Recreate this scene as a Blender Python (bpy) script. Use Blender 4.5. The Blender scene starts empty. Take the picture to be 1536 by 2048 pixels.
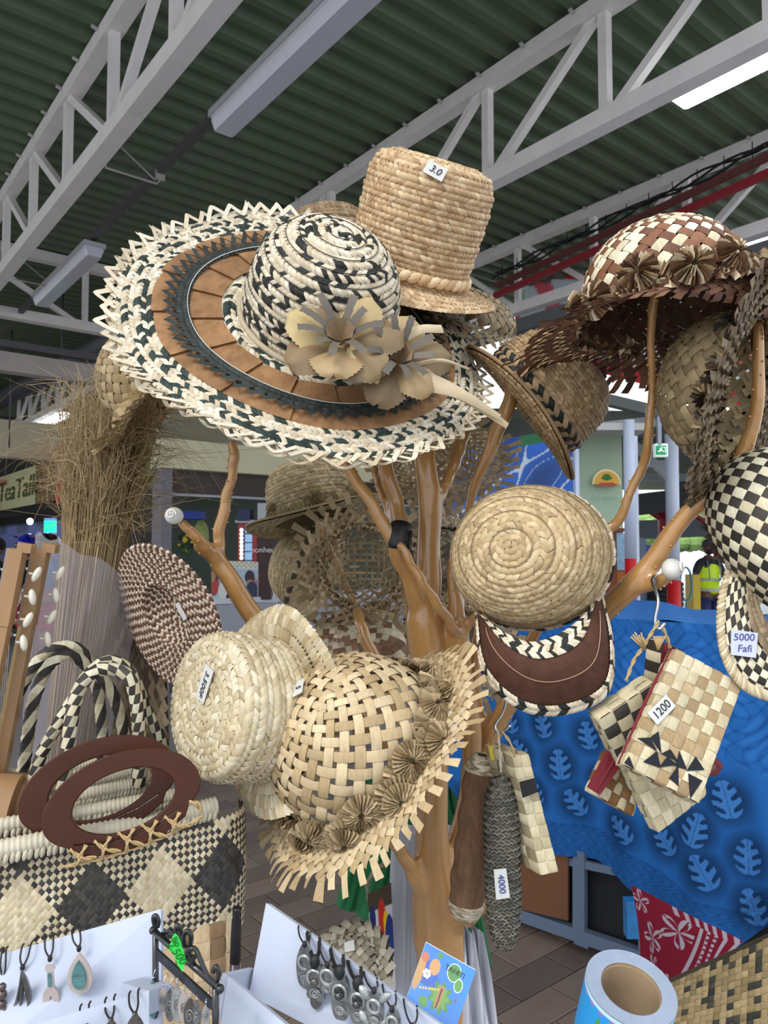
import bpy, bmesh, math, random
import numpy as np
from mathutils import Vector, Matrix
random.seed(7); RNG = np.random.default_rng(7)
C = bpy.context.scene.collection
SC = bpy.context.scene
PI = math.pi

# ------------------------------------------------------------- camera
FPX = 1500.0
PITCH = math.atan(76 / 1500)
CAMZ = 1.6
cam = bpy.data.cameras.new('camera'); cam.sensor_fit = 'HORIZONTAL'; cam.sensor_width = 36
cam.lens = 36 * FPX / 1536; cam.clip_start = 0.02; cam.clip_end = 300
cam_o = bpy.data.objects.new('camera', cam); C.objects.link(cam_o)
cam_o.location = (0, 0, CAMZ); cam_o.rotation_euler = (PI / 2 + PITCH, 0, 0)
SC.camera = cam_o
cam.dof.use_dof = True; cam.dof.focus_distance = 1.12; cam.dof.aperture_fstop = 20.0

# ------------------------------------------------------------- world, sun, exposure
SC.view_settings.view_transform = 'Standard'; SC.view_settings.look = 'None'
SC.view_settings.gamma = 1; SC.view_settings.use_curve_mapping = False
SC.view_settings.exposure = 0.38
wd = bpy.data.worlds.new('world'); SC.world = wd; wd.use_nodes = True
bg = wd.node_tree.nodes['Background']
bg.inputs['Color'].default_value = (0.86, 0.92, 1.0, 1); bg.inputs['Strength'].default_value = 1.35
sun = bpy.data.lights.new('sun', 'SUN'); sun.energy = 1.9; sun.angle = 0.45; sun.color = (1, 0.975, 0.93)
sun_o = bpy.data.objects.new('sun', sun); C.objects.link(sun_o)
sun_o.rotation_euler = (math.radians(46), 0, math.radians(-42))

# ------------------------------------------------------------- placing
def W(px, py, d):
    """world point seen at pixel (px,py) of the 1536x2048 photo at forward depth d"""
    x = (px - 768) / FPX * d; z = (1024 - py) / FPX * d
    return np.array([x, d * math.cos(PITCH) - z * math.sin(PITCH), CAMZ + d * math.sin(PITCH) + z * math.cos(PITCH)])
def WZ(px, py, z):
    """point of the plane at height z seen at the pixel"""
    a = W(px, py, 1.0) - np.array([0, 0, CAMZ])
    return np.array([0, 0, CAMZ]) + a * ((z - CAMZ) / a[2])
AT = math.radians(38.6)
T = np.array([-math.sin(AT), math.cos(AT), 0]); U = np.array([math.cos(AT), math.sin(AT), 0]); ZV = np.array([0, 0, 1.0])
def UV(u, v, z): return U * u + T * v + ZV * z
def nrm(v): v = np.asarray(v, float); return v / (np.linalg.norm(v) + 1e-12)
def frame(z, roll=0.0):
    z = nrm(z); r = np.array([0, 1.0, 0]) if abs(z[1]) < .95 else np.array([1.0, 0, 0])
    x = nrm(np.cross(r, z)); y = np.cross(z, x)
    c, s = math.cos(roll), math.sin(roll)
    return np.stack([x * c + y * s, -x * s + y * c, z], 1)

# ------------------------------------------------------------- colours and materials
def L(h):
    h = h.lstrip('#'); o = []
    for i in (0, 2, 4):
        c = int(h[i:i + 2], 16) / 255
        o.append(c / 12.92 if c <= .04045 else ((c + .055) / 1.055) ** 2.4)
    return tuple(o)
def LA(h): return np.array(L(h))
_M = {}
def mat(key, col='#888888', rough=.6, metal=0., noise=0., scale=20., stretch=None, attr=False, bump=0., bscale=60., emit=None, es=1., trans=0., alpha=1., coat=0., spec=.5, sss=0., backmix=None):
    if key in _M: return _M[key]
    m = bpy.data.materials.new(key); m.use_nodes = True; nt = m.node_tree; N = nt.nodes; K = nt.links
    b = N['Principled BSDF']
    b.inputs['Roughness'].default_value = rough; b.inputs['Metallic'].default_value = metal
    b.inputs['Specular IOR Level'].default_value = spec
    c = (*L(col), 1)
    b.inputs['Base Color'].default_value = c
    out = None
    if attr:
        a = N.new('ShaderNodeAttribute'); a.attribute_name = 'Col'; out = a.outputs['Color']
    if noise > 0 or bump > 0:
        tc = N.new('ShaderNodeTexCoord'); mp = N.new('ShaderNodeMapping'); K.new(tc.outputs['Object'], mp.inputs['Vector'])
        if stretch: mp.inputs['Scale'].default_value = stretch
    if noise > 0:
        nz = N.new('ShaderNodeTexNoise'); nz.inputs['Scale'].default_value = scale; nz.inputs['Detail'].default_value = 5; nz.inputs['Roughness'].default_value = .65
        K.new(mp.outputs['Vector'], nz.inputs['Vector'])
        mr = N.new('ShaderNodeMapRange'); mr.inputs['From Min'].default_value = .25; mr.inputs['From Max'].default_value = .75
        mr.inputs['To Min'].default_value = 1 - noise; mr.inputs['To Max'].default_value = 1 + noise * .6
        K.new(nz.outputs['Fac'], mr.inputs['Value'])
        mx = N.new('ShaderNodeMix'); mx.data_type = 'RGBA'; mx.blend_type = 'MULTIPLY'; mx.inputs['Factor'].default_value = 1
        if out is None: mx.inputs['A'].default_value = c
        else: K.new(out, mx.inputs['A'])
        K.new(mr.outputs['Result'], mx.inputs['B']); out = mx.outputs['Result']
    if out is not None: K.new(out, b.inputs['Base Color'])
    if bump > 0:
        nb = N.new('ShaderNodeTexNoise'); nb.inputs['Scale'].default_value = bscale; nb.inputs['Detail'].default_value = 3
        K.new(mp.outputs['Vector'], nb.inputs['Vector'])
        bp = N.new('ShaderNodeBump'); bp.inputs['Strength'].default_value = bump; bp.inputs['Distance'].default_value = .002
        K.new(nb.outputs['Fac'], bp.inputs['Height']); K.new(bp.outputs['Normal'], b.inputs['Normal'])
    if emit:
        b.inputs['Emission Color'].default_value = (*L(emit), 1); b.inputs['Emission Strength'].default_value = es
    b.inputs['Transmission Weight'].default_value = trans; b.inputs['Alpha'].default_value = alpha; b.inputs['Coat Weight'].default_value = coat
    if sss: b.inputs['Subsurface Weight'].default_value = sss; b.inputs['Subsurface Radius'].default_value = (.01, .006, .004)
    _M[key] = m; return m

# ------------------------------------------------------------- mesh building
class G:
    """collects vertices, faces and vertex colours"""
    def __init__(s): s.V = []; s.F = []; s.C = []; s.n = 0
    def add(s, v, f, c=(.5, .5, .5)):
        v = np.asarray(v, float).reshape(-1, 3); s.V.append(v)
        for q in f: s.F.append(tuple(int(i) + s.n for i in q))
        c = np.asarray(c, float)
        s.C.append(np.tile(c, (len(v), 1)) if c.ndim == 1 else c); s.n += len(v)
    def arr(s, v, fa, c):
        """v (n,K,3), fa template (m,4), c (n,3)"""
        n, k, _ = v.shape
        fa = np.asarray(fa); idx = (np.arange(n)[:, None, None] * k + fa[None]).reshape(-1, fa.shape[1]) + s.n
        s.V.append(v.reshape(-1, 3)); s.F.extend(map(tuple, idx.tolist()))
        s.C.append(np.repeat(c, k, 0)); s.n += n * k
    def box(s, c, h, R=None, col=(.5, .5, .5)):
        c = np.asarray(c, float); h = np.asarray(h, float)
        v = np.array([[x, y, z] for x in (-1, 1) for y in (-1, 1) for z in (-1, 1)]) * h
        if R is not None: v = v @ np.asarray(R).T
        s.add(v + c, [(0, 1, 3, 2), (4, 6, 7, 5), (0, 4, 5, 1), (2, 3, 7, 6), (0, 2, 6, 4), (1, 5, 7, 3)], col)
    def beam(s, a, b, w, h, up=ZV, col=(.5, .5, .5)):
        a = np.asarray(a, float); b = np.asarray(b, float); d = nrm(b - a)
        x = nrm(np.cross(d, up)); y = np.cross(x, d)
        s.box((a + b) / 2, (w / 2, h / 2, np.linalg.norm(b - a) / 2), np.stack([x, y, d], 1), col)
    def tube(s, P, r, n=8, col=(.5, .5, .5), cap=True, flat=1.0, up0=None):
        P = np.asarray(P, float); m = len(P); r = np.broadcast_to(np.asarray(r, float), (m,))
        t = np.gradient(P, axis=0); t /= np.linalg.norm(t, axis=1)[:, None] + 1e-12
        x = nrm(np.cross(t[0], up0 if up0 is not None else ([0, 0, 1] if abs(t[0][2]) < .9 else [1, 0, 0])))
        rows = []
        an = np.linspace(0, 2 * PI, n, endpoint=False)
        for i in range(m):
            x = nrm(x - t[i] * np.dot(x, t[i])); y = np.cross(t[i], x)
            rows.append(P[i] + r[i] * (np.cos(an)[:, None] * x + flat * np.sin(an)[:, None] * y))
        v = np.concatenate(rows); f = []
        for i in range(m - 1):
            for j in range(n):
                k = (j + 1) % n; f.append((i * n + j, i * n + k, (i + 1) * n + k, (i + 1) * n + j))
        if cap: f += [tuple(range(n - 1, -1, -1)), tuple(range((m - 1) * n, m * n))]
        c = np.asarray(col, float)
        if c.ndim == 2 and len(c) == m: c = np.repeat(c, n, 0)
        s.add(v, f, c)
    def ball(s, c, r, R=None, nu=14, nv=9, col=(.5, .5, .5)):
        r = np.broadcast_to(np.asarray(r, float), (3,))
        v = []; f = []
        for i in range(nv + 1):
            a = PI * i / nv
            for j in range(nu):
                b = 2 * PI * j / nu; v.append((math.sin(a) * math.cos(b), math.sin(a) * math.sin(b), math.cos(a)))
        for i in range(nv):
            for j in range(nu):
                k = (j + 1) % nu; f.append((i * nu + j, (i + 1) * nu + j, (i + 1) * nu + k, i * nu + k))
        v = np.array(v) * r
        if R is not None: v = v @ np.asarray(R).T
        s.add(v + np.asarray(c), f, col)
    def grid(s, P, c=(.5, .5, .5), closed=False):
        """P (m,n,3)"""
        m, n, _ = P.shape; i, j = np.meshgrid(np.arange(m - 1), np.arange(n if closed else n - 1), indexing='ij')
        k = (j + 1) % n
        f = np.stack([i * n + j, (i + 1) * n + j, (i + 1) * n + k, i * n + k], -1).reshape(-1, 4) + s.n
        s.V.append(P.reshape(-1, 3)); s.F.extend(map(tuple, f.tolist())); s.n += m * n
        c = np.asarray(c, float); s.C.append(np.tile(c, (m * n, 1)) if c.ndim == 1 else c.reshape(-1, 3))
    def poly(s, pts, th, R, o, col=(.5, .5, .5)):
        """extruded outline: pts (n,2) in frame R (cols x,y,n), thickness th, origin o"""
        p = np.asarray(pts, float); n = len(p)
        a = p[:, :1] * R[:, 0] + p[:, 1:] * R[:, 1] + o
        v = np.concatenate([a + R[:, 2] * th / 2, a - R[:, 2] * th / 2])
        s.add(v, [tuple(range(n)), tuple(range(2 * n - 1, n - 1, -1))] + [(i, i + n, (i + 1) % n + n, (i + 1) % n) for i in range(n)], col)

def props(o, label=None, cat=None, group=None, kind=None):
    if label: o['label'] = label
    if cat: o['category'] = cat
    if group: o['group'] = group
    if kind: o['kind'] = kind
    return o
def root(name, loc, label, cat, group=None):
    o = bpy.data.objects.new(name, None); C.objects.link(o); o.location = loc; o.empty_display_size = .02
    return props(o, label, cat, group)
def _inv(parent):
    m = Matrix.Identity(4); p = parent
    chain = []
    while p is not None: chain.append(p); p = p.parent
    for q in reversed(chain): m = m @ q.matrix_parent_inverse @ q.matrix_basis
    return m.inverted()
def make(name, g, m, parent=None, smooth=True, sharp=None, **kw):
    """link the collected shape as ONE object. World coordinates throughout."""
    me = bpy.data.meshes.new(name); V = np.concatenate(g.V)
    o0 = V.mean(0) if parent is None else np.zeros(3)
    if parent is None: V = V - o0
    me.from_pydata(V.tolist(), [], g.F); 
    a = me.attributes.new('Col', 'FLOAT_COLOR', 'POINT'); cc = np.concatenate(g.C)
    a.data.foreach_set('color', np.concatenate([cc, np.ones((len(cc), 1))], 1).astype(np.float32).ravel())
    me.materials.append(m)
    if smooth: me.polygons.foreach_set('use_smooth', [True] * len(me.polygons))
    me.update()
    if smooth and sharp: me.set_sharp_from_angle(angle=math.radians(sharp))
    o = bpy.data.objects.new(name, me); C.objects.link(o)
    if parent is None: o.location = o0
    else: o.parent = parent; o.matrix_parent_inverse = _inv(parent)
    return props(o, **kw)
def inst(src, name, parent, loc, R=None):
    o = bpy.data.objects.new(name, src); C.objects.link(o)
    M4 = Matrix.Translation(Vector(loc))
    if R is not None: M4 = M4 @ Matrix(np.asarray(R).tolist()).to_4x4()
    o.matrix_world = M4
    if parent is not None: o.parent = parent; o.matrix_parent_inverse = _inv(parent)
    return o
def text(name, s, size, R, o, m, parent, ext=.0003, shear=0, sx=1.0, align='CENTER', **kw):
    cu = bpy.data.curves.new(name, 'FONT'); cu.body = s; cu.size = size; cu.extrude = ext; cu.align_x = align; cu.align_y = 'CENTER'; cu.shear = shear
    t = bpy.data.objects.new(name, cu); C.objects.link(t)
    dg = bpy.context.evaluated_depsgraph_get(); me = bpy.data.meshes.new_from_object(t.evaluated_get(dg))
    bpy.data.objects.remove(t); bpy.data.curves.remove(cu)
    me.materials.clear(); me.materials.append(m)
    n = len(me.vertices); v = np.empty(n * 3); me.vertices.foreach_get('co', v); v = v.reshape(-1, 3); v[:, 0] *= sx
    v = v @ np.asarray(R).T + o; me.vertices.foreach_set('co', v.ravel()); me.update()
    ob = bpy.data.objects.new(name, me); C.objects.link(ob)
    if parent is not None: ob.parent = parent; ob.matrix_parent_inverse = _inv(parent)
    return props(ob, **kw)
def bez(P, n=24):
    """Catmull-Rom through P"""
    P = np.asarray(P, float); Q = np.vstack([2 * P[0] - P[1], P, 2 * P[-1] - P[-2]]); out = []
    m = len(P) - 1; per = max(2, n // m)
    for i in range(m):
        a, b, c, d = Q[i:i + 4]
        for k in range(per):
            t = k / per; out.append(.5 * (2 * b + (c - a) * t + (2 * a - 5 * b + 4 * c - d) * t * t + (3 * b - a - 3 * c + d) * t ** 3))
    out.append(P[-1]); return np.array(out)
def painted(name, f, nu, nv, colfn, m, parent=None, **kw):
    """a printed sheet: f(u,v)->(…,3), colour printed per vertex"""
    u, v = np.meshgrid(np.linspace(0, 1, nu), np.linspace(0, 1, nv), indexing='ij')
    g = G(); g.grid(f(u, v), colfn(u, v)); return make(name, g, m, parent, **kw)
def quadf(a, b, c, d):
    """bilinear sheet: a(0,0) b(1,0) c(1,1) d(0,1)"""
    a, b, c, d = [np.asarray(q, float) for q in (a, b, c, d)]
    return lambda u, v: (1 - u)[..., None] * (1 - v)[..., None] * a + u[..., None] * (1 - v)[..., None] * b + u[..., None] * v[..., None] * c + (1 - u)[..., None] * v[..., None] * d

M_W = lambda: mat('white_painted_steel', '#e2dcda', .5, noise=.10, scale=6, bump=.1)
# ============================================================= THE SETTING
# floor with tiles
g = G(); g.box((0, 12, -.03), (26, 22, .02)); make('floor', g, mat('floor_screed', '#8f8d8c', .30, noise=.15, scale=2.), kind='structure', smooth=False)
floor = bpy.data.objects['floor']
g = G(); TW, TH = .30, .145
tile_me = None; bm = bmesh.new(); bmesh.ops.create_cube(bm, size=1)
for v in bm.verts: v.co.x *= TW - .007; v.co.y *= TH - .007; v.co.z *= .014
bmesh.ops.bevel(bm, geom=[e for e in bm.edges if abs(e.verts[0].co.z - .007) < 1e-4 and abs(e.verts[1].co.z - .007) < 1e-4], offset=.002, segments=1, affect='EDGES')
tile_mes = []
for k, c in enumerate(['#7d6c60', '#74645a', '#877568', '#6d5f57']):
    me = bpy.data.meshes.new('floor_tile'); bm.to_mesh(me); me.materials.append(mat('floor_tile_%d' % k, c, .38, noise=.18, scale=9, bump=.15, bscale=40)); tile_mes.append(me)
bm.free()
cells = []
for i in range(-14, 30):
    for j in range(4, 60):
        u = (i + (.5 if j % 2 else 0)) * TW; v = j * TH - 2
        p = UV(u, v, 0)
        if p[1] < 1.6 or p[1] > 6.6: continue
        px = 768 + p[0] / p[1] * FPX
        if px < 380 or px > 1330: continue
        cells.append((p[1], p))
cells.sort(key=lambda c: c[0])
RT = np.stack([U, T, ZV], 1)
gs = G()
for k, (d, p) in enumerate(cells):
    if k < 300: inst(tile_mes[random.randrange(4)], 'floor_tile', floor, p + ZV * random.uniform(-.0075, -.006), RT)
    else: gs.box(p - ZV * .007, ((TW - .007) / 2, (TH - .007) / 2, .007), RT)
if gs.n: make('far_floor_tiles', gs, tile_mes[0].materials[0], floor, smooth=False, kind='stuff')

# roof of ribbed sheets, ribs run along U
ceil_g = G(); prof = []
pitch_, dep = .185, .045
v0, v1 = .7, 24.
k = v0
while k < v1:
    prof += [(k, 0), (k + .055, 0), (k + .085, dep), (k + .155, dep)]; k += pitch_
prof = np.array(prof)
ZR = 4.72
Pm = np.stack([np.stack([UV(u, v, ZR + z) for v, z in prof]) for u in (-4.2, -1.2, 1.4, 3.5, 5.75, 7.4)])
ceil_g.grid(Pm); ceil_o = make('ceiling', ceil_g, mat('green_roof_sheet', '#586850', .55, noise=.16, scale=3), kind='structure', smooth=False)
g2 = G(); g2.grid(Pm[:, :, :] + ZV * .02); make('roof_top_sheet', g2, mat('roof_top', '#55614c', .6), ceil_o, smooth=False)
# rows of sheet clips beside the chords
for u in (1.41, 3.51, 5.64):
    g = G()
    for k in range(60):
        v = v0 + .4 + k * pitch_ * 2
        if v > 14: break
        g.beam(UV(u - .09, v, ZR - .035), UV(u - .09, v, ZR + .02), .012, .012); g.beam(UV(u - .09, v, ZR - .02), UV(u - .05, v, ZR - .03), .02, .012)
    make('roof_clips', g, mat('clip_grey', '#b5b3b0', .5), ceil_o, smooth=False, kind='stuff')

def truss(u, va, vb, label, name='roof_truss', zl=4.0, zu=4.66, axis='T', step=.9, vrev=99, w=.10):
    A = (lambda s, z: UV(u, s, z)) if axis == 'T' else (lambda s, z: UV(s, u, z))
    r = root(name, A(va, zl), label, 'truss', 'white roof trusses')
    side = U if axis == 'T' else T
    def bm_(nm, a, b, ww, hh):
        g = G(); d = nrm(b - a); x = nrm(np.cross(d, side)) ; g.beam(a, b, ww, hh, up=x); make(nm, g, M_W(), r, smooth=False)
    bm_('upper_chord', A(va, zu), A(vb, zu), w, .10); bm_('lower_chord', A(va, zl), A(vb, zl), w, .10)
    s = va + step * .5; k = 0
    while s < vb:
        bm_('post', A(s, zl + .03), A(s, zu - .03), .055, .055)
        if s + step < vb:
            sg = s > vrev - .1 if vrev < 90 else (vrev == 98 and k % 2 == 0)
            a, b = (A(s + .05, zl + .03), A(s + step * .93, zu - .03)) if sg else (A(s + .05, zu - .03), A(s + step * .93, zl + .03))
            bm_('diagonal', a, b, .05, .05)
        s += step; k += 1
truss(1.41, -.66, 16., 'white lattice roof truss running off above the left side of the hats', vrev=4.29)
truss(3.51, -.74, 16., 'white lattice roof truss directly above the tall straw hat')
truss(5.64, -.93, 8.2, 'white lattice roof truss at the roof edge, above the brown chequered hat', vrev=4.02)
truss(8.24, -6, 3.4, 'thick white cross truss at the far left under the roof', axis='U', w=.12, step=1.3, vrev=98)

def fixture(u, v, ln, z, label, lit, w=.15):
    r = root('tube_light', UV(u, v, z), label, 'ceiling light', 'long tube lights under the roof')
    g = G(); sec = [(-w / 2, .045), (-w / 2, .02), (-w * .36, -.035), (w * .36, -.035), (w / 2, .02), (w / 2, .045)]
    n = len(sec); P = np.array([[UV(u + a, v + s, z + b) for a, b in sec] for s in (0, .02, ln - .02, ln)])
    P[0] = P[0] * .9 + P[0].mean(0) * .1; P[3] = P[3] * .9 + P[3].mean(0) * .1
    g.grid(P); g.add(P[0], [tuple(range(n))]); g.add(P[3], [tuple(range(n - 1, -1, -1))])
    m = mat('lit_diffuser', '#ffffff', .4, emit='#f2fbff', es=4.) if lit else mat('grey_diffuser', '#c2c1cb', .25, noise=.05, scale=8, coat=.4, spec=.6)
    make('diffuser', g, m, r, smooth=False)
    g = G(); g.box(UV(u, v + ln / 2, z + .06), (w / 2 + .008, ln / 2 + .01, .018), RT); make('housing', g, mat('housing_grey', '#a9a8ad', .5), r, smooth=False)
    for q in (.12, .5, .88):
        g = G()
        for sd in (-1, 1): g.beam(UV(u + sd * (w / 2 + .006), v + ln * q, z + .0), UV(u + sd * (w / 2 + .006), v + ln * q, z + .085), .025, .006)
        make('clip', g, mat('clip_grey', '#b5b3b0', .5), r, smooth=False)
fixture(1.80, 2.05, 1.62, 3.90, 'unlit grey tube light at the top centre above the big hat', False)
fixture(1.80, 5.84, 1.55, 3.90, 'unlit grey tube light at left, just above the frilly hat brim', False)
fixture(3.74, .25, 1.86, 4.06, 'glowing tube light at the top right corner under the truss', True, .19)
fixture(3.66, 13.3, 1.6, 3.9, 'glowing tube light far left over the cream beam', True, .2)
fixture(1.80, 9.6, 1.55, 3.90, 'unlit grey tube light farther back behind the cross truss', False)
g = G(); g.beam(UV(1.80, -.3, 4.02), UV(1.80, 9.5, 4.02), .045, .04)
make('light_rail', g, mat('dark_rail', '#4c4b4e', .5), label='dark steel rail carrying the unlit tube lights', cat='rail', smooth=False)
for v in (4.55, 6.95):
    g = G(); g.tube([UV(1.45, v, 4.0), UV(1.46, v, 3.93), UV(1.78, v, 3.93), UV(1.80, v, 3.96)], .007, 6)
    g.tube([UV(1.48, v + .02, 4.15), UV(1.78, v + .02, 3.96)], .006, 6); g.box(UV(1.8, v, 3.99), (.03, .01, .03), RT)
    make('rail_bracket', g, mat('bracket_grey', '#9b9490', .5), label=('thin steel bracket holding the dark rail, nearer the big unlit light' if v < 5 else 'thin steel bracket holding the dark rail, beside the smaller unlit light'), cat='bracket', smooth=False)
# cable tray and red pipe across the truss at right
RB = mat('rust_red_steel', '#6e2f2b', .6, noise=.15)
a, b = W(990, 592, 7.4), W(1600, 318, 4.9)
g = G(); g.beam(a, b, .05, .05); make('red_pipe', g, mat('red_pipe', '#8c1f2a', .5), label='dark red pipe running under the cable tray at right', cat='pipe', smooth=False)
g = G(); g.beam(a + ZV * .10, b + ZV * .12, .09, .012); g.beam(a + ZV * .11 + U * .05, b + ZV * .13 + U * .05, .012, .04); 
ct = root('cable_tray', a, 'rusty cable tray with black cables crossing in front of the right truss', 'cable tray')
make('tray', g, RB, ct, smooth=False)
for k in range(3):
    off = np.array([.03 * (k - 1), 0, .17 + .03 * k]); P = [a + (b - a) * t + off + ZV * (.03 * math.sin(t * 22 + k * 2)) for t in np.linspace(0, 1, 30)]
    g = G(); g.tube(P, .009, 6); make('cable', g, mat('black_cable', '#15161a', .6), ct)
for k in range(14):
    t = (k + .5) / 14; p = a + (b - a) * t; g = G(); g.tube([p + ZV * .1, p + ZV * .27], .004, 4); make('hanger', g, mat('black_cable'), ct)
g = G(); g.beam(UV(5.75, 8.3, 3.86), UV(5.75, 1.5, 3.86), .12, .13); make('roof_gutter', g, mat('gutter_grey', '#5d6062', .5), label='grey gutter along the underside of the outer truss', cat='gutter', smooth=False)
g = G(); g.beam(UV(2.9, 8.5, 3.55), UV(-7, 8.5, 3.55), .16, .20); make('concrete_beam', g, mat('pale_beam', '#a9a09b', .7, noise=.15, scale=3), label='pale beam below the cross truss at the far left', cat='beam', smooth=False)
g = G(); g.beam(UV(2.9, 8.4, 3.72), UV(-7, 8.4, 3.72), .10, .07); make('dark_conduit', g, mat('dark_rail'), label='dark conduit on top of the pale beam at far left', cat='conduit', smooth=False)
g = G(); a, b = W(20, 790, 14), W(235, 675, 9.6); g.tube([a + (b - a) * t for t in np.linspace(-.3, 1.2, 6)], .16, 10)
make('ventilation_duct', g, mat('duct_grey', '#4b4c52', .5), label='round grey duct in the shade beyond the cross truss', cat='duct')
for i, (px, y0, y1, d) in enumerate([(18, 720, 895, 10.5), (123, 640, 720, 9)]):
    g = G(); e_ = W(px, y1, d); g.tube([e_, np.array([e_[0], e_[1], 4.7])], .012, 6); make('hanging_rod', g, mat('dark_rail'), label=('thin dark rod in front of the cream beam at the left edge' if i == 0 else 'short dark rod hanging under the pale beam'), cat='rod')

# ---- the left shops
CR = mat('cream_plaster', '#cfc9ae', .8, noise=.10, scale=2.)
def onU(px, v):  # depth of the plane T-coordinate v at pixel column
    dx = (px - 768) / FPX; return v / (dx * T[0] + T[1])
def wall_U(nm, px0, px1, yt0, yb0, v, th, m, r=None, **kw):
    d0, d1 = onU(px0, v), onU(px1, v); zt = W(px0, yt0, d0)[2]; zb = W(px0, yb0, d0)[2]
    a, b = W(px0, yt0, d0), W(px1, yt0, d1); g = G()
    a = np.array([a[0], a[1], (zt + zb) / 2]); b = np.array([b[0], b[1], (zt + zb) / 2])
    g.beam(a + T * th / 2, b + T * th / 2, th, zt - zb); return make(nm, g, m, r, smooth=False, **kw)
wall_U('trim_1', -200, 500, 818, 898, 12.1, .3, CR, kind='structure')
wall_U('trim_2', 325, 900, 875, 935, 8.2, .35, mat('cream_fascia', '#dcd4b0', .7, noise=.05, scale=2), kind='structure')
wall_U('wall_back', 325, 1010, 740, 880, 8.5, .1, mat('beige_wall', '#8e8873', .8, noise=.1, scale=2), kind='structure')
wall_U('trim_3', 325, 900, 935, 985, 8.35, .25, mat('brown_soffit', '#4a403c', .7), kind='structure')
wall_U('trim_4', 325, 900, 985, 990, 8.3, .05, mat('alu_trim', '#a9abb0', .4), kind='structure')
wall_U('wall_left', -700, 330, 760, 1400, 19., .2, mat('dark_back', '#33312f', .8), kind='structure')
wall_U('wall_shop', 345, 1000, 940, 1330, 10.4, .1, mat('shop_inner', '#4e5a50', .8, noise=.2, scale=1.), kind='structure')
wall_U('partition', 325, 346, 885, 1400, 8.25, .28, mat('grey_column', '#77737c', .5), kind='structure')
g = G(); a = W(352, 930, onU(352, 8.2)); g.beam(a, a - ZV * 2.6, .05, .05); make('trim_5', g, mat('pale_edge', '#9fa3b4', .4), kind='structure', smooth=False)
# ---- counter with poster
cn = root('shop_counter', UV(3.2, 8.3, 0), 'white shop counter with a soft drink poster, left of centre behind the branches', 'counter')
wall_U('counter_body', 395, 850, 1208, 1390, 8.25, .5, mat('counter_white', '#a8aab4', .5), cn)
wall_U('counter_top', 380, 850, 1200, 1211, 8.2, .6, mat('counter_top', '#d4d8e0', .35), cn)
d0, d1 = onU(425, 8.24), onU(556, 8.24)
pz = lambda px, py: W(px, py, onU(px, 8.22))
A_, B_ = pz(422, 1205), pz(556, 1205); Ht = np.array([0, 0, .50])
def poster_col(u, v):
    c = np.ones(u.shape + (3,)) * LA('#dfe3ea')
    def el(cx, cy, rx, ry, h): c[((u - cx) / rx) ** 2 + ((v - cy) / ry) ** 2 < 1] = LA(h)
    def re(x0, x1, y0, y1, h): c[(u > x0) & (u < x1) & (v > y0) & (v < y1)] = LA(h)
    re(.0, .68, 0, .82, '#b9cfe0'); re(.0, .68, .0, .12, '#cdd6dc'); el(.04, .45, .07, .3, '#b8453f'); el(.05, .72, .08, .2, '#4a3a38'); el(.02, .62, .04, .14, '#b98b6a')
    el(.22, .62, .10, .24, '#221d20'); el(.23, .64, .05, .13, '#c99c7c'); el(.22, .28, .12, .24, '#e8e6e3'); el(.34, .42, .04, .2, '#c99c7c')
    el(.36, .3, .07, .18, '#c69a7a'); el(.42, .22, .06, .15, '#7d3b36'); el(.56, .62, .075, .17, '#3a222c'); el(.57, .46, .06, .1, '#b98b6a'); el(.6, .2, .11, .32, '#2b3557')
    el(.24, .08, .03, .14, '#3a1a1c'); re(.0, .68, .82, 1, '#e8e8e2')
    c[(v > .84) & (u < .66) & (np.sin(u * 90) * np.sin(v * 60) > .2)] = LA('#cbb877'); re(.68, 1.01, 0, 1.01, '#e6e9f0')
    c[((u - .91) * 1.75) ** 2 + ((v - .88) * .8) ** 2 < .014] = LA('#d2262b')
    for cx in (.79, .84, .89):
        el(cx, .2, .026, .17, '#5b1c1e'); re(cx - .008, cx + .008, .34, .46, '#6f3a34')
    re(.77, .91, .19, .26, '#d9464a')
    return c
painted('poster', quadf(A_, B_, B_ + Ht, A_ + Ht), 140, 70, poster_col, mat('print_gloss', attr=True, rough=.45), cn)
RP = np.stack([nrm(B_ - A_), ZV, np.cross(nrm(B_ - A_), ZV)], 1); off = RP[:, 2] * .01
tm = mat('poster_red', '#cf4a4e', .5)
text('lettering', 'encore', .10, RP, A_ + (B_ - A_) * .84 + ZV * .34 + off, tm, cn)
text('lettering', 'du bonheur', .095, RP, A_ + (B_ - A_) * .85 + ZV * .265 + off, tm, cn)
text('lettering', 'Coca-Cola', .085, RP, A_ + (B_ - A_) * .91 + ZV * .44 + off, mat('poster_white', '#f2f2f2', .5), cn, shear=.35)
# fridge, boxes, plants behind the counter
fr = root('drinks_fridge', W(510, 1130, 9.4), 'red framed drinks fridge with lit glass door behind the counter', 'fridge')
def bx(nm, px0, py0, px1, py1, d, th, m, parent=None, **kw):
    a = W(px0, py0, d); b = W(px1, py1, d); g = G(); g.box(((a[0] + b[0]) / 2, (a[1] + b[1]) / 2 + th / 2, (a[2] + b[2]) / 2), (abs(b[0] - a[0]) / 2, th / 2, abs(a[2] - b[2]) / 2))
    return make(nm, g, m, parent, smooth=False, **kw)
RD = mat('fridge_red', '#a02324', .4)
bx('frame', 476, 1042, 484, 1199, 9.3, .5, RD, fr); bx('frame', 504, 1042, 514, 1199, 9.3, .5, RD, fr); bx('frame', 476, 1040, 514, 1052, 9.3, .5, RD, fr)
bx('lit_back', 484, 1052, 504, 1125, 9.5, .02, mat('fridge_glow', '#9fc4e0', .5, emit='#8fb8e6', es=.6), fr)
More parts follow.
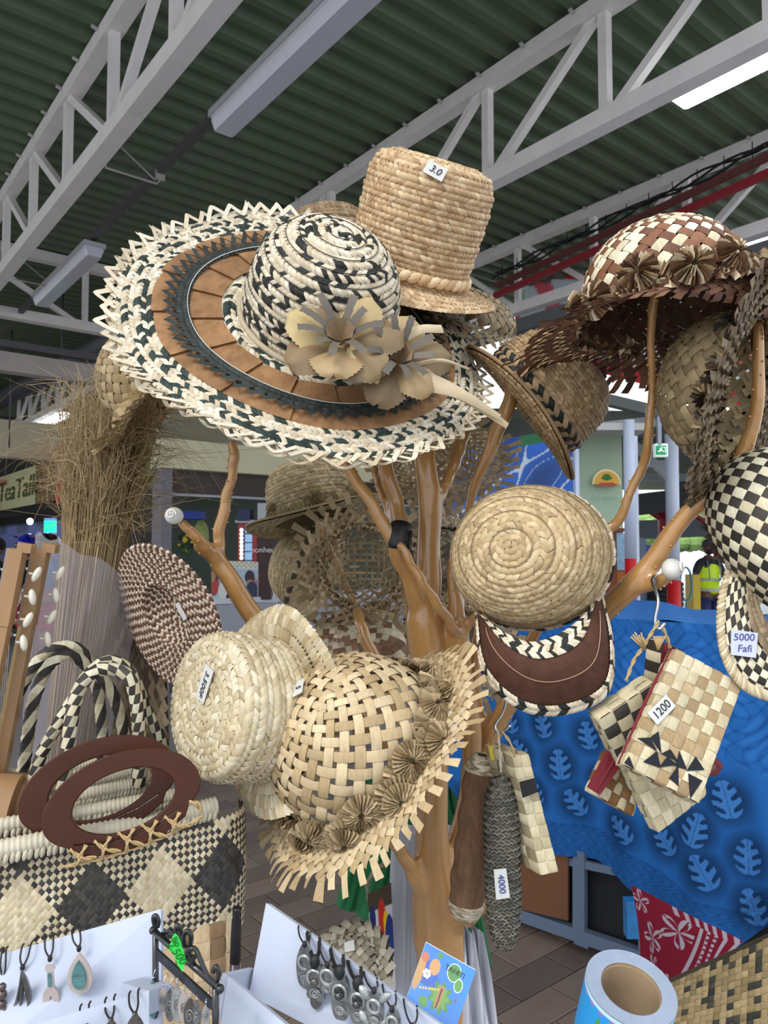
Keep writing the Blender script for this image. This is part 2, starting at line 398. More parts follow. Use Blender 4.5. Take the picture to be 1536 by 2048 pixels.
for k in range(4): bx('shelf', 484, 1066 + k * 18, 504, 1068 + k * 18, 9.4, .1, mat('fridge_dark', '#2c2f3a', .5), fr)
g = G()
for k in range(8): g.ball(W(483, 1060 + k * 8, 9.28), .022, nu=8, nv=6)
make('lamp', g, mat('lamp_cyan', '#ffffff', emit='#e6ffff', es=3.), fr)
bx('side', 515, 1042, 542, 1199, 9.3, .5, mat('fridge_side', '#3a1c1e', .5), fr)
text('lettering', 'bonheur', .10, np.stack([np.array([1, 0, 0]), ZV, np.array([0, -1., 0])], 1), W(529, 1100, 9.28), mat('poster_white'), fr)
bx('polystyrene_box', 515, 1006, 542, 1040, 9.2, .4, mat('foam', '#c4c4c8', .7), label='white foam box on top of the drinks fridge', cat='box')
bx('blue_crate', 475, 1018, 500, 1042, 9.2, .4, mat('crate_blue', '#1d2b5a', .5), label='dark blue crate beside the white foam box', cat='crate')
bx('fridge_top_case', 470, 1040, 512, 1045, 9.2, .4, mat('foam'), label='pale flat carton under the dark blue crate', cat='carton')
bx('blue_tub', 362, 1022, 400, 1038, 9.6, .3, mat('tub_blue', '#1f3fa0', .5), label='blue plastic tub behind the white shell branch', cat='tub')
g = G(); g.ball(W(402, 1075, 9.4), (.1, .1, .22)); make('hanging_bag', g, mat('yellow_green_bag', '#9aa35c', .6, noise=.3, scale=8), label='yellowish plastic bag hanging behind the forked branch', cat='bag')
g = G()
for k in range(40):
    p = W(372 + random.uniform(-12, 12), 1092 + random.uniform(-22, 12), 9.3); g.ball(p, random.uniform(.02, .045), nu=6, nv=4, col=random.choice([LA('#d9c322'), LA('#2f4a22'), LA('#3c5a2a'), LA('#1e2a18')]))
make('flower_bouquet', g, mat('leafy', attr=True, rough=.7), label='yellow and green flower bunch on the shop counter', cat='flowers')
# ---- signs at far left, along T
def onT(px, u): dx = (px - 768) / FPX; return u / (dx * U[0] + U[1])
def wall_T(px0, px1, z0, z1, u):
    a = W(px0, 1000, onT(px0, u)); b = W(px1, 1000, onT(px1, u)); a[2] = z0; b[2] = z0; return a, b, z1 - z0
a, b, h = wall_T(-60, 118, 2.42, 3.12, 3.5)
def tea(u, v):
    c = np.ones(u.shape + (3,)) * LA('#c9c79a'); c[(u < .36)] = LA('#b7583f'); c[(u > .36) & (u < .46) & (np.sin(u * 300) > .3) & (v < .5)] = LA('#b08a6a')
    k = u > .8; c[k] = LA('#5c5f3c'); c[k & (np.sin(u * 160 + v * 9) > .2)] = LA('#a56b4c'); return c
sg = root('shop_sign', (a + b) / 2, 'pale green shop sign board with dark lettering at the far left', 'sign')
painted('board', quadf(a, b, b + ZV * h, a + ZV * h), 120, 12, tea, mat('print_gloss'), sg)
g = G(); g.beam((a + ZV * h / 2) + U * .06, (b + ZV * h / 2) + U * .06, .1, h); make('board_backing', g, mat('dark_back'), sg, smooth=False)
RS = np.stack([nrm(b - a), ZV, np.cross(nrm(b - a), ZV)], 1)
text('lettering', 'TeaTalk', .55, RS, a + (b - a) * .62 + ZV * .34 + RS[:, 2] * .02, mat('sign_dark', '#4f5a2c', .6), sg, shear=.15, sx=1.75)
text('lettering', 'Bubble', .2, RS, a + (b - a) * .47 + ZV * .56 + RS[:, 2] * .02, mat('poster_red'), sg, shear=.2, sx=1.2)
a, b, h = wall_T(112, 232, 2.30, 3.18, 3.46)
def red(u, v):
    c = np.ones(u.shape + (3,)) * LA('#d4423c'); k = (np.abs(v - .62 + .1 * np.sin(u * 9)) < .14) & (np.sin(u * 46) > -.3) & (u > .12) & (u < .75); c[k] = LA('#f1e9ea')
    k = ((u - .5) ** 2 * 6 + (v - .2) ** 2 < .05); c[k] = LA('#c9c545'); return c
f0 = quadf(a, b, b + ZV * h, a + ZV * h)
painted('red_shop_sign', lambda u, v: f0(u, v) - U * (.25 * np.sin(u * PI))[..., None], 80, 20, red, mat('print_gloss'), label='curved red shop sign with white script behind the dried grass', cat='sign')
a, b, h = wall_T(255, 326, 2.0, 3.0, 3.6); d9 = onU(300, 9.)
bx('green_sign', 262, 890, 326, 975, 9.3, .12, mat('green_board', '#6f9440', .6, noise=.2, scale=3), label='green board beside the grey pillar behind the dried grass', cat='sign')
# shop windows under the sign
a, b, h = wall_T(-120, 125, .0, 2.3, 3.7)
def shopcol(u, v):
    c = np.ones(u.shape + (3,)) * LA('#20211f'); k = (u > .62) & (v > .40) & (v < .93); c[k] = LA('#7d86c4'); c[k & (np.sin(u * 50) + np.sin(v * 30) > .8)] = LA('#5d6f8a')
    return c
sw = root('shop_window', (a + b) / 2, 'dark shop front with violet lit panels below the pale green sign', 'shop window')
painted('lit_panels', quadf(a, b, b + ZV * h, a + ZV * h), 60, 30, shopcol, mat('print_gloss'), sw)
bx('green_neon_sign', 88, 1042, 110, 1064, 11., .05, mat('neon_green', '#19d98a', emit='#10e68a', es=2.), sw, label='glowing green sign')
bx('violet_screen', 88, 1036, 112, 1070, 11.1, .03, mat('violet', '#7f84d6', emit='#6f78d0', es=.5), sw)
g = G(); g.ball(W(60, 1043, 11.), .05, nu=8, nv=6); make('spot_lamp', g, mat('lamp_cyan'), sw)

# ---- right background
mural_d = 4.6
def mural(u, v):
    w = np.sin(u * 9 + 2 * np.sin(v * 7)) * .5 + np.sin(v * 14 - u * 6 + 1.5 * np.sin(u * 5))
    c = LA('#1f62c4')[None, None] * np.clip(1 + .35 * w, .5, 1.6)[..., None]; c = np.array(c)
    k = np.abs(w - .55) < .09; c[k] = LA('#dfeaf6'); k = np.abs(w + .4) < .05; c[k] = LA('#9fc4ea')
    k = (v > .94) & (u > .6); c[k] = LA('#1f7a4a'); k = (np.abs(v - .34 - .3 * (u - .8)) < .03) & (u > .55) & (u < .93); c[k] = LA('#c2463c')
    k = (v < .12 + .1 * np.sin(u * 11)); c[k] = LA('#3f86a8'); return c
a, b = W(905, 1230, 5.6), W(1152, 1230, 4.6); hz = W(1152, 850, 4.6)[2] - b[2]; a[2] = b[2]
mu = painted('wave_mural', quadf(a, b, b + ZV * hz, a + ZV * hz), 110, 110, mural, mat('print_gloss'), label='blue painted mural panel with white waves behind the cap', cat='mural')
bx('fish_tank_stand', 985, 905, 1000, 1010, 5.3, .05, mat('mural_post', '#8a8a4a', .6), label='narrow olive post in front of the wave mural', cat='post')
wh = mat('white_column', '#c3cbdd', .4); rdm = mat('red_band', '#c81c22', .5)
bx('trim_6', 1152, 858, 1160, 1235, 4.58, .06, mat('white_post', '#d3dcf0', .4), kind='structure')
gp = root('green_kiosk', W(1210, 1060, 4.7), 'pale green kiosk panel with a sun logo, right of the wave mural', 'kiosk')
def kiosk(u, v): return LA('#6f7a5e')[None, None] * (1 - v)[..., None] * .0 + LA('#7f8c70')[None, None] * (v)[..., None] + LA('#a9c2a6')[None, None] * (1 - v)[..., None]
a, b = W(1160, 1060, 4.62), W(1246, 1060, 4.62); t_ = W(1160, 868, 4.62)[2] - a[2]
painted('green_panel', quadf(a, b, b + ZV * t_, a + ZV * t_), 8, 20, kiosk, mat('print_gloss'), gp)
bx('panel_core', 1160, 868, 1246, 1230, 4.64, .5, mat('kiosk_dark', '#55604f', .7), gp)
bx('lintel', 1155, 846, 1300, 860, 4.4, .2, mat('kiosk_lintel', '#b9b6b0', .6), gp)
bx('lilac_door', 1160, 1062, 1216, 1235, 4.55, .06, mat('lilac', '#a79db0', .5), gp)
wd_ = mat('orange_wood', '#8a4a22', .5, noise=.2, scale=8, stretch=(1, 1, .1))
bx('wooden_post', 1216, 1058, 1234, 1235, 4.5, .1, wd_, gp); bx('top_rail', 1158, 1056, 1250, 1064, 4.5, .1, wd_, gp)
bx('notice_sheet', 1234, 1066, 1253, 1140, 4.5, .02, mat('notice', '#9cc0d8', .5, noise=.3, scale=30), gp); bx('lower_wood', 1234, 1140, 1256, 1235, 4.5, .05, mat('lighter_wood', '#b06a2a', .5), gp)
Rf = np.stack([np.array([1., 0, 0]), ZV, np.array([0, -1., 0])], 1)
lo = W(1213, 962, 4.59)
for rr, c_, z_, q in ((.088, '#e8dcae', 0, 0), (.078, '#d9a33c', 0, .003)):
    g = G(); th = np.linspace(0, PI, 24); g.poly(np.stack([rr * np.cos(th), rr * 1.05 * np.sin(th) - .02], 1), .003, Rf, lo + np.array([0, -q, 0])); make('sun_logo', g, mat('logo' + c_, c_, .5), gp, smooth=False)
g = G()
for k in range(5):
    an = PI * (.15 + .175 * k); g.poly([(0, 0), (.03 * math.cos(an - .25), .04 * math.sin(an - .25)), (.036 * math.cos(an), .044 * math.sin(an)), (.03 * math.cos(an + .25), .04 * math.sin(an + .25))], .002, Rf, lo + np.array([0, -.006, .002]))
make('logo_leaves', g, mat('logo_green', '#2c6b2f', .5), gp, smooth=False)
g = G(); g.poly([(-.055, -.02), (.055, -.02), (.06, -.032), (-.06, -.032)], .002, Rf, lo + np.array([0, -.006, 0])); g.poly([(-.04, -.01), (.04, -.01), (.05, -.02), (-.05, -.02)], .002, Rf, lo + np.array([0, -.006, 0])); make('logo_banner', g, mat('logo_red', '#b4452c', .5), gp, smooth=False)
text('lettering', "L'arôme", .05, Rf, W(1213, 992, 4.6), mat('pale_script', '#a9bcae', .5), gp, shear=.4)
def column(px, w, d, y0, yb, label):
    r = root('white_column', W(px, 1240, d), label, 'column', 'round columns with red bases'); rad = w * d / FPX / 2
    g = G(); g.tube([W(px, y0, d), W(px + 4, yb, d)], rad, 18); make('shaft', g, wh, r)
    g = G(); e = W(px + 4, yb, d); g.tube([e, np.array([e[0], e[1], 0])], rad * 1.03, 18); make('red_base', g, rdm, r)
column(1257, 22, 4.4, 840, 1117, 'white round column with a red base next to the green kiosk')
column(1343, 26, 6.2, 868, 1160, 'white round column with a red base, right of the exit sign')
bx('trim_7', 1272, 870, 1278, 1235, 5., .05, mat('white_post'), kind='structure')
ex = root('exit_sign', W(1323, 900, 5.2), 'small green and white running man exit sign hanging from a rod', 'exit sign')
bx('sign_box', 1311, 887, 1336, 913, 5.2, .05, mat('exit_white', '#e9f5ef', .5, emit='#dff5ea', es=.3), ex); bx('sign_face', 1314, 891, 1333, 909, 5.18, .02, mat('exit_green', '#1f9a5f', .5, emit='#1f9a5f', es=.3), ex)
g = G(); o_ = W(1323, 900, 5.17)
g.poly([(-.026, -.008), (-.012, 0), (-.012, .012), (.004, .012), (.004, .002), (.022, -.012), (.012, -.014), (0, -.004), (-.01, -.012), (-.022, -.014)], .002, Rf, o_); g.ball(o_ + ZV * .018, .006, nu=8, nv=6); g.poly([(.012, .02), (.03, .02), (.03, -.018), (.024, -.018), (.024, .014), (.012, .014)], .002, Rf, o_)
make('running_figure', g, mat('exit_white'), ex, smooth=False)
bx('hanger', 1316, 832, 1323, 890, 5.2, .03, mat('pale_edge'), ex)
# far roof, red framework, signage band and far red columns
g = G(); 
A0, A1 = W(900, 815, 9.), W(1700, 830, 6.)
P = np.array([[A0 + ZV * 0, A1 + ZV * 0], [W(1150, 800, 24.) , W(1900, 820, 24.)]]); P[1, :, 2] = P[0, 0, 2] + .2
g.grid(P); make('far_roof', g, mat('far_roof_green', '#4a5344', .7), label='dark green far roof beyond the red band at right', cat='roof', smooth=False)
for i, (x0, y0, x1, y1, d, w, c) in enumerate([(1180, 792, 1420, 850, 6.5, .09, '#5d625f'), (1150, 862, 1420, 830, 7.5, .10, '#b8bcc0'), (1270, 1010, 1480, 985, 14, .4, '#33383c'), (1270, 1060, 1480, 1052, 20, .5, '#5d646c'), (1270, 955, 1480, 955, 16, .15, '#9aa3a8'), (1270, 890, 1345, 962, 12, .12, '#c2c8cc'), (1270, 930, 1345, 926, 12, .1, '#c2c8cc'), (1280, 870, 1480, 905, 12, .3, '#6f7672'), (1330, 975, 1500, 960, 18, .4, '#4b5054')]):
    g = G(); g.beam(W(x0, y0, d), W(x1, y1, d), .1, w); make('roof_beam', g, mat('rb' + c, c, .6), label=['upper grey roof beam behind the curved branch', 'pale roof beam over the kiosk lintel', 'dark roof beam behind the two white columns', 'grey beam over the bright market exit', 'thin grey beam below the exit sign', 'sloping white strut between the two white columns', 'level white strut between the two white columns', 'broad grey roof beam beside the exit sign', 'dark far roof beam left of the chequered cap'][i], cat='beam', smooth=False)
def rb(px, y0, y1, w, d, lab):
    r = root('red_tree_column', W(px, y1, d), lab, 'column', 'red branching columns'); g = G(); q = d / FPX
    g.tube([W(px, y1 + 25, d), W(px, (y0 + y1) / 2, d), W(px, y0, d)], [w * q / 2 * .8, w * q / 2, w * q / 2 * 1.2], 12); make('trunk', g, mat('deep_red', '#8c1220', .5), r)
    for sx in (-1, -.45, .5, 1):
        g = G(); g.tube(bez([W(px, (y0 + y1) / 2 - 15, d), W(px + sx * 18, y0 + 20, d), W(px + sx * 55, y0 - 6, d)], 10), [w * q / 4] * 11, 8); make('arm', g, mat('deep_red'), r)
rb(1329, 1010, 1100, 24, 15, 'dark red branching column behind the second white column')
rb(1436, 1030, 1110, 20, 13, 'dark red column behind the person in the yellow vest')
bx('grey_cabinet', 1272, 1076, 1295, 1399, 8., .4, mat('cab_grey', '#5e6a80', .5), label='grey blue cabinet just right of the red and white column', cat='cabinet')
bx('tall_blue_case', 1296, 1090, 1304, 1366, 9., .3, mat('tub_blue'), label='thin blue panel beside the grey cabinet', cat='panel')
# red signage band seen above the far roof
def band(u, v):
    c = np.ones(u.shape + (3,)) * LA('#cfe0ea'); k = (np.sin(u * 34 + v * 5) > .35); c[k] = LA('#e0606c'); k = np.sin(u * 21 - v * 6) > .7; c[k] = LA('#e8eef2'); k = (np.sin(u * 60) * np.sin(v * 11) > .75); c[k] = LA('#a9c46a')
    k = (v < .13) | (v > .93); c[k] = LA('#d62a30'); return c
a, b = W(1060, 690, 7.8), W(1640, 880, 7.8)
g = G(); f0 = quadf(W(1030, 700, 9.0), W(1700, 880, 7.0), W(1700, 560, 7.0), W(1030, 545, 9.0))
painted('red_banner', f0, 130, 40, band, mat('banner', attr=True, rough=.6), label='long red, white and blue banner under the roof edge at right', cat='banner')
# outdoor brightness, pale ground and far greenery
g = G(); 
for k in range(220):
    p = W(random.uniform(1290, 1500), random.uniform(1030, 1090), 26 + random.uniform(0, 4)); g.ball(p, random.uniform(.15, .4), nu=7, nv=5, col=LA('#7a9a52') * random.uniform(.7, 1.5))
make('garden_tree', g, mat('leafy'), label='light green tree crown outside beyond the market', cat='tree', smooth=False)
bx('parked_yellow_bin', 1388, 1150, 1402, 1318, 11, .3, mat('yellow_bin', '#d9b92c', .5), label='yellow bin beside the person in the vest', cat='bin')
g = G()
for k in range(24): g.tube([W(1330, 1168 + k * 9.8, 8) + .16 * np.array([math.cos(t), 0, 0]) + .16 * np.array([0, math.sin(t), 0]) for t in np.linspace(0, 2 * PI, 16)], .03, 8, cap=False)
make('tyre_stack', g, mat('tyre', '#1d1e20', .8), label='stack of dark tyres behind the big branch', cat='tyre')
g = G(); g.tube([W(1372, 1172, 8.5) - ZV * .19, W(1372, 1172, 8.5) * np.array([1, 1, 0])], .012, 6); g.tube([W(1372, 1168, 8.5) + .19 * np.array([math.cos(t) * .35, 0, math.sin(t)]) for t in np.linspace(0, 2 * PI, 20)], .012, 6, cap=False); make('hose_reel', g, mat('hoop', '#4c8f95', .5), label='thin teal hoop on a post left of the person in the vest', cat='hoop')
# ============================================================= WEAVING
STRAW = mat('straw', attr=True, rough=.62, noise=.22, scale=260, stretch=(1, 1, .25), spec=.35)
STRAWF = mat('straw_far', attr=True, rough=.7, noise=.2, scale=120)
LEATHER = mat('bark_leather', attr=True, rough=.75, noise=.42, scale=55, stretch=(1, .3, 1), bump=.35, bscale=260, spec=.3)
def pal(*h): return np.array([L(x) for x in h])
CREAM = pal('#d4c5a5', '#c6b491', '#dbcfb3', '#b8a47f', '#cdbc98')
TAN = pal('#ceb18a', '#bd9c74', '#dcc29c', '#c4a47c', '#ad8a64')
STR = pal('#c4ab83', '#b39a72', '#d0ba93', '#a68c66', '#bda37a')
GREYT = pal('#8f7c62', '#a08d70', '#7d6b54', '#937f63')
SPOT = pal('#ddd0b8', '#d0c0a4', '#e6dcc6', '#c4b294', '#d8c9ae')
WHITEY = pal('#d8ceb0', '#cbbf9f', '#e0d8bd')
BROWNW = pal('#7a4f36', '#6a4430', '#8a5f42')
DARKB = pal('#35302a', '#3e382f', '#2b2724')
BLK = LA('#23241f'); GRN = LA('#27332e')
def pick(p, n): return (p[RNG.integers(0, len(p), n)] * .8 + p.mean(0) * .2) * RNG.uniform(.86, 1.10, (n, 1))

def profile_hat(rb, h, R, n=3., droop=.0, flare=.25, ns=140, top_sag=0.0, neck=1.0, lip=0.):
    t = np.linspace(0, PI / 2, ns)
    r = rb * np.sin(t) ** (2 / n); z = h * np.cos(t) ** (2 / n)
    if neck != 1.0: r = r * (1 + (neck - 1) * (1 - z / h))
    r0 = r[-1]
    k = np.linspace(0, 1, ns)[1:]
    rr = r0 + (R - r0) * k; zz = -droop * k ** 1.6 - 0.0 + lip * k ** 4
    # soften the crown foot
    r = np.concatenate([r, rr]); z = np.concatenate([z, zz])
    s = np.concatenate([[0], np.cumsum(np.hypot(np.diff(r), np.diff(z)))])
    return r, z, s, s[ns - 1]
class Hat:
    def __init__(h, loc, axis, roll=0, rb=.09, ht=.1, R=.18, n=3., droop=0., ax=1., ay=1., wave=(0, 3, 0), wave2=(0, 5, 0), neck=1., lip=0., shift=(0, 0), **k):
        h.r, h.z, h.s, h.sc = profile_hat(rb, ht, R, n, droop, neck=neck, lip=lip); h.se = h.s[-1]; h.rb = rb * neck; h.R = R
        h.o = np.asarray(loc, float); h.M = frame(axis, roll); h.ax = ax; h.ay = ay; h.wave = wave; h.wave2 = wave2; h.shift = shift
    def loc(h, th, s, off=0.):
        r = np.interp(s, h.s, h.r); z = np.interp(s, h.s, h.z)
        ex = s > h.se; r = np.where(ex, h.R + (s - h.se), r)
        k = np.clip((r - h.rb) / max(h.R - h.rb, 1e-5), 0, 1.4); k = np.where(s < h.sc, 0, k)
        z = z + h.wave[0] * np.cos(h.wave[1] * th + h.wave[2]) * k ** 1.5 + h.wave2[0] * np.cos(h.wave2[1] * th + h.wave2[2]) * k ** 2
        return np.stack([r * np.cos(th) * h.ax + h.shift[0] * k, r * np.sin(th) * h.ay + h.shift[1] * k, z], -1)
    def f(h, x, y):
        return h.loc(np.arctan2(y, x), np.hypot(x, y))
    def pos(h, th, s, H=0.):
        """world point at angle th, arc s, raised by H along the outward normal"""
        th = np.asarray(th, float); s = np.maximum(np.asarray(s, float), 1e-5); x = s * np.cos(th); y = s * np.sin(th); e = 2e-4
        p = h.f(x, y); n = np.cross(h.f(x + e, y) - h.f(x - e, y), h.f(x, y + e) - h.f(x, y - e)); n /= np.linalg.norm(n, axis=-1)[..., None] + 1e-12
        return (p + n * np.asarray(H)[..., None]) @ h.M.T + h.o
    def rad(h, s): return np.interp(s, h.s, h.r) + max(0, 0)
TA = np.array([-1, -.45, .45, 1.]); TB = np.array([-1, 0, 1.])
HA = np.array([-1, .75, .75, -1.])
T43 = [(i * 3 + j, (i + 1) * 3 + j, (i + 1) * 3 + j + 1, i * 3 + j + 1) for i in range(3) for j in range(2)]
T42 = [(i * 2, (i + 1) * 2, (i + 1) * 2 + 1, i * 2 + 1) for i in range(3)]
def emit(g, posf, c0, c1, a, b, hgt, cols, lo=False, base=0., la=1., twist=0):
    """pieces: centre param (c0,c1); half vectors a=(n,2) along, b=(n,2) across, in param space"""
    tb = np.array([-1, 1.]) if lo else TB; bb = np.zeros(2) if lo else np.array([-.35, .25, -.35])
    A, B = np.meshgrid(TA, tb, indexing='ij'); Hh = np.add.outer(HA, bb).ravel(); A = A.ravel(); B = B.ravel()
    p0 = c0[:, None] + a[0][:, None] * A * la + b[0][:, None] * B
    p1 = c1[:, None] + a[1][:, None] * A * la + b[1][:, None] * B
    hg = np.broadcast_to(np.asarray(hgt, float).reshape(-1, 1) if np.ndim(hgt) else hgt, (len(c0), 1))
    P = posf(p0, p1, base + hg * Hh[None, :] * 1.0)
    g.arr(P, T42 if lo else T43, cols)
def braid(g, hat, s0, s1, bw, pl, palette, rows=2, lift=.0022, thick=.0009, black=None, bcol=BLK, lo=False, lean=.55, b0=.0):
    """sewn rounds of herringbone braid between arcs s0 and s1"""
    pl = pl * .86; thick = thick * 1.35; nb = max(1, int(round((s1 - s0) / bw))); bw = (s1 - s0) / nb
    for k in range(nb):
        for j in range(rows):
            sc = s0 + (k + (j + .5) / rows) * bw; r = max(float(hat.rad(sc)), .004)
            n = max(6, int(round(2 * PI * r / pl))); th = (np.arange(n) + .5 * (j % 2) + RNG.uniform(-.08, .08, n)) * 2 * PI / n + k * 1.7
            sg = 1 if j % 2 == 0 else -1; dth = 2 * PI / n; dv = bw / rows
            lr = lean * min(1.3, dv / pl) ; a = (np.full(n, sg * dth * lr), np.full(n, dv * .60)); b = (np.full(n, dth * .465), np.full(n, -sg * dv * .06))
            frac = (j + .5) / rows
            cols = pick(palette, n)
            if black is not None:
                ph = black(th, k, j, n); cols[ph] = bcol * RNG.uniform(.7, 1.6, (ph.sum(), 1))
            emit(g, hat.pos, th, np.full(n, sc), a, b, thick, cols, lo=lo, base=b0 + lift * (1 - frac) - lift * .2)
def stitches(hat, s0, s1, bw, col, m, parent, name='stitched_seam', th=.0006):
    g = G(); nb = max(1, int(round((s1 - s0) / bw))); bw = (s1 - s0) / nb
    for k in range(1, nb + 1):
        t = np.linspace(0, 2 * PI, 73); P = hat.pos(t, np.full(73, s0 + k * bw - .0008), np.full(73, .0022)); g.tube(P, th, 4, cap=False, col=col)
    return make(name, g, m, parent, kind='stuff')
def plait(g, hat, s0, s1, N, palette, gap=.36, thick=.0012, lo=False, colf=None, stretch=1., edge=None, skew=0., b0=0.):
    """diagonal plaited lattice, N strips each way round; gap=half width share (0.5 closed)"""
    s = s0; k = 0
    while True:
        r = max(float(hat.rad(s)), .006); dth = 2 * PI / N; dv = PI * r / N * stretch
        if s + dv * .5 > s1: break
        th = (np.arange(N) + .5 * (k % 2)) * dth + skew * k * dth
        sg = 1 if k % 2 == 0 else -1
        a = (np.full(N, sg * dth / 2 * .78), np.full(N, dv * .78)); b = (np.full(N, sg * dth / 2 * gap), np.full(N, -dv * gap))
        cols = pick(palette, N) if colf is None else colf(k, np.arange(N), sg)
        j = RNG.normal(0, .03, N)
        emit(g, hat.pos, th + j * dth, np.full(N, s), a, b, thick, cols, lo=lo, base=b0)
        s += dv; k += 1
    return s, k
def plait_top(g, hat, s1, w, palette, gap=.4, thick=.0012, colf=None, lo=False, rot=.0, b0=0.):
    """square lattice over the crown top, in flat (x,y) coordinates"""
    n = int(s1 / w) + 1; I, J = np.meshgrid(np.arange(-n, n + 1), np.arange(-n, n + 1)); I = I.ravel(); J = J.ravel()
    x = I * w; y = J * w; k = np.hypot(x, y) < s1; I, J, x, y = I[k], J[k], x[k], y[k]
    par = (I + J) % 2 == 0; c, s = math.cos(rot), math.sin(rot)
    ax_ = np.where(par, w * .8, 0.); ay_ = np.where(par, 0., w * .8); bx_ = np.where(par, 0., w * gap); by_ = np.where(par, w * gap, 0.)
    R2 = lambda X, Y: (X * c - Y * s, X * s + Y * c)
    cols = pick(palette, len(I)) if colf is None else colf(I, J, np.where(par, 1, -1))
    posf = lambda X, Y, H: hat.pos(np.arctan2(Y, X), np.hypot(X, Y), H)
    cx, cy = R2(x, y); emit(g, posf, cx, cy, R2(ax_, ay_), R2(bx_, by_), thick, cols, lo=lo, base=b0)
def lining(hat, s0, s1, m, parent, name='lining', off=-.0022, nt=56, ns=40, col=(.3, .24, .16)):  # shell added under the weave, coloured darker so seams look shaded
    g = G(); th, s = np.meshgrid(np.linspace(0, 2 * PI, nt, endpoint=False), np.linspace(s0 if s0 > .005 else .00005, s1, ns)); g.grid(hat.pos(th, s, np.full(th.shape, off)), col, closed=True)
    return make(name, g, m, parent)
def ruffle(g, P, Nn, width, npl, amp, palette, tilt=0., closed=False, wside=None):
    """pleated ribbon standing along path P (n,3) with normals Nn; folds run across the ribbon"""
    P = np.asarray(P); n = len(P); d = np.concatenate([[0], np.cumsum(np.linalg.norm(np.diff(P, axis=0), axis=1))])
    t = np.linspace(0, d[-1], npl * 2 + 1); Q = np.stack([np.interp(t, d, P[:, i]) for i in range(3)], 1); N_ = np.stack([np.interp(t, d, Nn[:, i]) for i in range(3)], 1)
    N_ /= np.linalg.norm(N_, axis=1)[:, None]
    tg = np.gradient(Q, axis=0); tg /= np.linalg.norm(tg, axis=1)[:, None] + 1e-9; sd = np.cross(tg, N_)
    ct, st = math.cos(tilt), math.sin(tilt); sd2 = sd * ct + N_ * st; nn = -sd * st + N_ * ct
    z = np.where(np.arange(len(t)) % 2 == 0, amp, -amp)[:, None] * RNG.uniform(.75, 1.2, (len(t), 1))
    w = width * RNG.uniform(.88, 1.1, (len(t), 1))
    a = Q + nn * z - sd2 * w / 2; m_ = Q + nn * (z * 1.25 + amp * .3); b = Q + nn * z + sd2 * w / 2
    i = np.arange(len(t) - 1); V = np.stack([a[i], m_[i], b[i], a[i + 1], m_[i + 1], b[i + 1]], 1)
    g.arr(V, [(0, 1, 4, 3), (1, 2, 5, 4)], palette[(i * 2 + (i // 2) % 2 + RNG.integers(0, 2, len(i))) % len(palette)] * RNG.uniform(.85, 1.1, (len(i), 1)))
def hat_path(hat, s, H, t0=0, t1=2 * PI, n=200, wob=0., wk=9, ph=0.):
    t = np.linspace(t0, t1, n); ss = s + wob * np.sin(wk * t + ph)
    P = hat.pos(t, ss, np.full(n, H)); Q = hat.pos(t, ss, np.full(n, H + .004)); return P, (Q - P) / .004
def rosette(g, hat, th, s, rad, palette, H=.006, turns=2, npl=26, width=.011, amp=.0028):
    c = hat.pos(np.array([th]), np.array([s]), np.array([H]))[0]; n = nrm(hat.pos(np.array([th]), np.array([s]), np.array([H + .01]))[0] - c)
    F = frame(n)
    for k in range(turns):
        r = rad * (1 - k * .45); t = np.linspace(0, 2 * PI, 60); P = c + F[:, 0] * (r * .62 * np.cos(t))[:, None] + F[:, 1] * (r * .62 * np.sin(t))[:, None] + n * (.003 * k)
        Nn = np.tile(n, (60, 1)) ; ruffle(g, P, Nn, rad * .62 * (1 - k * .3), int(npl * (1 - k * .35)), amp, palette, tilt=-.35)
def fringe(g, hat, s0, ln, N, palette, w=.5, lift=0., drop=0., jitter=.3, twist=.8):
    """loose strip ends past the brim"""
    for i in range(N):
        th = (i + RNG.uniform(-.2, .2)) * 2 * PI / N; l = ln * RNG.uniform(.6, 1.25); dt = 2 * PI / N * w * .5; sk = RNG.uniform(-jitter, jitter) * dt * 2
        tw = RNG.uniform(-twist, twist) * .004; K = 4; u = np.linspace(0, 1, K)
        tt = np.stack([th - dt + sk * u, th + dt + sk * u], 1); ss = np.stack([s0 + l * u] * 2, 1)
        Hh = np.stack([lift * u ** 2 - drop * u ** 2 + tw * u, lift * u ** 2 - drop * u ** 2 - tw * u], 1)
        V = hat.pos(tt.ravel(), ss.ravel(), Hh.ravel()); g.arr(V[None], [(0, 1, 3, 2), (2, 3, 5, 4), (4, 5, 7, 6)], pick(palette, 1))
def loops(g, hat, s0, N, out, palette, w=.0045, span=1.5, H=.0, hk=.01, th0=0, th1=2 * PI):
    """looped strips along the brim edge"""
    for i in range(N):
        t0 = th0 + (th1 - th0) * i / N; dt = (th1 - th0) / N; u = np.linspace(0, 1, 9); a = u * PI; o = out * RNG.uniform(.75, 1.25); sp = span * RNG.uniform(.8, 1.2)
        th = t0 + dt * sp * (.5 - .5 * np.cos(a)) + dt * .35 * np.sin(2 * a); s = s0 - .006 + o * np.sin(a); hh = H + hk * np.sin(a * 1.0) * RNG.uniform(.5, 1.3) + .003 * (u - .5)
        tw = RNG.uniform(.0, .45)
        rr_ = hat.R; tx = np.gradient(th * rr_); ty = np.gradient(s); ln = np.hypot(tx, ty) + 1e-9; nx_, ny_ = -ty / ln * w / 2, tx / ln * w / 2
        V = np.stack([hat.pos(th - nx_ / rr_, s - ny_, hh - w * .4 * tw), hat.pos(th + nx_ / rr_, s + ny_, hh + w * .4 * tw)], 1).reshape(-1, 3)
        g.arr(V[None], [(2 * k, 2 * k + 1, 2 * k + 3, 2 * k + 2) for k in range(8)], pick(palette, 1))
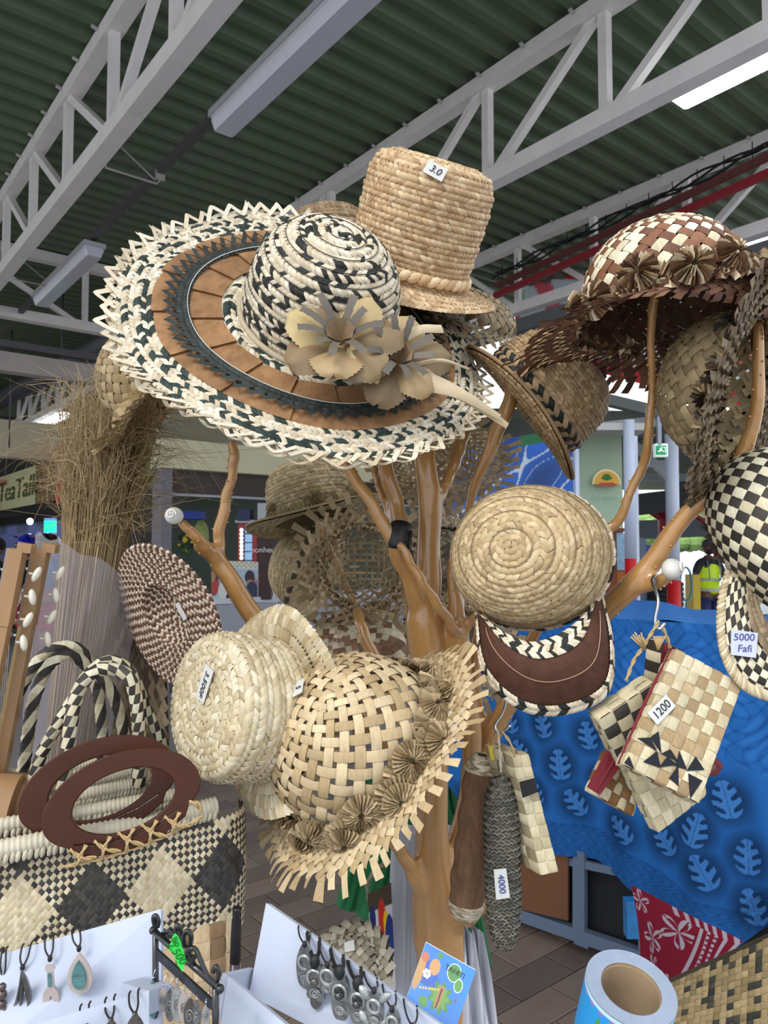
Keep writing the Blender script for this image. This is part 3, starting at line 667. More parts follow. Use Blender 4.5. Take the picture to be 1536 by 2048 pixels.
def tag_paper(hat, th, s, w, h, rot, txt, parent, tsize, name='price_tag', col='#cfcfca'):
    c = hat.pos(np.array([th]), np.array([s]), np.array([.0035]))[0]; n = nrm(hat.pos(np.array([th]), np.array([s]), np.array([.02]))[0] - c)
    F = frame(n); F = F @ np.array([[math.cos(rot), -math.sin(rot), 0], [math.sin(rot), math.cos(rot), 0], [0, 0, 1]])
    g = G(); g.poly([(-w / 2, -h / 2), (w / 2, -h / 2 * .93), (w / 2 * .96, h / 2), (-w / 2 * .97, h / 2 * .95)], .0006, F, c); o = make(name, g, mat('paper' + col, col, .6, noise=.06, scale=60), parent, smooth=False)
    if txt: text('handwriting', txt, tsize, F, c + n * .0012, mat('pen_ink', '#1d1e2b', .5), o, ext=.0002, shear=.2)
    return o
def proj(P):
    q = P - np.array([0, 0, CAMZ]); c_, s_ = math.cos(PITCH), math.sin(PITCH); d = q[..., 1] * c_ + q[..., 2] * s_; z = -q[..., 1] * s_ + q[..., 2] * c_
    return 768 + q[..., 0] / d * FPX, 1024 - z / d * FPX, d
def find_on(hat, px, py):
    th, s = np.meshgrid(np.linspace(0, 2 * PI, 180), np.linspace(.004, hat.se * .98, 90)); P = hat.pos(th, s, np.zeros(th.shape)); x, y, d = proj(P)
    cost = np.hypot(x - px, y - py) + 900 * (d - d.min()); i = np.unravel_index(np.argmin(cost), cost.shape); return th[i], s[i]
def tag_at(hat, px, py, w, h, rot, txt, parent, tsize, col='#cfcfca', lift=.0055):
    th, s = find_on(hat, px, py); c = hat.pos(np.array([th]), np.array([s]), np.array([lift]))[0]; n = nrm(hat.pos(np.array([th]), np.array([s]), np.array([.03]))[0] - hat.pos(np.array([th]), np.array([s]), np.array([.0]))[0])
    X = nrm(np.cross(ZV, n)) if abs(n[2]) < .9 else nrm(np.array([1, 0, 0]) - n * n[0]); Y = np.cross(n, X); F = np.stack([X * math.cos(rot) + Y * math.sin(rot), -X * math.sin(rot) + Y * math.cos(rot), n], 1)
    g = G(); g.poly([(-w / 2, -h / 2), (w / 2, -h / 2 * .93), (w / 2 * .96, h / 2), (-w / 2 * .97, h / 2 * .95)], .0006, F, c); o = make('price_tag', g, mat('paper' + col, col, .6, noise=.06, scale=60), parent, smooth=False)
    if txt: text('handwriting', txt, tsize, F, c + n * .0012, mat('pen_ink', '#1d1e2b', .5), o, ext=.0002, shear=.2)
    return o
def camvec(r, u, t):  # right, up, towards the camera
    return nrm(np.array([r, -t, u]))
def hroot(name, hat, label, group=None, cat='hat'): return root(name, hat.o, label, cat, group)
# ============================================================= THE HATS
# --- the big spotted sun hat in the middle
h = Hat(W(634, 650, 1.10), camvec(.27, .60, .76), roll=math.radians(-20), rb=.106, ht=.150, R=.266, n=2.7, ax=1.05, ay=1.0, droop=.012, wave=(.012, 2, 1.2), wave2=(.006, 5, .4), shift=(-.016, 0))
H1 = h; r_ = hroot('sun_hat', h, 'very wide black and cream speckled sun hat with leather brim rings and leaf flower')
def spots(p=.17, seed=0):
    def f(th, k, j, n):
        q = RNG.random(len(th)) < p * .62; q2 = np.roll(q, 1) & (RNG.random(len(th)) < .28); return q | q2
    return f
g = G(); braid(g, h, .002, h.sc, .0172, .0088, SPOT, lift=.003, thick=.0012, black=spots(.36), bcol=BLK)
make('crown', g, STRAW, r_, kind='stuff'); lining(h, .002, h.sc, STRAWF, r_, col=LA('#8a7a5c'))
stitches(h, 0, h.sc, .0172, LA('#3a3c38'), mat('dark_thread', '#4a4a45', .8), r_)
sb = h.sc; bl = h.se - h.sc
g = G(); braid(g, h, sb, sb + .20 * bl, .0150, .0095, SPOT, rows=2, lift=.003, thick=.0011, black=spots(.36, 3), bcol=GRN)
make('inner_brim_ring', g, STRAW, r_, kind='stuff')
g = G(); braid(g, h, sb + .70 * bl, sb + .99 * bl, .0185, .0090, SPOT, rows=2, lift=.003, thick=.0012, black=spots(.40, 5), bcol=GRN)
make('outer_brim_ring', g, STRAW, r_, kind='stuff')
lining(h, sb, h.se, STRAWF, r_, name='brim_underside', off=-.0035, ns=30, nt=90, col=LA('#9a8a68'))
def petals(sa, sb_, n, nm, hh, th0=0, ov=1.18):
    for i in range(n):
        t0 = th0 + i * 2 * PI / n; dt = 2 * PI / n * ov; u, v = np.meshgrid(np.linspace(0, 1, 9), np.linspace(0, 1, 5), indexing='ij')
        Hh = hh + .0026 * u - .0022 * (1 - u) + .0012 * np.sin(u * PI); P = h.pos(t0 + dt * u, sa + (sb_ - sa) * v, Hh)
        g = G(); g.grid(P, LA('#98714c') * RNG.uniform(.85, 1.15)); Q = h.pos(np.full(5, t0 + dt), sa + (sb_ - sa) * v[0], np.full(5, hh - .003)); g.grid(np.stack([P[-1], Q]), LA('#7b5233'))
        make(nm, g, LEATHER, r_)
petals(sb + .17 * bl, sb + .47 * bl, 17, 'bark_panel', .002)
petals(sb + .44 * bl, sb + .71 * bl, 15, 'bark_panel', .001, .2)
g = G(); DKB = pal('#2e3431', '#383e3a', '#262b29')
braid(g, h, sb + .42 * bl, sb + .52 * bl, .016, .010, DKB, rows=2, lift=.001, thick=.0014, b0=.0060)
for i in range(66):
    t0 = i * 2 * PI / 66; u = np.linspace(0, 1, 5); tri = 1 - np.abs(2 * u - 1)
    th = t0 + 2 * PI / 66 * 1.5 * u; ss = sb + .50 * bl + tri * .018 * RNG.uniform(.85, 1.15); V = np.stack([h.pos(th, ss - .004, np.full(5, .0065) + .004 * tri), h.pos(th + .012, ss + .004, np.full(5, .0075) + .004 * tri)], 1).reshape(-1, 3)
    g.arr(V[None], [(2 * k, 2 * k + 1, 2 * k + 3, 2 * k + 2) for k in range(4)], pick(DKB, 1))
make('black_zigzag_braid', g, STRAW, r_, kind='stuff')
g = G(); t = np.linspace(0, 2 * PI, 150); g.tube(h.pos(t, np.full(150, sb + .43 * bl), np.full(150, .0085)), .0007, 4, cap=False); make('white_seam', g, mat('pale_thread', '#cfcfc6', .8), r_)
g = G(); loops(g, h, h.se + .002, 70, .022, SPOT, w=.0062, hk=.007, span=1.5); loops(g, h, h.se, 62, .017, SPOT, w=.0058, hk=-.006, span=2.3); make('looped_edge', g, STRAW, r_, kind='stuff')
g = G(); t = np.linspace(0, 2 * PI, 90); P, Nn = hat_path(h, h.sc - .004, .004); g.tube(P, .0045, 8, col=LA('#bfae92'), cap=False); make('hat_cord', g, STRAW, r_)
# leaf flowers on the brim
def flower(c, n, R_, roll, nm, palette, npet=7, sub=True):
    F = frame(n, roll); fr_ = root(nm, c, None, None); fr_.parent = r_; fr_.matrix_parent_inverse = _inv(r_)
    for i in range(npet):
        a = 2 * PI * i / npet + RNG.uniform(-.12, .12); L_ = R_ * RNG.uniform(.92, 1.12); W_ = R_ * .44; u = np.linspace(0, 1, 27); wv = W_ * np.clip(np.sin(np.clip(u * .84 + .10, 0, 1) * PI) ** .6, .05, 1); wv = wv * (1 + .10 * (np.arange(27) % 2)); wv[-1] *= .3
        vv = np.linspace(-1, 1, 7); X = (u * L_)[:, None] * np.ones(7); Y = wv[:, None] * vv; Z = .004 + .028 * np.sin(u * 2.0)[:, None] * 1 - .010 * np.abs(vv)[None] + .02 * (u[:, None] ** 2) * RNG.uniform(-.6, .5) + (i % 2) * .003
        P = c + F[:, 0] * (X * math.cos(a) - Y * math.sin(a))[..., None] + F[:, 1] * (X * math.sin(a) + Y * math.cos(a))[..., None] + F[:, 2] * Z[..., None]
        col = palette[i % len(palette)] * RNG.uniform(.85, 1.12); cc = np.tile(col, (27 * 7, 1)); st = (1 + .07 * np.sin(vv * 14))[None, :, None] * np.ones((27, 7, 1)); cc = cc * st.reshape(-1, 1)
        g = G(); g.grid(P, cc); make('petal', g, mat('dry_leaf', attr=True, rough=.6, noise=.12, scale=90, sss=0), fr_)
    for i in range(9):
        a = 2 * PI * (i + .5) / 9 + RNG.uniform(-.2, .2); u = np.linspace(.2, .66 * RNG.uniform(.8, 1.1), 8); wv = R_ * .062 * (1 + .2 * (np.arange(8) % 2)); X = np.stack([u * R_] * 2, 1); Y = np.stack([-wv, wv], 1); Z = .022 + .030 * np.sin(X / R_ * 2.2)
        P = c + F[:, 0] * (X * math.cos(a) - Y * math.sin(a))[..., None] + F[:, 1] * (X * math.sin(a) + Y * math.cos(a))[..., None] + F[:, 2] * Z[..., None]
        g = G(); g.grid(P, LA('#5d554a') * RNG.uniform(.8, 1.2)); make('dark_stamen_strip', g, mat('dry_leaf'), fr_)
    g = G(); t = np.linspace(0, 2 * PI, 8); P = np.stack([c + F[:, 0] * (rr * np.cos(t))[:, None] + F[:, 1] * (rr * np.sin(t))[:, None] + F[:, 2] * zz for rr, zz in ((.003, .012), (.008, .020), (.0155 * R_ / .06, .040))]); g.grid(P, LA('#8a7358')); make('leaf_cup', g, mat('dry_leaf'), fr_, smooth=False)
    return fr_
LP = pal('#86704f', '#b39a6e', '#94795a', '#c4ac78', '#7f684a', '#a48a63')
flower(W(680, 700, .975), camvec(.05, .42, .9), .076, .3, 'leaf_flower', LP)
flower(W(785, 735, 1.00), camvec(.25, .30, .9), .070, .9, 'leaf_flower', LP, npet=6)
for (x0, y0, x1, y1, w0, w1, d1) in [(790, 690, 885, 658, .006, .006, 1.0), (825, 730, 938, 738, .003, .0015, .98), (815, 745, 1015, 852, .012, .004, 1.0), (835, 765, 1000, 835, .010, .004, .99), (820, 770, 985, 832, .006, .002, 1.02)]:
    a, b = W(x0, y0, .985), W(x1, y1, d1); P = bez([a, (a + b) / 2 + np.array([0, -.012, .006]), b], 8); sd = nrm(np.cross(b - a, [0, 1, 0])); ww = np.linspace(w0, w1, len(P))[:, None]
    g = G(); g.grid(np.stack([P - sd * ww, P + np.array([0, -.003, 0]), P + sd * ww], 1), LA('#cbb795') * RNG.uniform(.9, 1.1)); make('leaf_stalk', g, mat('dry_leaf'), r_)

# --- tall plain straw hat on top
h = Hat(W(812, 556, 1.19), camvec(.25, .82, .46), roll=.2, rb=.095, ht=.175, R=.142, n=7, neck=.93, droop=.010, ax=1.05, wave=(.006, 2, .6))
r_ = hroot('straw_hat', h, 'tall tan straw hat with plaited hatband, topmost hat over the speckled sun hat')
g = G(); braid(g, h, .003, h.sc, .0240, .0098, TAN, rows=3, lift=.0030, thick=.0012); make('crown', g, STRAW, r_, kind='stuff'); lining(h, .002, h.se, STRAWF, r_, col=LA('#8d6c48'))
g = G(); braid(g, h, h.sc, h.se, .0125, .009, TAN, rows=2, lift=.003, thick=.001); make('brim', g, STRAW, r_, kind='stuff')
g = G(); n = 40
for i in range(n):
    th = 2 * PI * i / n; p = h.pos(np.array([th]), np.array([h.sc - .017]), np.array([.005]))[0]; q = h.pos(np.array([th + .1]), np.array([h.sc - .017]), np.array([.005]))[0]; nn = nrm(h.pos(np.array([th]), np.array([h.sc - .017]), np.array([.02]))[0] - p)
    x = nrm(q - p); y = np.cross(nn, x); R3 = np.stack([x * .8 + y * .6, -x * .6 + y * .8, nn], 1); g.ball(p, (.0125, .0075, .0045), R3, 8, 5, col=TAN[i % 3] * 1.2)
make('plaited_band', g, STRAW, r_, kind='stuff'); P, Nn = hat_path(h, h.sc - .017, .0035); g = G(); g.tube(P, .0045, 6, col=LA('#3d3227'), cap=False, flat=1); make('dark_band', g, STRAW, r_)
tag_at(h, 868, 344, .030, .020, -.5, '3.0', r_, .014)

# --- cap in front
h = Hat(W(1066, 1116, 1.06), camvec(-.42, .12, .90), roll=.35, rb=.098, ht=.118, R=.101, n=2.45, ax=1.0, ay=1.12)
H3 = h; r_ = hroot('peaked_hat', h, 'pale straw cap with brown leather visor, front and centre right', cat='hat')
g = G(); braid(g, h, .001, h.sc, .0240, .0105, STR, rows=3, lift=.0016, thick=.0012); make('crown', g, STRAW, r_, kind='stuff'); lining(h, .002, h.sc, STRAWF, r_, col=LA('#84704e')); stitches(h, 0, h.sc, .0240, LA('#7b684a'), mat('tan_thread', '#7b684a', .8), r_, th=.0005)
g = G(); braid(g, h, h.sc - .010, h.sc + .001, .012, .013, SPOT, rows=2, lift=.006, thick=.0013, black=spots(.4, 2)); make('speckled_edge_band', g, STRAW, r_, kind='stuff')
# visor sheet: inner curve on the crown edge, outer curve in space
def visor_sheet(inner, outer, n=50, nw=18, sag=.02):
    I = bez(inner, n * 2); O = bez(outer, n * 2); ti = np.linspace(0, 1, len(I)); to = np.linspace(0, 1, len(O)); t = np.linspace(0, 1, n)
    I = np.stack([np.interp(t, ti, I[:, k]) for k in range(3)], 1); O = np.stack([np.interp(t, to, O[:, k]) for k in range(3)], 1)
    def f(u, v):
        ii = np.stack([np.interp(u, t, I[:, k]) for k in range(3)], -1); oo = np.stack([np.interp(u, t, O[:, k]) for k in range(3)], -1)
        return ii * (1 - v)[..., None] + oo * v[..., None] + np.array([0, -1., .3]) * (sag * np.sin(v * PI) * np.sin(u * PI))[..., None]
    return f
def fpos(f):
    def p(u, v, H):
        e = 2e-3; P = f(u, v); n = np.cross(f(u + e, v) - f(u - e, v), f(u, v + e) - f(u, v - e)); n /= np.linalg.norm(n, axis=-1)[..., None] + 1e-12
        return P + n * np.asarray(H)[..., None]
    return p
vin = [W(958, 1222, 1.02), W(1000, 1262, .985), W(1060, 1288, .965), W(1120, 1272, .965), W(1168, 1232, .985), W(1198, 1172, 1.02)]
vout = [W(955, 1222, 1.035), W(968, 1340, 1.0), W(1035, 1410, .975), W(1120, 1424, .965), W(1210, 1385, .97), W(1222, 1290, .985), W(1196, 1172, 1.03)]
vf = visor_sheet(vin, vout); vp = fpos(vf)
# orientation of the sheet normal: make sure it looks at the camera
sg_ = 1 if (vp(np.array([.5]), np.array([.5]), np.array([.01]))[0] - vp(np.array([.5]), np.array([.5]), np.array([0.]))[0])[1] < 0 else -1
u, v = np.meshgrid(np.linspace(0, 1, 60), np.linspace(0, 1, 20), indexing='ij')
def vpn(u, v, H): return vp(u, v, sg_ * np.asarray(H))
g = G(); g.grid(vpn(u, v, np.zeros(u.shape)), LA('#4f3022')); g.grid(vpn(u, v, np.full(u.shape, -.004))[::-1], LA('#b09a74')); make('visor', g, LEATHER, r_)
def strip_weave(posf, u0, u1, v0f, v1f, n, rows, palette, black=None, thick=.0011, base=.003, bcol=BLK, lean=.6):
    g = G()
    for j in range(rows):
        uu = u0 + (u1 - u0) * (np.arange(n) + .5 + .5 * (j % 2)) / n; va, vb = v0f(uu), v1f(uu); sg = 1 if j % 2 == 0 else -1
        vc = va + (vb - va) * (j + .5) / rows; du = (u1 - u0) / n
        cols = pick(palette, n)
        if black is not None: k = black(uu * 40, j, 0, n); cols[k] = bcol * RNG.uniform(.7, 1.5, (k.sum(), 1))
        emit(g, posf, uu, vc, (np.full(n, sg * du * lean), (vb - va) / rows * .62), (np.full(n, du * .5), np.zeros(n)), thick, cols, base=base)
    return g
c1 = lambda x: (lambda u: np.full(np.shape(u), x))
g = strip_weave(vpn, .02, .98, c1(-.02), lambda u: .04 + .20 * np.sin(np.clip(u, 0, 1) * PI), 42, 3, SPOT, black=lambda a, j, k, n: np.sin(a * 2.1 + j) > .35); make('visor_top_band', g, STRAW, r_, kind='stuff')
g = strip_weave(vpn, .0, 1., lambda u: 1 - .10 - .08 * (1 - np.sin(np.clip(u, 0, 1) * PI)), c1(1.03), 62, 2, SPOT, black=lambda a, j, k, n: np.sin(a * 1.9 + .4 * j) > .62); make('visor_trim', g, STRAW, r_, kind='stuff')
g = G(); t = np.linspace(.1, .93, 40); g.tube(vpn(t, .28 + .30 * np.sin((t - .1) / .83 * PI) ** .6, np.full(40, .0015)), .0005, 4, col=LA('#caa489')); make('visor_stitching', g, STRAW, r_)
# crown top stitched T

# --- cream hat with pleated brim
h = Hat(W(532, 1414, 1.05), camvec(-.70, .17, .66), roll=-.2, rb=.092, ht=.098, R=.132, n=10, ax=1.02, ay=1.12, droop=.01, wave=(.008, 3, .5), neck=1.0)
r_ = hroot('cream_hat', h, 'cream flat-topped straw hat with pleated brim and paper tag reading 3.500F')
g = G(); braid(g, h, .003, h.sc, .0190, .0105, CREAM, lift=.0036, thick=.0012); make('crown', g, STRAW, r_, kind='stuff'); lining(h, .002, h.se, STRAWF, r_, col=LA('#9a8a62'))
g = G()
for s_, t_ in ((.010, .3), (.026, .15), (.040, 0.)):
    P, Nn = hat_path(h, h.sc + s_, .004, n=240); ruffle(g, P, Nn, .017, 105, .0022, CREAM, tilt=t_)
make('pleated_brim', g, STRAW, r_, kind='stuff')
tag_at(h, 416, 1368, .046, .024, -1.85, '3.500F', r_, .013)

# --- big open plaited hat below
h = Hat(W(736, 1508, 1.03), camvec(-.64, .67, .36), roll=0, rb=.116, ht=.146, R=.174, n=2.25, droop=.0, wave=(.008, 2, .8), wave2=(.006, 5, 0), ax=1.08, ay=.98)
H4 = h; r_ = hroot('plaited_hat', h, 'large open plaited natural hat with ruffled rosettes, centre bottom above the green bag')
PL = pal('#cbb38b', '#b89f77', '#d6c09a', '#ab9169', '#cfb892')
g = G(); plait_top(g, h, .066, .0146, PL, gap=.33, thick=.0015, rot=.5); plait(g, h, .064, h.sc - .002, 24, PL, gap=.315, thick=.0015, stretch=1.05); make('crown', g, STRAW, r_, kind='stuff')
g = G(); s_end, k = plait(g, h, h.sc, h.se - .002, 64, PL, gap=.40, thick=.0014); fringe(g, h, s_end - .006, .024, 60, PL, w=.5, drop=.004); make('brim', g, STRAW, r_, kind='stuff')
RP_ = pal('#b39d7a', '#9b8664', '#c4ae88', '#8a7657', '#b8a27c')
g = G()
for k in range(3):
    P, Nn = hat_path(h, h.sc - .020 + .007 * k, .010 + .004 * (k % 2), n=400, wob=.010, wk=11, ph=k * 2.1); ruffle(g, P, Nn, .025, 190, .0028, RP_, tilt=.3 - .4 * (k % 2))
make('ruffled_band', g, STRAW, r_, kind='stuff')
for i in range(20):
    g = G(); rosette(g, h, i * 2 * PI / 20 + .1, h.sc - .014 + (.011 if i % 2 else -.009), .026, RP_, H=.014 + .006 * (i % 2), amp=.0036); make('rosette', g, STRAW, r_, kind='stuff')
tag_at(h, 578, 1352, .026, .016, -.9, '5', r_, .012)

# --- brown chequered hat upper right
BW = np.concatenate([WHITEY, BROWNW])
def chk(k, idx, sg):
    n = len(idx); c = pick(WHITEY, n); d = pick(BROWNW, n); m = np.full(n, np.ndim(sg) == 0 and sg > 0) ^ (RNG.random(n) < .14)
    c[m] = d[m]; return c
h = Hat(W(1340, 632, .98), camvec(-.14, .95, -.10), roll=.0, rb=.102, ht=.125, R=.155, n=2.4, droop=.022, ax=1.08, ay=1.0, wave=(.020, 1, 2.8), wave2=(.006, 3, .3), shift=(-.035, .045))
r_ = hroot('chequered_hat', h, 'brown and cream chequered plaited hat with rosettes, top right under the cable tray')
g = G(); plait_top(g, h, .055, .0125, BW, gap=.43, thick=.0014, rot=.3, colf=lambda I, J, sg: np.where((sg > 0)[:, None], pick(WHITEY, len(I)), pick(BROWNW, len(I)))); plait(g, h, .053, h.sc, 28, BW, gap=.41, thick=.0014, colf=chk); plait(g, h, .053, h.sc, 28, pal('#5d3f2e', '#4f3527', '#6d4a36'), gap=.40, thick=.0008, b0=-.0034); make('crown', g, STRAW, r_, kind='stuff')
g = G(); DBR = pal('#6d4a36', '#5d3f2e', '#7d573f', '#4f3527'); s_end, k = plait(g, h, h.sc, h.se - .004, 46, DBR, gap=.37, thick=.0013); fringe(g, h, s_end - .006, .018, 60, DBR, w=.6, drop=.004); make('brim', g, STRAW, r_, kind='stuff')
RB_ = pal('#8a6a4e', '#6b4d38', '#d5c6a6', '#5a3f2e', '#b8a07c')
g = G()
for k in range(2):
    P, Nn = hat_path(h, h.sc - .016 + .009 * k, .010, n=400, wob=.008, wk=10, ph=k * 2.4); ruffle(g, P, Nn, .019, 170, .0026, RB_, tilt=.25)
make('ruffled_band', g, STRAW, r_, kind='stuff')
for i in range(13):
    g = G(); rosette(g, h, i * 2 * PI / 13 + .25, h.sc - .020 + (.008 if i % 2 else -.004), .027, RB_, H=.014 + .005 * (i % 2), npl=28, amp=.0036); make('rosette', g, STRAW, r_, kind='stuff')
g = G(); g.box(W(1328, 436, .96), (.008, .003, .003), frame([.3, -.2, 1])); make('paper_scrap', g, mat('yellow_paper', '#d9d5a4', .6), r_, smooth=False)

# --- olive plaited hat at the right edge
OL = pal('#9a8662', '#8a7757', '#aa966f', '#7c6a4e')
h = Hat(W(1498, 785, .99), camvec(-.74, .32, -.55), roll=.3, rb=.102, ht=.115, R=.165, n=2.2, droop=-.01, wave=(.016, 2, .9), wave2=(.007, 3, 0), ay=1.08)
r_ = hroot('olive_plaited_hat', h, 'olive brown plaited hat at the right edge, its open inside facing out')
g = G(); plait_top(g, h, .055, .0125, OL, gap=.43, thick=.0014, rot=.2); plait(g, h, .053, h.sc, 27, OL, gap=.36, thick=.0014); make('crown', g, STRAW, r_, kind='stuff')
OD = pal('#7d6a52', '#6c5a45', '#8d7a60', '#5f4e3c'); g = G(); s_end, k = plait(g, h, h.sc, h.se - .004, 52, OD, gap=.48, thick=.0014); fringe(g, h, s_end - .006, .012, 60, OD, w=.6, drop=-.002); make('brim', g, STRAW, r_, kind='stuff')
RO = pal('#8d7a5a', '#3f382c', '#6d5d45', '#a18d6a', '#332d25'); g = G()
for k in range(2):
    P, Nn = hat_path(h, h.sc - .014 + .010 * k, .009, n=400, wob=.007, wk=10, ph=k * 2.); ruffle(g, P, Nn, .020, 120, .0035, RO, tilt=.2)
make('ruffled_band', g, STRAW, r_, kind='stuff')
for i in range(8):
    g = G(); rosette(g, h, i * 2 * PI / 8, h.sc - .018, .023, RO, H=.012, npl=18, amp=.0035); make('rosette', g, STRAW, r_, kind='stuff')

# --- chequered cap at the right edge
CK = lambda k, idx, sg: np.where(((sg > 0) if np.ndim(sg) else np.full(len(idx), sg > 0))[:, None], pick(WHITEY, len(idx)), pick(DARKB, len(idx)))
h = Hat(W(1632, 1090, .98), camvec(-.25, .30, .90), roll=.1, rb=.105, ht=.10, R=.11, n=2.6, ay=1.45)
r_ = hroot('peaked_hat', h, 'black and cream chequered cap at the right edge with a paper tag reading 5000', cat='hat')
def straight(g, h, s0, s1, N, colf, w, thick=.0011, gap=.5):
    s = s0; k = 0
    while s < s1:
        r = float(h.rad(s)); n = N; dth = 2 * PI / n; th = np.arange(n) * dth; par = (np.arange(n) + k) % 2 == 0
        a = (np.where(par, dth * .72, 0), np.where(par, 0, w * .72)); b = (np.where(par, 0, dth * gap), np.where(par, w * gap, 0.))
        cols = np.where(par[:, None], pick(WHITEY, n), pick(DARKB, n)); emit(g, h.pos, th, np.full(n, s), a, b, thick, cols); s += w; k += 1
def topchk(I, J, sg): return np.where((sg > 0)[:, None], pick(WHITEY, len(I)), pick(DARKB, len(I)))
g = G(); plait_top(g, h, h.sc, .0135, WHITEY, gap=.5, thick=.001, colf=topchk, rot=.12); make('crown', g, STRAW, r_, kind='stuff'); lining(h, .002, h.sc, STRAWF, r_, col=LA('#5a503c'))
vin = [W(1492, 1108, 1.0), W(1500, 1180, .98), W(1520, 1240, .965), W(1560, 1290, .96), W(1620, 1310, .96)]
vout = [W(1476, 1095, 1.02), W(1446, 1200, .985), W(1450, 1300, .96), W(1490, 1368, .95), W(1560, 1395, .945), W(1640, 1390, .945)]
vf2 = visor_sheet(vin, vout, sag=.008); vp2 = fpos(vf2)
s2 = 1 if (vp2(np.array([.5]), np.array([.5]), np.array([.01]))[0] - vp2(np.array([.5]), np.array([.5]), np.array([0.]))[0])[1] < 0 else -1
vpn2 = lambda u, v, H: vp2(u, v, s2 * np.asarray(H))
u, v = np.meshgrid(np.linspace(0, 1, 40), np.linspace(0, 1, 14), indexing='ij'); g = G(); g.grid(vpn2(u, v, np.full(u.shape, -.001)), LA('#3a332a')); make('visor', g, STRAWF, r_)
g = G(); nu_, nv_ = 20, 8
I, J = np.meshgrid(np.arange(nu_), np.arange(nv_), indexing='ij'); I = I.ravel(); J = J.ravel(); par = (I + J) % 2 == 0; uu = (I + .5) / nu_; vv = (J + .5) / nv_
emit(g, vpn2, uu, vv, (np.where(par, .7 / nu_, 0), np.where(par, 0, .7 / nv_)), (np.where(par, 0, .5 / nu_), np.where(par, .5 / nv_, 0)), .001, topchk(I, J, np.where(par, 1, -1)), base=.0015); make('visor_check_weave', g, STRAW, r_, kind='stuff')
g = strip_weave(vpn2, .0, 1., c1(-.06), lambda u: .05 + .30 * np.sin(np.clip(u, 0, 1) * PI * .9), 26, 3, GREYT, base=.006); make('twill_band', g, STRAW, r_, kind='stuff')
P = bez([np.array(q) for q in vout], 60); g = G(); n = 56
d_ = np.linspace(0, 1, n); Pq = np.stack([np.interp(d_, np.linspace(0, 1, len(P)), P[:, k]) for k in range(3)], 1); tg = np.gradient(Pq, axis=0)
for i in range(n):
    x = nrm(tg[i]); R3 = frame(x, 0); y = np.cross([0, 1, 0], x); a = nrm(x + y * .9); g.ball(Pq[i], (.0115, .0045, .0055), np.stack([a, np.cross([0, -1., 0], a), np.array([0, -1., 0])], 1), 8, 5, col=CREAM[i % 5] * .95)
make('rolled_edge', g, STRAW, r_, kind='stuff')
c = vpn2(np.array([.46]), np.array([.62]), np.array([.006]))[0]; nn = nrm(vpn2(np.array([.46]), np.array([.62]), np.array([.02]))[0] - c); F = np.stack([nrm(np.cross(ZV, nn)), np.cross(nn, nrm(np.cross(ZV, nn))), nn], 1)
g = G(); g.poly([(-.016, -.015), (.013, -.018), (.017, .013), (-.014, .017)], .0006, F, c); o = make('price_tag', g, mat('paper_blue', '#b9bfd0', .5), r_, smooth=False)
for i, s in enumerate(('5000', 'Fafi')): text('handwriting', s, .0125, F, c + nn * .001 + F[:, 1] * (.007 - .014 * i), mat('blue_ink', '#3c3f86', .5), o, ext=.0002, shear=.15)

# --- tan fedora behind, right of centre
h = Hat(W(1052, 816, 1.20), camvec(.72, .56, .20), roll=.0, rb=.098, ht=.120, R=.134, n=3.2, ax=1.0, ay=1.06, droop=.0, wave=(.012, 2, PI))
r_ = hroot('straw_fedora', h, 'tan straw hat with black and cream woven band, right of the speckled sun hat')
TF = pal('#a98d68', '#9a7f5c', '#b79c76', '#8b7150'); g = G(); braid(g, h, .003, h.sc - .03, .017, .0098, TF, rows=3, lift=.003, thick=.001); make('crown', g, STRAW, r_, kind='stuff'); lining(h, .002, h.se, STRAWF, r_, col=LA('#7c6344'))
g = G(); braid(g, h, h.sc - .032, h.sc - .002, .03, .014, TF, rows=3, lift=.005, thick=.0013, black=lambda th, k, j, n: (np.arange(n) // 1 + j) % 2 == 0); make('hatband', g, STRAW, r_, kind='stuff')
g = G(); braid(g, h, h.sc, h.se, .0125, .0098, TF, rows=2, lift=.003, thick=.001); braid(g, h, h.sc, h.se, .0125, .0098, TF, b0=-.006, lift=-.003, thick=-.001); make('brim', g, STRAW, r_, kind='stuff')
g = G(); P, Nn = hat_path(h, h.se, 0); g.tube(P, .003, 6, col=LA('#8b7150'), cap=False); make('brim_edge', g, STRAW, r_)

# --- plaited hat behind at left
PL2 = pal('#b39a72', '#a0875f', '#c2aa82', '#8f7854')
h = Hat(W(338, 775, 1.28), camvec(-.66, .58, .16), roll=.4, rb=.098, ht=.12, R=.148, n=2.3, droop=.0, wave=(.012, 2, 0), ax=1.05)
r_ = hroot('plaited_bonnet', h, 'natural plaited hat hanging at left under the speckled sun hat brim')
g = G(); plait_top(g, h, .055, .012, PL2, gap=.43, thick=.0014); plait(g, h, .053, h.sc, 26, PL2, gap=.40, thick=.0016); make('crown', g, STRAW, r_, kind='stuff')
g = G(); s_end, k = plait(g, h, h.sc, h.se - .004, 40, PL2, gap=.42, thick=.0014); fringe(g, h, s_end - .006, .022, 50, PL2, w=.55); make('brim', g, STRAW, r_, kind='stuff')
g = G()
for k in range(5):
    P, Nn = hat_path(h, h.sc - .020 + .006 * k, .010 - .002 * abs(k - 2), n=300); ruffle(g, P, Nn, .008, 52, .0045, PL2, tilt=.2)
make('scaled_band', g, STRAW, r_, kind='stuff')

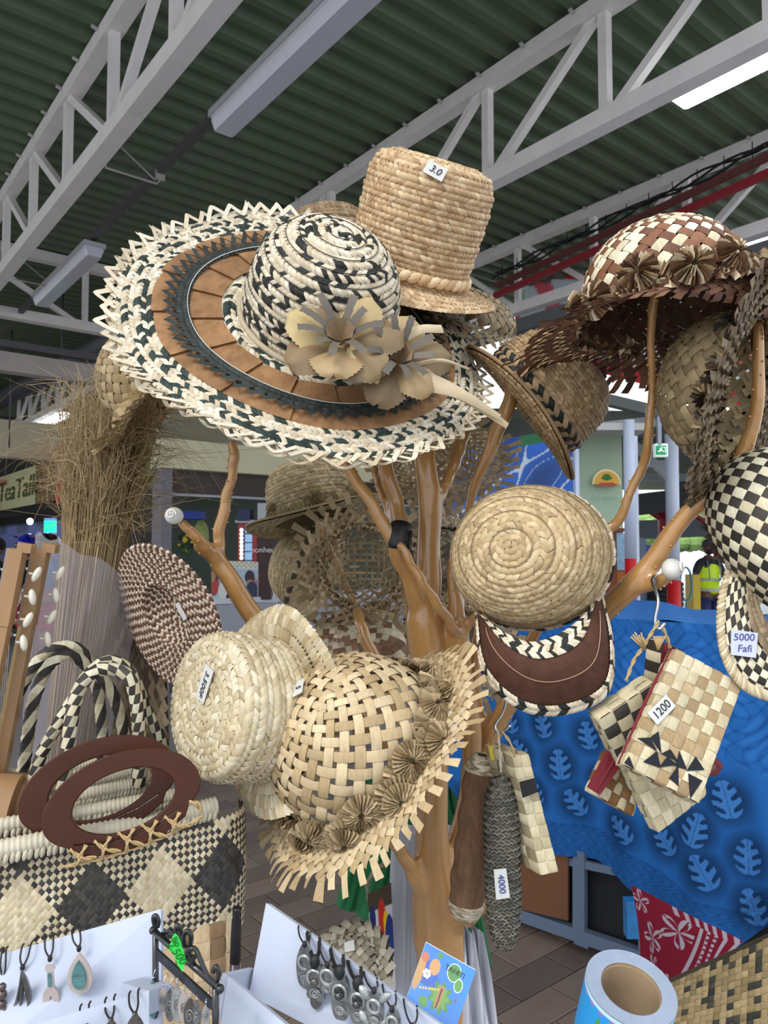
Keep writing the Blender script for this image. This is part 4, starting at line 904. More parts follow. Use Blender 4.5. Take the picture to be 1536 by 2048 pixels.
# --- hats in the middle distance
def far_hat(name, loc, axis, label, palette, kind='braid', gap=.33, R=.16, rb=.09, ht=.1, n=3., deco=False, droop=0., trim=None, N=24, wave=(.01, 2, 0), deep=1., ax=1., ay=1., bw=.017):
    h = Hat(loc, axis, rb=rb, ht=ht, R=R, n=n, droop=droop, wave=wave, ax=ax, ay=ay); r_ = hroot(name, h, label)
    g = G(); gb = G()
    if kind == 'braid':
        braid(g, h, .003, h.sc, bw, .011, palette, rows=2, lift=.003, thick=.0012, lo=True); braid(gb, h, h.sc, h.se, .013, .011, palette, rows=2, lift=.003, thick=.001, lo=True); braid(gb, h, h.sc, h.se, .013, .011, palette, b0=-.006, lift=-.003, thick=-.001, lo=True); lining(h, .002, h.se, STRAWF, r_, col=palette.mean(0) * .7)
        g2 = G(); P, Nn = hat_path(h, h.se, 0)
        if trim is None: g2.tube(P, .0025, 6, col=palette[0] * .8, cap=False)
        else:
            for i in range(90):
                th = np.linspace(i, i + 1, 2) * 2 * PI / 90; g2.tube(h.pos(th, np.full(2, h.se), np.zeros(2)), .007, 6, col=(trim[0] if i % 3 else trim[1]))
        make('brim_edge', g2, STRAWF, r_)
    else:
        plait_top(g, h, .05, .013, palette, gap=gap, thick=.0013, lo=True); plait(g, h, .048, h.sc, N, palette, gap=gap, thick=.0013, lo=True)
        s_end, k = plait(gb, h, h.sc, h.se, int(N * 1.6), palette, gap=gap + .02, thick=.0013, lo=True); fringe(gb, h, s_end - .004, .028, int(N * 1.7), palette, w=.45)
    make('crown', g, STRAWF, r_, kind='stuff'); make('brim', gb, STRAWF, r_, kind='stuff')
    if deco:
        g = G()
        for k in range(2):
            P, Nn = hat_path(h, h.sc - .012 + .010 * k, .009, n=300, wob=.005, wk=9, ph=k); ruffle(g, P, Nn, .018, 110, .003, palette, tilt=.2)
        make('ruffled_band', g, STRAWF, r_, kind='stuff')
        for i in range(6): g = G(); rosette(g, h, i * 2 * PI / 6 + .7, h.sc - .02, .022, palette, H=.012, npl=20); make('rosette', g, STRAWF, r_, kind='stuff')
    return h
far_hat('straw_hat', W(628, 1035, 1.66), camvec(-.24, .95, -.14), 'greyish straw hat with rosettes behind the tree, directly over the lattice hat', pal('#b8a47e', '#a5926e', '#c7b48d', '#94825f'), deco=True, R=.15, rb=.094, ht=.125, n=4)
far_hat('straw_hat', W(630, 1140, 1.78), camvec(-.80, .30, -.25), 'straw hat showing its inside, with a brown and cream rolled edge, behind the tree', pal('#bda980', '#ab986f', '#cbb88f'), R=.135, rb=.10, ht=.10, n=2.6, trim=(LA('#5a4a38'), LA('#cfc2a2')))
far_hat('lattice_hat', W(722, 1135, 1.50), camvec(.12, .16, -.97), 'openwork brown lattice hat seen from inside, left of the main trunk', pal('#b39c78', '#a08a68', '#c2ac86', '#8f7a5c'), kind='plait', R=.128, rb=.080, ht=.08, n=2.2, N=19, deco=True, gap=.21)
far_hat('ruffled_hat', W(885, 1130, 1.85), camvec(.2, .25, .9), 'dark ruffled hat behind the main trunk, left of the cap', pal('#7a6850', '#67573f', '#8d7a5e', '#3c332a'), kind='plait', R=.15, rb=.085, ht=.09, n=2.3, N=22, deco=True)
far_hat('lattice_hat', W(930, 1290, 1.75), camvec(-.1, -.2, -.95), 'openwork tan hat low behind the right stem, in front of the blue cloth', pal('#9c8460', '#8a7350', '#ad9670'), kind='plait', R=.145, rb=.08, ht=.08, n=2.3, N=20)
far_hat('plaited_hat', W(880, 925, 1.62), camvec(.1, .8, -.5), 'pale plaited hat in shade just under the sun hat brim beside the trunk top', pal('#b09a76', '#9c8763', '#c2ad88'), kind='plait', R=.15, rb=.085, ht=.08, n=2.3, N=22)
far_hat('straw_hat', W(655, 470, 1.42), camvec(-.1, .9, .1), 'brown straw hat crown peeking out between the sun hat and the tall straw hat', pal('#8f7454', '#7d6446', '#9f8463'), R=.09, rb=.08, ht=.05, n=2.5)
far_hat('twill_hat', W(945, 640, 1.33), camvec(.3, .6, .3), 'dark tan fringed hat edge just below the tall straw hat at its right', pal('#8f7c5c', '#7d6a4c', '#a08c69'), kind='plait', R=.14, rb=.08, ht=.05, n=2.3, N=22)
h = far_hat('chequered_tray_hat', W(705, 1325, 1.50), camvec(-.15, .62, .7), 'brown and cream chequered hat with a black rim, behind the open plaited hat', BW, kind='plait', gap=.47, R=.135, rb=.115, ht=.03, n=5, trim=(LA('#2b2a2a'), LA('#2b2a2a')))

# --- round knitted brown and cream hat at left
h = Hat(W(330, 1232, 1.24), camvec(-.62, .22, .72), roll=0, rb=.055, ht=-.022, R=.126, n=2.2, ax=1.0, ay=1.0, wave=(.006, 2, .5))
h.M = frame(camvec(-.52, -.28, .62), -.1); h.ay = 1.08
r_ = hroot('knotted_round_hat', h, 'round brown and cream knotted fibre hat left of the cream hat')
g = G(); KN = pal('#d8c6b0', '#6b4a3a', '#c9b49c', '#5c3f32', '#7a5747')
s = .004; k = 0
while s < h.se:
    rr = max(float(h.rad(s)), .006); n = max(8, int(2 * PI * rr / .0070)); th = (np.arange(n) + .5 * (k % 2)) * 2 * PI / n; dth = 2 * PI / n
    cols = np.where(((np.arange(n) + k) % 2 == 0)[:, None], pick(KN[[0, 2]], n), pick(KN[[1, 3, 4]], n)); sg = 1 if k % 2 else -1
    emit(g, h.pos, th, np.full(n, s), (np.full(n, sg * dth * .45), np.full(n, .0034)), (np.full(n, dth * .33), np.full(n, -sg * .0012)), .0016, cols, lo=False); s += .0046; k += 1
make('knotted_rounds', g, STRAW, r_, kind='stuff'); lining(h, .002, h.se, STRAWF, r_, off=-.0015, col=LA('#4b352a'))
tag_at(h, 362, 1224, .012, .03, .4, '', r_, .01, col='#d6d2cf')
# ============================================================= THE HAT TREE
tr = root('hat_tree', (W(880, 1900, 1.24)[0], W(880, 1900, 1.24)[1], 0), 'varnished pale wood branch tree that carries all the hats', 'display stand')
WOOD = mat('varnished_wood', '#bb8b52', .30, noise=.26, scale=9, stretch=(2, 2, .5), coat=.6, bump=.12, bscale=90)
base = W(885, 1990, 1.24)
BR = [
 [(950, 1400, 1.25, 10), (946, 1340, 1.45, 9), (936, 1300, 1.66, 8), (932, 1288, 1.74, 7)],
 [(None, base * np.array([1, 1, 0]), .05), (None, base * np.array([1, 1, .35]), .045), (885, 1990, 1.24, 50), (880, 1870, 1.24, 54), (868, 1770, 1.22, 42), (862, 1650, 1.2, 33), (868, 1500, 1.2, 31), (866, 1400, 1.2, 32), (856, 1330, 1.2, 36), (846, 1240, 1.2, 36), (858, 1180, 1.2, 27), (856, 1090, 1.2, 25), (858, 1000, 1.2, 26), (852, 930, 1.2, 24), (846, 860, 1.21, 20), (842, 760, 1.22, 16), (828, 640, 1.22, 14)],
 [(850, 1240, 1.2, 28), (825, 1170, 1.18, 20), (800, 1118, 1.16, 18), (782, 1075, 1.15, 16), (745, 1010, 1.15, 14), (712, 960, 1.15, 13), (690, 925, 1.15, 12), (668, 860, 1.14, 11)],
 [(800, 1120, 1.16, 17), (808, 1080, 1.17, 15), (795, 1020, 1.19, 17), (775, 950, 1.19, 17), (757, 890, 1.2, 16), (740, 820, 1.2, 13)],
 [(792, 1060, 1.18, 10), (772, 1010, 1.21, 10), (757, 970, 1.22, 9), (748, 930, 1.23, 9)],
 [(800, 1085, 1.13, 9), (830, 1140, 1.13, 10), (865, 1195, 1.14, 11), (900, 1245, 1.17, 12), (918, 1280, 1.2, 14)],
 [(885, 1800, 1.23, 26), (925, 1640, 1.24, 20), (945, 1500, 1.22, 21), (930, 1400, 1.21, 24), (918, 1300, 1.2, 24), (913, 1240, 1.2, 20), (908, 1180, 1.2, 14), (903, 1110, 1.2, 9)],
 [(925, 1265, 1.2, 12), (945, 1240, 1.19, 10), (972, 1205, 1.17, 9), (1000, 1170, 1.15, 9)],
 [(918, 1240, 1.21, 10), (926, 1180, 1.23, 9), (932, 1100, 1.26, 9), (938, 1010, 1.24, 10), (962, 940, 1.22, 13), (985, 885, 1.21, 15), (1012, 820, 1.2, 16), (1030, 760, 1.2, 14), (1050, 700, 1.2, 10)],
 [(868, 1010, 1.2, 14), (893, 965, 1.22, 12), (915, 910, 1.24, 13), (930, 860, 1.25, 13)],
 [(905, 1720, 1.24, 18), (965, 1560, 1.26, 17), (962, 1480, 1.26, 17), (950, 1380, 1.25, 14), (952, 1290, 1.25, 10), (960, 1220, 1.25, 9)],
 [(930, 1600, 1.25, 16), (1010, 1420, 1.24, 20), (1110, 1310, 1.16, 22), (1200, 1230, 1.10, 23), (1262, 1175, 1.07, 24), (1300, 1128, 1.06, 21), (1345, 1065, 1.05, 19), (1390, 1015, 1.04, 18), (1440, 975, 1.03, 20), (1480, 930, 1.02, 17), (1502, 860, 1.01, 15), (1515, 780, 1.0, 14), (1520, 700, 1.0, 13), (1515, 640, 1.0, 12)],
 [(1262, 1172, 1.07, 20), (1300, 1168, 1.05, 16), (1325, 1160, 1.03, 14), (1340, 1146, 1.02, 13)],
 [(1060, 1290, 1.2, 13), (1120, 1170, 1.15, 13), (1185, 1082, 1.1, 13), (1232, 1045, 1.09, 12), (1262, 985, 1.08, 11), (1285, 930, 1.07, 11), (1298, 870, 1.05, 11), (1303, 780, 1.04, 10), (1303, 690, 1.02, 10), (1306, 600, 1.0, 11), (1320, 560, .99, 9)],
 [(862, 1600, 1.2, 22), (760, 1480, 1.22, 20), (620, 1350, 1.24, 21), (530, 1262, 1.24, 22), (480, 1190, 1.23, 21), (448, 1140, 1.22, 19), (428, 1112, 1.21, 18), (408, 1096, 1.20, 17), (394, 1083, 1.19, 17)],
 [(440, 1130, 1.22, 14), (412, 1095, 1.19, 12), (385, 1066, 1.17, 12), (360, 1044, 1.16, 10)],
 [(448, 1140, 1.22, 16), (438, 1110, 1.22, 13), (440, 1060, 1.22, 13), (452, 1000, 1.22, 12), (464, 950, 1.22, 11), (468, 910, 1.22, 12), (464, 880, 1.22, 10)],
 [(850, 1560, 1.22, 18), (800, 1420, 1.3, 16), (745, 1310, 1.36, 13), (722, 1250, 1.38, 12), (714, 1222, 1.45, 10)],
 [(845, 1780, 1.2, 20), (822, 1735, 1.18, 16), (795, 1695, 1.15, 13), (770, 1668, 1.12, 13), (745, 1650, 1.1, 14)],
 [(885, 1850, 1.24, 32), (935, 1828, 1.2, 23), (975, 1795, 1.15, 17), (1000, 1778, 1.12, 15)],
 [(722, 1240, 1.4, 11), (705, 1200, 1.62, 9), (660, 1100, 1.70, 8), (634, 1040, 1.67, 8)],
 [(757, 890, 1.2, 12), (690, 800, 1.27, 10), (560, 740, 1.30, 10), (430, 725, 1.29, 9), (325, 775, 1.28, 8)],
]
g = G(); pts_for_bumps = []
for B in BR:
    P = []; R_ = []
    for q in B:
        if q[0] is None: P.append(q[1]); R_.append(q[2])
        else: P.append(W(q[0], q[1], q[2])); R_.append(q[3] * q[2] / FPX)
    P = np.array(P); n = len(P); Q = bez(P, (n - 1) * 6); t = np.linspace(0, 1, n); tq = np.linspace(0, 1, len(Q)); rq = np.interp(tq, t, R_)
    rq = rq * (1 + .03 * np.sin(tq * 17 + len(B)) + .012 * np.sin(tq * 61))
    Q = Q + .0015 * np.stack([np.sin(tq * 31 + n), np.cos(tq * 27), 0 * tq], 1)
    g.tube(Q, rq, 14); pts_for_bumps.append((Q, rq))
tw = make('branches', g, WOOD, tr)
md = tw.modifiers.new('remesh', 'REMESH'); md.mode = 'VOXEL'; md.voxel_size = .0042; md.use_smooth_shade = True
ms = tw.modifiers.new('smooth', 'SMOOTH'); ms.factor = .6; ms.iterations = 7
g = G()
for Q, rq in pts_for_bumps:
    for i in range(6, len(Q) - 4, 2):
        if Q[i][2] < .9: continue
        for _ in range(1):
            a = RNG.uniform(0, 2 * PI); tg = nrm(Q[i + 1] - Q[i - 1]); x = nrm(np.cross(tg, [0, 1, .2])); y = np.cross(tg, x); n_ = x * math.cos(a) + y * math.sin(a)
            g.ball(Q[i] + n_ * rq[i] * .97, (.0016, .0016, .0022), frame(n_), 6, 4)
make('bark_nubs', g, mat('nub_wood', '#c89a62', .3, coat=.5), tr, kind='stuff')
def shell(c, r, label_name, sx=1., R=None, grey=False):
    g = G(); n = 90; t = np.linspace(0, 1, n); R = np.eye(3) if R is None else R
    nu, nv = 22, 14; u, v = np.meshgrid(np.linspace(0, 2 * PI, nu), np.linspace(0, PI, nv))
    rr = r * (1 + .12 * np.cos(u) * np.sin(v)) ; P = np.stack([rr * np.sin(v) * np.cos(u) * sx, rr * .85 * np.sin(v) * np.sin(u), rr * .92 * np.cos(v)], -1)
    cc = (np.ones(u.shape + (3,)) * (LA('#d8d4cc') if not grey else LA('#9a9a96'))) * (1 + .10 * np.sin(v * 26 + u)[..., None]); g.grid(P @ R.T + c, cc)
    a = np.linspace(0, 3.4 * PI, 60); sp = np.stack([r * (.95 * (1 - a / 13)) * np.cos(a) * .55, -r * (.75 + .03 * a) * np.ones(60), r * (.95 * (1 - a / 13)) * np.sin(a) * .55 + r * .1], 1)
    g.tube(sp @ R.T + c, np.linspace(r * .16, r * .05, 60), 6, col=LA('#e6e2da') if not grey else LA('#6f7472'))
    return make(label_name, g, mat('shell', attr=True, rough=.25, noise=.12, scale=60, coat=.5), tr)
shell(W(346, 1031, 1.15), .0145, 'white_shell_knob', R=frame([.2, 0, 1.])); shell(W(1343, 1138, 1.0), .0155, 'white_shell_knob', R=frame([0, .1, 1.], 1.))
shell(W(467, 870, 1.22), .0125, 'nautilus_shell_knob', 1.15, grey=True)
g = G(); P = [W(803, 1050, 1.16), W(801, 1062, 1.155), W(799, 1075, 1.15), W(798, 1088, 1.15), W(797, 1097, 1.15)]; g.tube(P, [.0165, .0185, .0178, .0188, .0165], 14); g.tube([P[1] + np.array([.014, -.012, 0]), P[3] + np.array([.016, -.012, -.01]), P[4] + np.array([.022, -.01, -.02])], [.004, .003, .0015], 6)
make('black_tape_wrap', g, mat('black_tape', '#17171a', .5, bump=.4, bscale=120), tr)

# ============================================================= HANGING PURSES
def quadface(g, a, b, c, d, nx, ny, colf, thick=.0009, gap=.5, keep=None):
    f = quadf(a, b, c, d); p = fpos(f); e = np.array([.5]); s = 1
    I, J = np.meshgrid(np.arange(nx), np.arange(ny), indexing='ij'); I = I.ravel(); J = J.ravel()
    par = (I + J) % 2 == 0; cols = colf(I, J, par)
    emit(g, p, (I + .5) / nx, (J + .5) / ny, (np.where(par, .56 / nx, 0), np.where(par, 0, .56 / ny)), (np.where(par, 0, gap / nx), np.where(par, gap / ny, 0)), thick, cols, base=.0006, la=1.)
def duo(p1, p2, prob=.0):
    def f(I, J, par):
        n = len(I); m = par.copy(); m ^= RNG.random(n) < prob; return np.where(m[:, None], pick(p1, n), pick(p2, n))
    return f
def purse(label, TL, TR, BR_, BL, dz, nx, ny, nt, colf, sidecol, group='woven purses on the right hook', name='woven_purse', lining_=None, individual=False):
    """box-shaped purse: front quad (world points), dz = vector to the back"""
    TL, TR, BR_, BL = [np.asarray(q, float) for q in (TL, TR, BR_, BL)]; dz = np.asarray(dz)
    c = (TL + TR + BR_ + BL) / 4 + dz / 2; r = root(name, c, label, 'purse', group)
    nn = np.cross(TR - TL, BL - TL); 
    g = G(); sh = lambda q: q + (c - q) * .02
    A = [sh(q) for q in (TL, TR, BR_, BL)] + [sh(q + dz) for q in (TL, TR, BR_, BL)]
    g.add(np.array(A), [(0, 1, 2, 3), (7, 6, 5, 4), (0, 4, 5, 1), (1, 5, 6, 2), (2, 6, 7, 3), (3, 7, 4, 0)], LA('#6b5740')); make('purse_body', g, STRAWF, r, smooth=False)
    g = G(); quadface(g, BL, BR_, TR, TL, nx, ny, colf); make('front_weave', g, STRAW, r, kind='stuff')
    g = G(); quadface(g, BL + dz, BR_ + dz, BR_, BL, nx, nt, sidecol); quadface(g, TL, TR, TR + dz, TL + dz, nx, nt, sidecol); quadface(g, BL, TL, TL + dz, BL + dz, ny, nt, sidecol) ; quadface(g, BR_, BR_ + dz, TR + dz, TR, nt, ny, sidecol)
    make('side_weave', g, STRAW, r, kind='stuff'); return r, c
CR2 = pal('#c9bb98', '#d2c6a6', '#bfb08c', '#cbc09f'); TN2 = pal('#ab9370', '#a08765', '#b59d79', '#ab9068')
y0 = .93
TL, TR, BRR, BL = W(1352, 1298, .96), W(1484, 1368, .96), W(1397, 1606, .90), W(1246, 1528, .90)
dzp = nrm(np.cross(TR - TL, BL - TL)); dzp = dzp * (.020 if dzp[1] > 0 else -.020)
r1, c1_ = purse('large cream and tan woven purse in front on the right hook, tag reading 1200', TL, TR, BRR, BL, dzp, 7, 10, 1, duo(CR2, TN2, .12), duo(CR2, TN2))
nf = -nrm(dzp); ex_ = (TR - TL); ey_ = (BL - TL); F1 = np.stack([nrm(ex_), np.cross(nf, nrm(ex_)), nf], 1)
pt = lambda u, v: TL + ex_ * u * (1 - .0 * v) + ey_ * v + (BRR - BL - ex_) * u * v
g = G()
for tri in ([(.02, .78), (.16, .73), (.30, .80)], [(.16, .73), (.22, .66), (.36, .80)], [(.30, .80), (.20, .92), (.42, .90)], [(.36, .80), (.44, .74), (.60, .80)], [(.40, .90), (.44, .80), (.60, .82)], [(.55, .72), (.58, .84), (.72, .82)], [(.60, .82), (.56, .94), (.70, .96)], [(.76, .70), (.72, .83), (.92, .76)], [(.75, .84), (.94, .84), (.88, 1.0)], [(.0, .99), (.14, 1.0), (.02, .93)]):
    p = np.array([pt(a, b) + nf * .0024 for a, b in tri]); g.add(np.concatenate([p, p - nf * .0008]), [(0, 1, 2), (5, 4, 3), (0, 3, 4, 1), (1, 4, 5, 2), (2, 5, 3, 0)], LA('#14151f'))
make('black_triangles', g, STRAW, r1, smooth=False, kind='stuff')
o_ = pt(.14, .50) + nf * .0035; Ft = F1 @ np.array([[math.cos(1.15), -math.sin(1.15), 0], [math.sin(1.15), math.cos(1.15), 0], [0, 0, 1]])
g = G(); g.poly([(-.018, -.009), (.018, -.009), (.018, .009), (-.018, .009)], .0005, Ft, o_); tg1 = make('price_tag', g, mat('paper#cfcfca', '#cfcfca', .6), r1, smooth=False); text('handwriting', '1200', .0145, Ft, o_ + nf * .0008, mat('pen_ink'), tg1)
RL = mat('red_lining', '#6f1622', .7)
g = G(); g.tube(bez([TL + dzp * .5, (TL + BL) / 2 + dzp * .5 - nrm(ex_) * .003, BL + dzp * .5], 12), .0022, 6); make('red_zip_edge', g, RL, r1)
def facing(q, d=.02): n = nrm(np.cross(q[1] - q[0], q[3] - q[0])); return n * (d if n[1] > 0 else -d)
BLKS = pal('#3a352f', '#332e2a', '#443e37')
q = [W(1197, 1440, .955), W(1308, 1366, .965), W(1345, 1498, .98), W(1246, 1540, .97)]; dz2 = facing(q, .03)
purse('small black and cream check purse behind the large one, pointing left', *q, dz2, 4, 5, 2, duo(CR2, BLKS), duo(CR2, CR2))
q = [W(1243, 1515, .975), W(1398, 1470, .99), W(1412, 1590, .985), W(1318, 1664, .96)]; dz3 = facing(q, .03)
purse('plain cream woven purse, lowest on the right hook', *q, dz3, 6, 6, 2, duo(CR2, CR2), duo(CR2, CR2))
q = [W(1238, 1512, 1.0), W(1290, 1552, 1.02), W(1264, 1632, 1.0), W(1200, 1594, .985)]; dz4 = facing(q, .03)
r4, c4 = purse('small brown check purse with a dark red zip, lower left on the right hook', *q, dz4, 4, 4, 1, duo(CR2, pal('#8a6238', '#7b5530')), duo(CR2, pal('#8a6238', '#7b5530')))
nf4 = -nrm(dz4); g = G(); z0 = np.array([W(1220, 1496, .985), W(1240, 1535, .985), W(1200, 1590, .968), W(1178, 1576, .968)]); g.add(np.concatenate([z0, z0 + nrm(dz4) * .004]), [(0, 1, 2, 3), (7, 6, 5, 4), (0, 4, 5, 1), (1, 5, 6, 2), (2, 6, 7, 3), (3, 7, 4, 0)]); g.tube([(z0[0] + z0[1]) / 2 + nf4 * .001, (z0[2] + z0[3]) / 2 + nf4 * .001], .0018, 6); make('red_zip_panel', g, RL, r4, smooth=False)
q = [W(1325, 1285, .99), W(1362, 1300, 1.0), W(1350, 1390, 1.0), W(1318, 1370, .99)]; purse('dark rimmed purse corner with red inside, peeking out above the large purse', *q, facing(q, .03), 2, 4, 1, duo(pal('#6d1c28'), pal('#7a202c')), duo(CR2, BLKS))
q = [W(1400, 1480, .99), W(1446, 1530, 1.0), W(1436, 1550, .99), W(1390, 1556, .98)]; purse('purse corner with red zip showing at the lower right of the large purse', *q, facing(q, .02), 3, 2, 1, duo(pal('#6d1c28'), pal('#7a202c')), duo(CR2, BLKS))
def rope(P, r, m, nm, parent=None, tw=220., **kw):
    Q = bez([np.asarray(p) for p in P], 40); n = len(Q); d = np.concatenate([[0], np.cumsum(np.linalg.norm(np.diff(Q, axis=0), axis=1))]); g = G()
    t = np.gradient(Q, axis=0); t /= np.linalg.norm(t, axis=1)[:, None]; x = np.cross(t, [.1, 1, .2]); x /= np.linalg.norm(x, axis=1)[:, None]; y = np.cross(t, x)
    for ph in (0, PI): g.tube(Q + (x * np.cos(d * tw + ph)[:, None] + y * np.sin(d * tw + ph)[:, None]) * r * .55, r * .62, 6)
    return make(nm, g, m, parent, **kw)
RAF = mat('raffia', '#b99c6c', .7, noise=.25, scale=150); STL = mat('steel_wire', '#b8bcc0', .25, metal=1.)
kr = rope([W(1252, 1362, .96), W(1268, 1320, .965), W(1282, 1300, .965), W(1302, 1268, .97), W(1318, 1242, .975)], .0022, RAF, 'raffia_string', None, label='raffia string tying the black check purse to the hook', cat='string')
rope([W(1340, 1296, .98), W(1332, 1270, .975), W(1322, 1250, .975)], .0022, RAF, 'raffia_string', None, label='short raffia string right under the hook tip', cat='string')
g = G()
for k in range(7): a = W(1290, 1300, .962); g.tube([a, a + np.array([-.018 + .002 * k, -.002 * k, .017 + .003 * (k % 3)])], .0012, 4)
for k in range(6): a = W(1316, 1300, .962); g.tube([a, a + np.array([-.006 + .003 * k, -.002, .018])], .0012, 4)
make('raffia_tuft', g, RAF, label='frayed raffia knot ends below the hook', cat='raffia')
g = G(); g.tube(bez([W(1308, 1168, 1.03), W(1312, 1152, 1.02), W(1304, 1162, 1.01), W(1316, 1200, .985), W(1310, 1240, .98), W(1318, 1258, .975), W(1330, 1246, .975)], 40), .0022, 8); make('steel_hook', g, STL, label='steel wire hook on the big branch under the white shell', cat='hook')
g = G(); g.tube(bez([W(982, 1402, 1.04), W(992, 1388, 1.03), W(1012, 1396, 1.02), W(1006, 1425, 1.02), W(990, 1452, 1.02), W(1000, 1466, 1.015), W(1022, 1450, 1.01)], 40), .0021, 8); make('steel_hook', g, STL, label='bent steel wire hook below the cap visor', cat='hook')
# left hook: three long purses
def podpurse(label, cx, cy, d, w, hgt, th, tilt, colf, kind, name='long_purse'):
    c = W(cx, cy, d); r = root(name, c, label, 'purse', None); an = tilt
    X = np.array([math.cos(an), .25, math.sin(an)]); Z = nrm(np.array([-math.sin(an), 0, math.cos(an)])); X = nrm(X - Z * np.dot(X, Z)); Y = np.cross(Z, X)
    ns, nt = 34, 30; v, a = np.meshgrid(np.linspace(-1, 1, ns), np.linspace(0, 2 * PI, nt, endpoint=False), indexing='ij')
    def f(a, v):
        k = (1 - np.abs(v) ** kind[1]) ** kind[2]; cx_, sx_ = np.cos(a), np.sin(a); q = kind[0]
        xx = np.sign(cx_) * np.abs(cx_) ** q * w / 2 * (k * .9 + .1); yy = np.sign(sx_) * np.abs(sx_) ** q * th / 2 * (k * .9 + .1)
        return c + xx[..., None] * X + yy[..., None] * Y + (v * hgt / 2)[..., None] * Z
    return r, f, X, Y, Z, c
r_, f, X, Y, Z, c = podpurse('brown bark clutch with plaited ends, leftmost on the wire hook under the cap', 949, 1672, 1.06, .052, .232, .05, -.13, None, (1., 10, .5))
v, a = np.meshgrid(np.linspace(-.78, .80, 40), np.linspace(0, 2 * PI, 30), indexing='ij'); g = G(); P = f(a, v); g.grid(P + .0015 * np.sin(v * 17 + 2 * np.sin(a))[..., None] * X, LA('#7d5c42')); make('bark_sleeve', g, mat('bark_cloth', attr=True, rough=.85, noise=.55, scale=38, stretch=(2, 2, .7), bump=.7, bscale=160), r_)
for sgn in (1, -1):
    g = G(); n = 14
    for k in range(5):
        vv = sgn * (.80 + .04 * k); aa = (np.arange(n) + .5 * (k % 2)) * 2 * PI / n; emit(g, fpos(lambda A_, V_: f(A_, V_)), aa, np.full(n, vv), (np.full(n, (1 if k % 2 else -1) * .26), np.full(n, .028)), (np.full(n, .24), np.zeros(n)), .0015, pick(np.concatenate([SPOT, GREYT, SPOT]), n))
    make('plaited_end', g, STRAW, r_, kind='stuff')
r_, f, X, Y, Z, c = podpurse('dark grey fine-woven long purse with a tag reading 4000, middle of the three', 1005, 1725, 1.0, .050, .232, .036, .02, None, (1., 4., .55))
v, a = np.meshgrid(np.linspace(-1, 1, 40), np.linspace(0, 2 * PI, 24), indexing='ij'); g = G(); g.grid(c + (f(a, v) - c) * .95, LA('#3f3c36')); make('purse_body', g, STRAWF, r_)
g = G(); pf = fpos(lambda A_, V_: f(A_, V_)); n = 20; DG = pal('#6a665a', '#57544a', '#7b766a', '#4a4740', '#827c6c')
for k in range(50):
    vv = -.98 + 1.94 * k / 49; aa = (np.arange(n) + .5 * (k % 2)) * 2 * PI / n; emit(g, pf, aa, np.full(n, vv), (np.full(n, (1 if k % 2 else -1) * .15), np.full(n, .034)), (np.full(n, .14), np.full(n, (-1 if k % 2 else 1) * .012)), -.0010, pick(DG, n), base=-.0008)
make('fine_weave', g, STRAW, r_, kind='stuff')
n_ = nrm(np.array([0, -1, .1])); F = np.stack([np.array([.1, 0, -1.]), np.array([1., 0, .1]), n_], 1); o_ = W(1003, 1768, .968); g = G(); g.poly([(-.019, -.008), (.019, -.009), (.018, .009), (-.019, .008)], .0005, F, o_); t4 = make('price_tag', g, mat('paper#cfcfca'), r_, smooth=False); text('handwriting', '4000', .012, F, o_ + n_ * .001, mat('blue_ink'), t4)
q = [W(1018, 1506, 1.03), W(1062, 1520, 1.01), W(1114, 1742, .98), W(1080, 1752, 1.0)]
q = [W(1024, 1512, 1.0), W(1056, 1508, 1.0), W(1116, 1742, .985), W(1082, 1750, .985)]
r_, c = purse('slim cream woven purse with a black patch, right of the grey long purse', *q, np.array([-.030, .042, .004]), 2, 10, 3, duo(CR2, CR2), duo(CR2, pal('#a19272')), group='long purses on the left hook')
q = [W(1020, 1545, 1.02), W(1030, 1512, 1.0), W(1084, 1750, .985), W(1040, 1640, 1.05)]
g = G(); q2 = [W(1037, 1562, .990), W(1068, 1554, .990), W(1075, 1582, .988), W(1044, 1594, .988)]; g.add(np.array(q2) + np.array([0, -.004, 0]), [(0, 1, 2, 3)], LA('#191a1c')); make('black_patch', g, STRAW, r_, smooth=False)
rope([W(996, 1462, 1.012), W(999, 1500, 1.0), W(1002, 1545, .99)], .0016, mat('string_white', '#b9b09c', .7), 'hanging_string', None, label='pale string holding the grey long purse', cat='string')
rope([W(1004, 1462, 1.012), W(1020, 1485, 1.0), W(1030, 1512, 1.0)], .0018, RAF, 'hanging_string', None, label='raffia string holding the slim cream purse', cat='string')
rope([W(992, 1462, 1.02), W(982, 1490, 1.03), W(972, 1520, 1.05)], .0018, RAF, 'hanging_string', None, label='raffia string holding the brown bark clutch', cat='string')
g = G(); g.box(W(983, 1505, 1.03), (.003, .001, .010), frame([-.2, 0, 1])); make('yellow_tag', g, mat('yellow_tag', '#d6b82c', .5), label='small yellow tag on the bark clutch string', cat='tag', smooth=False)
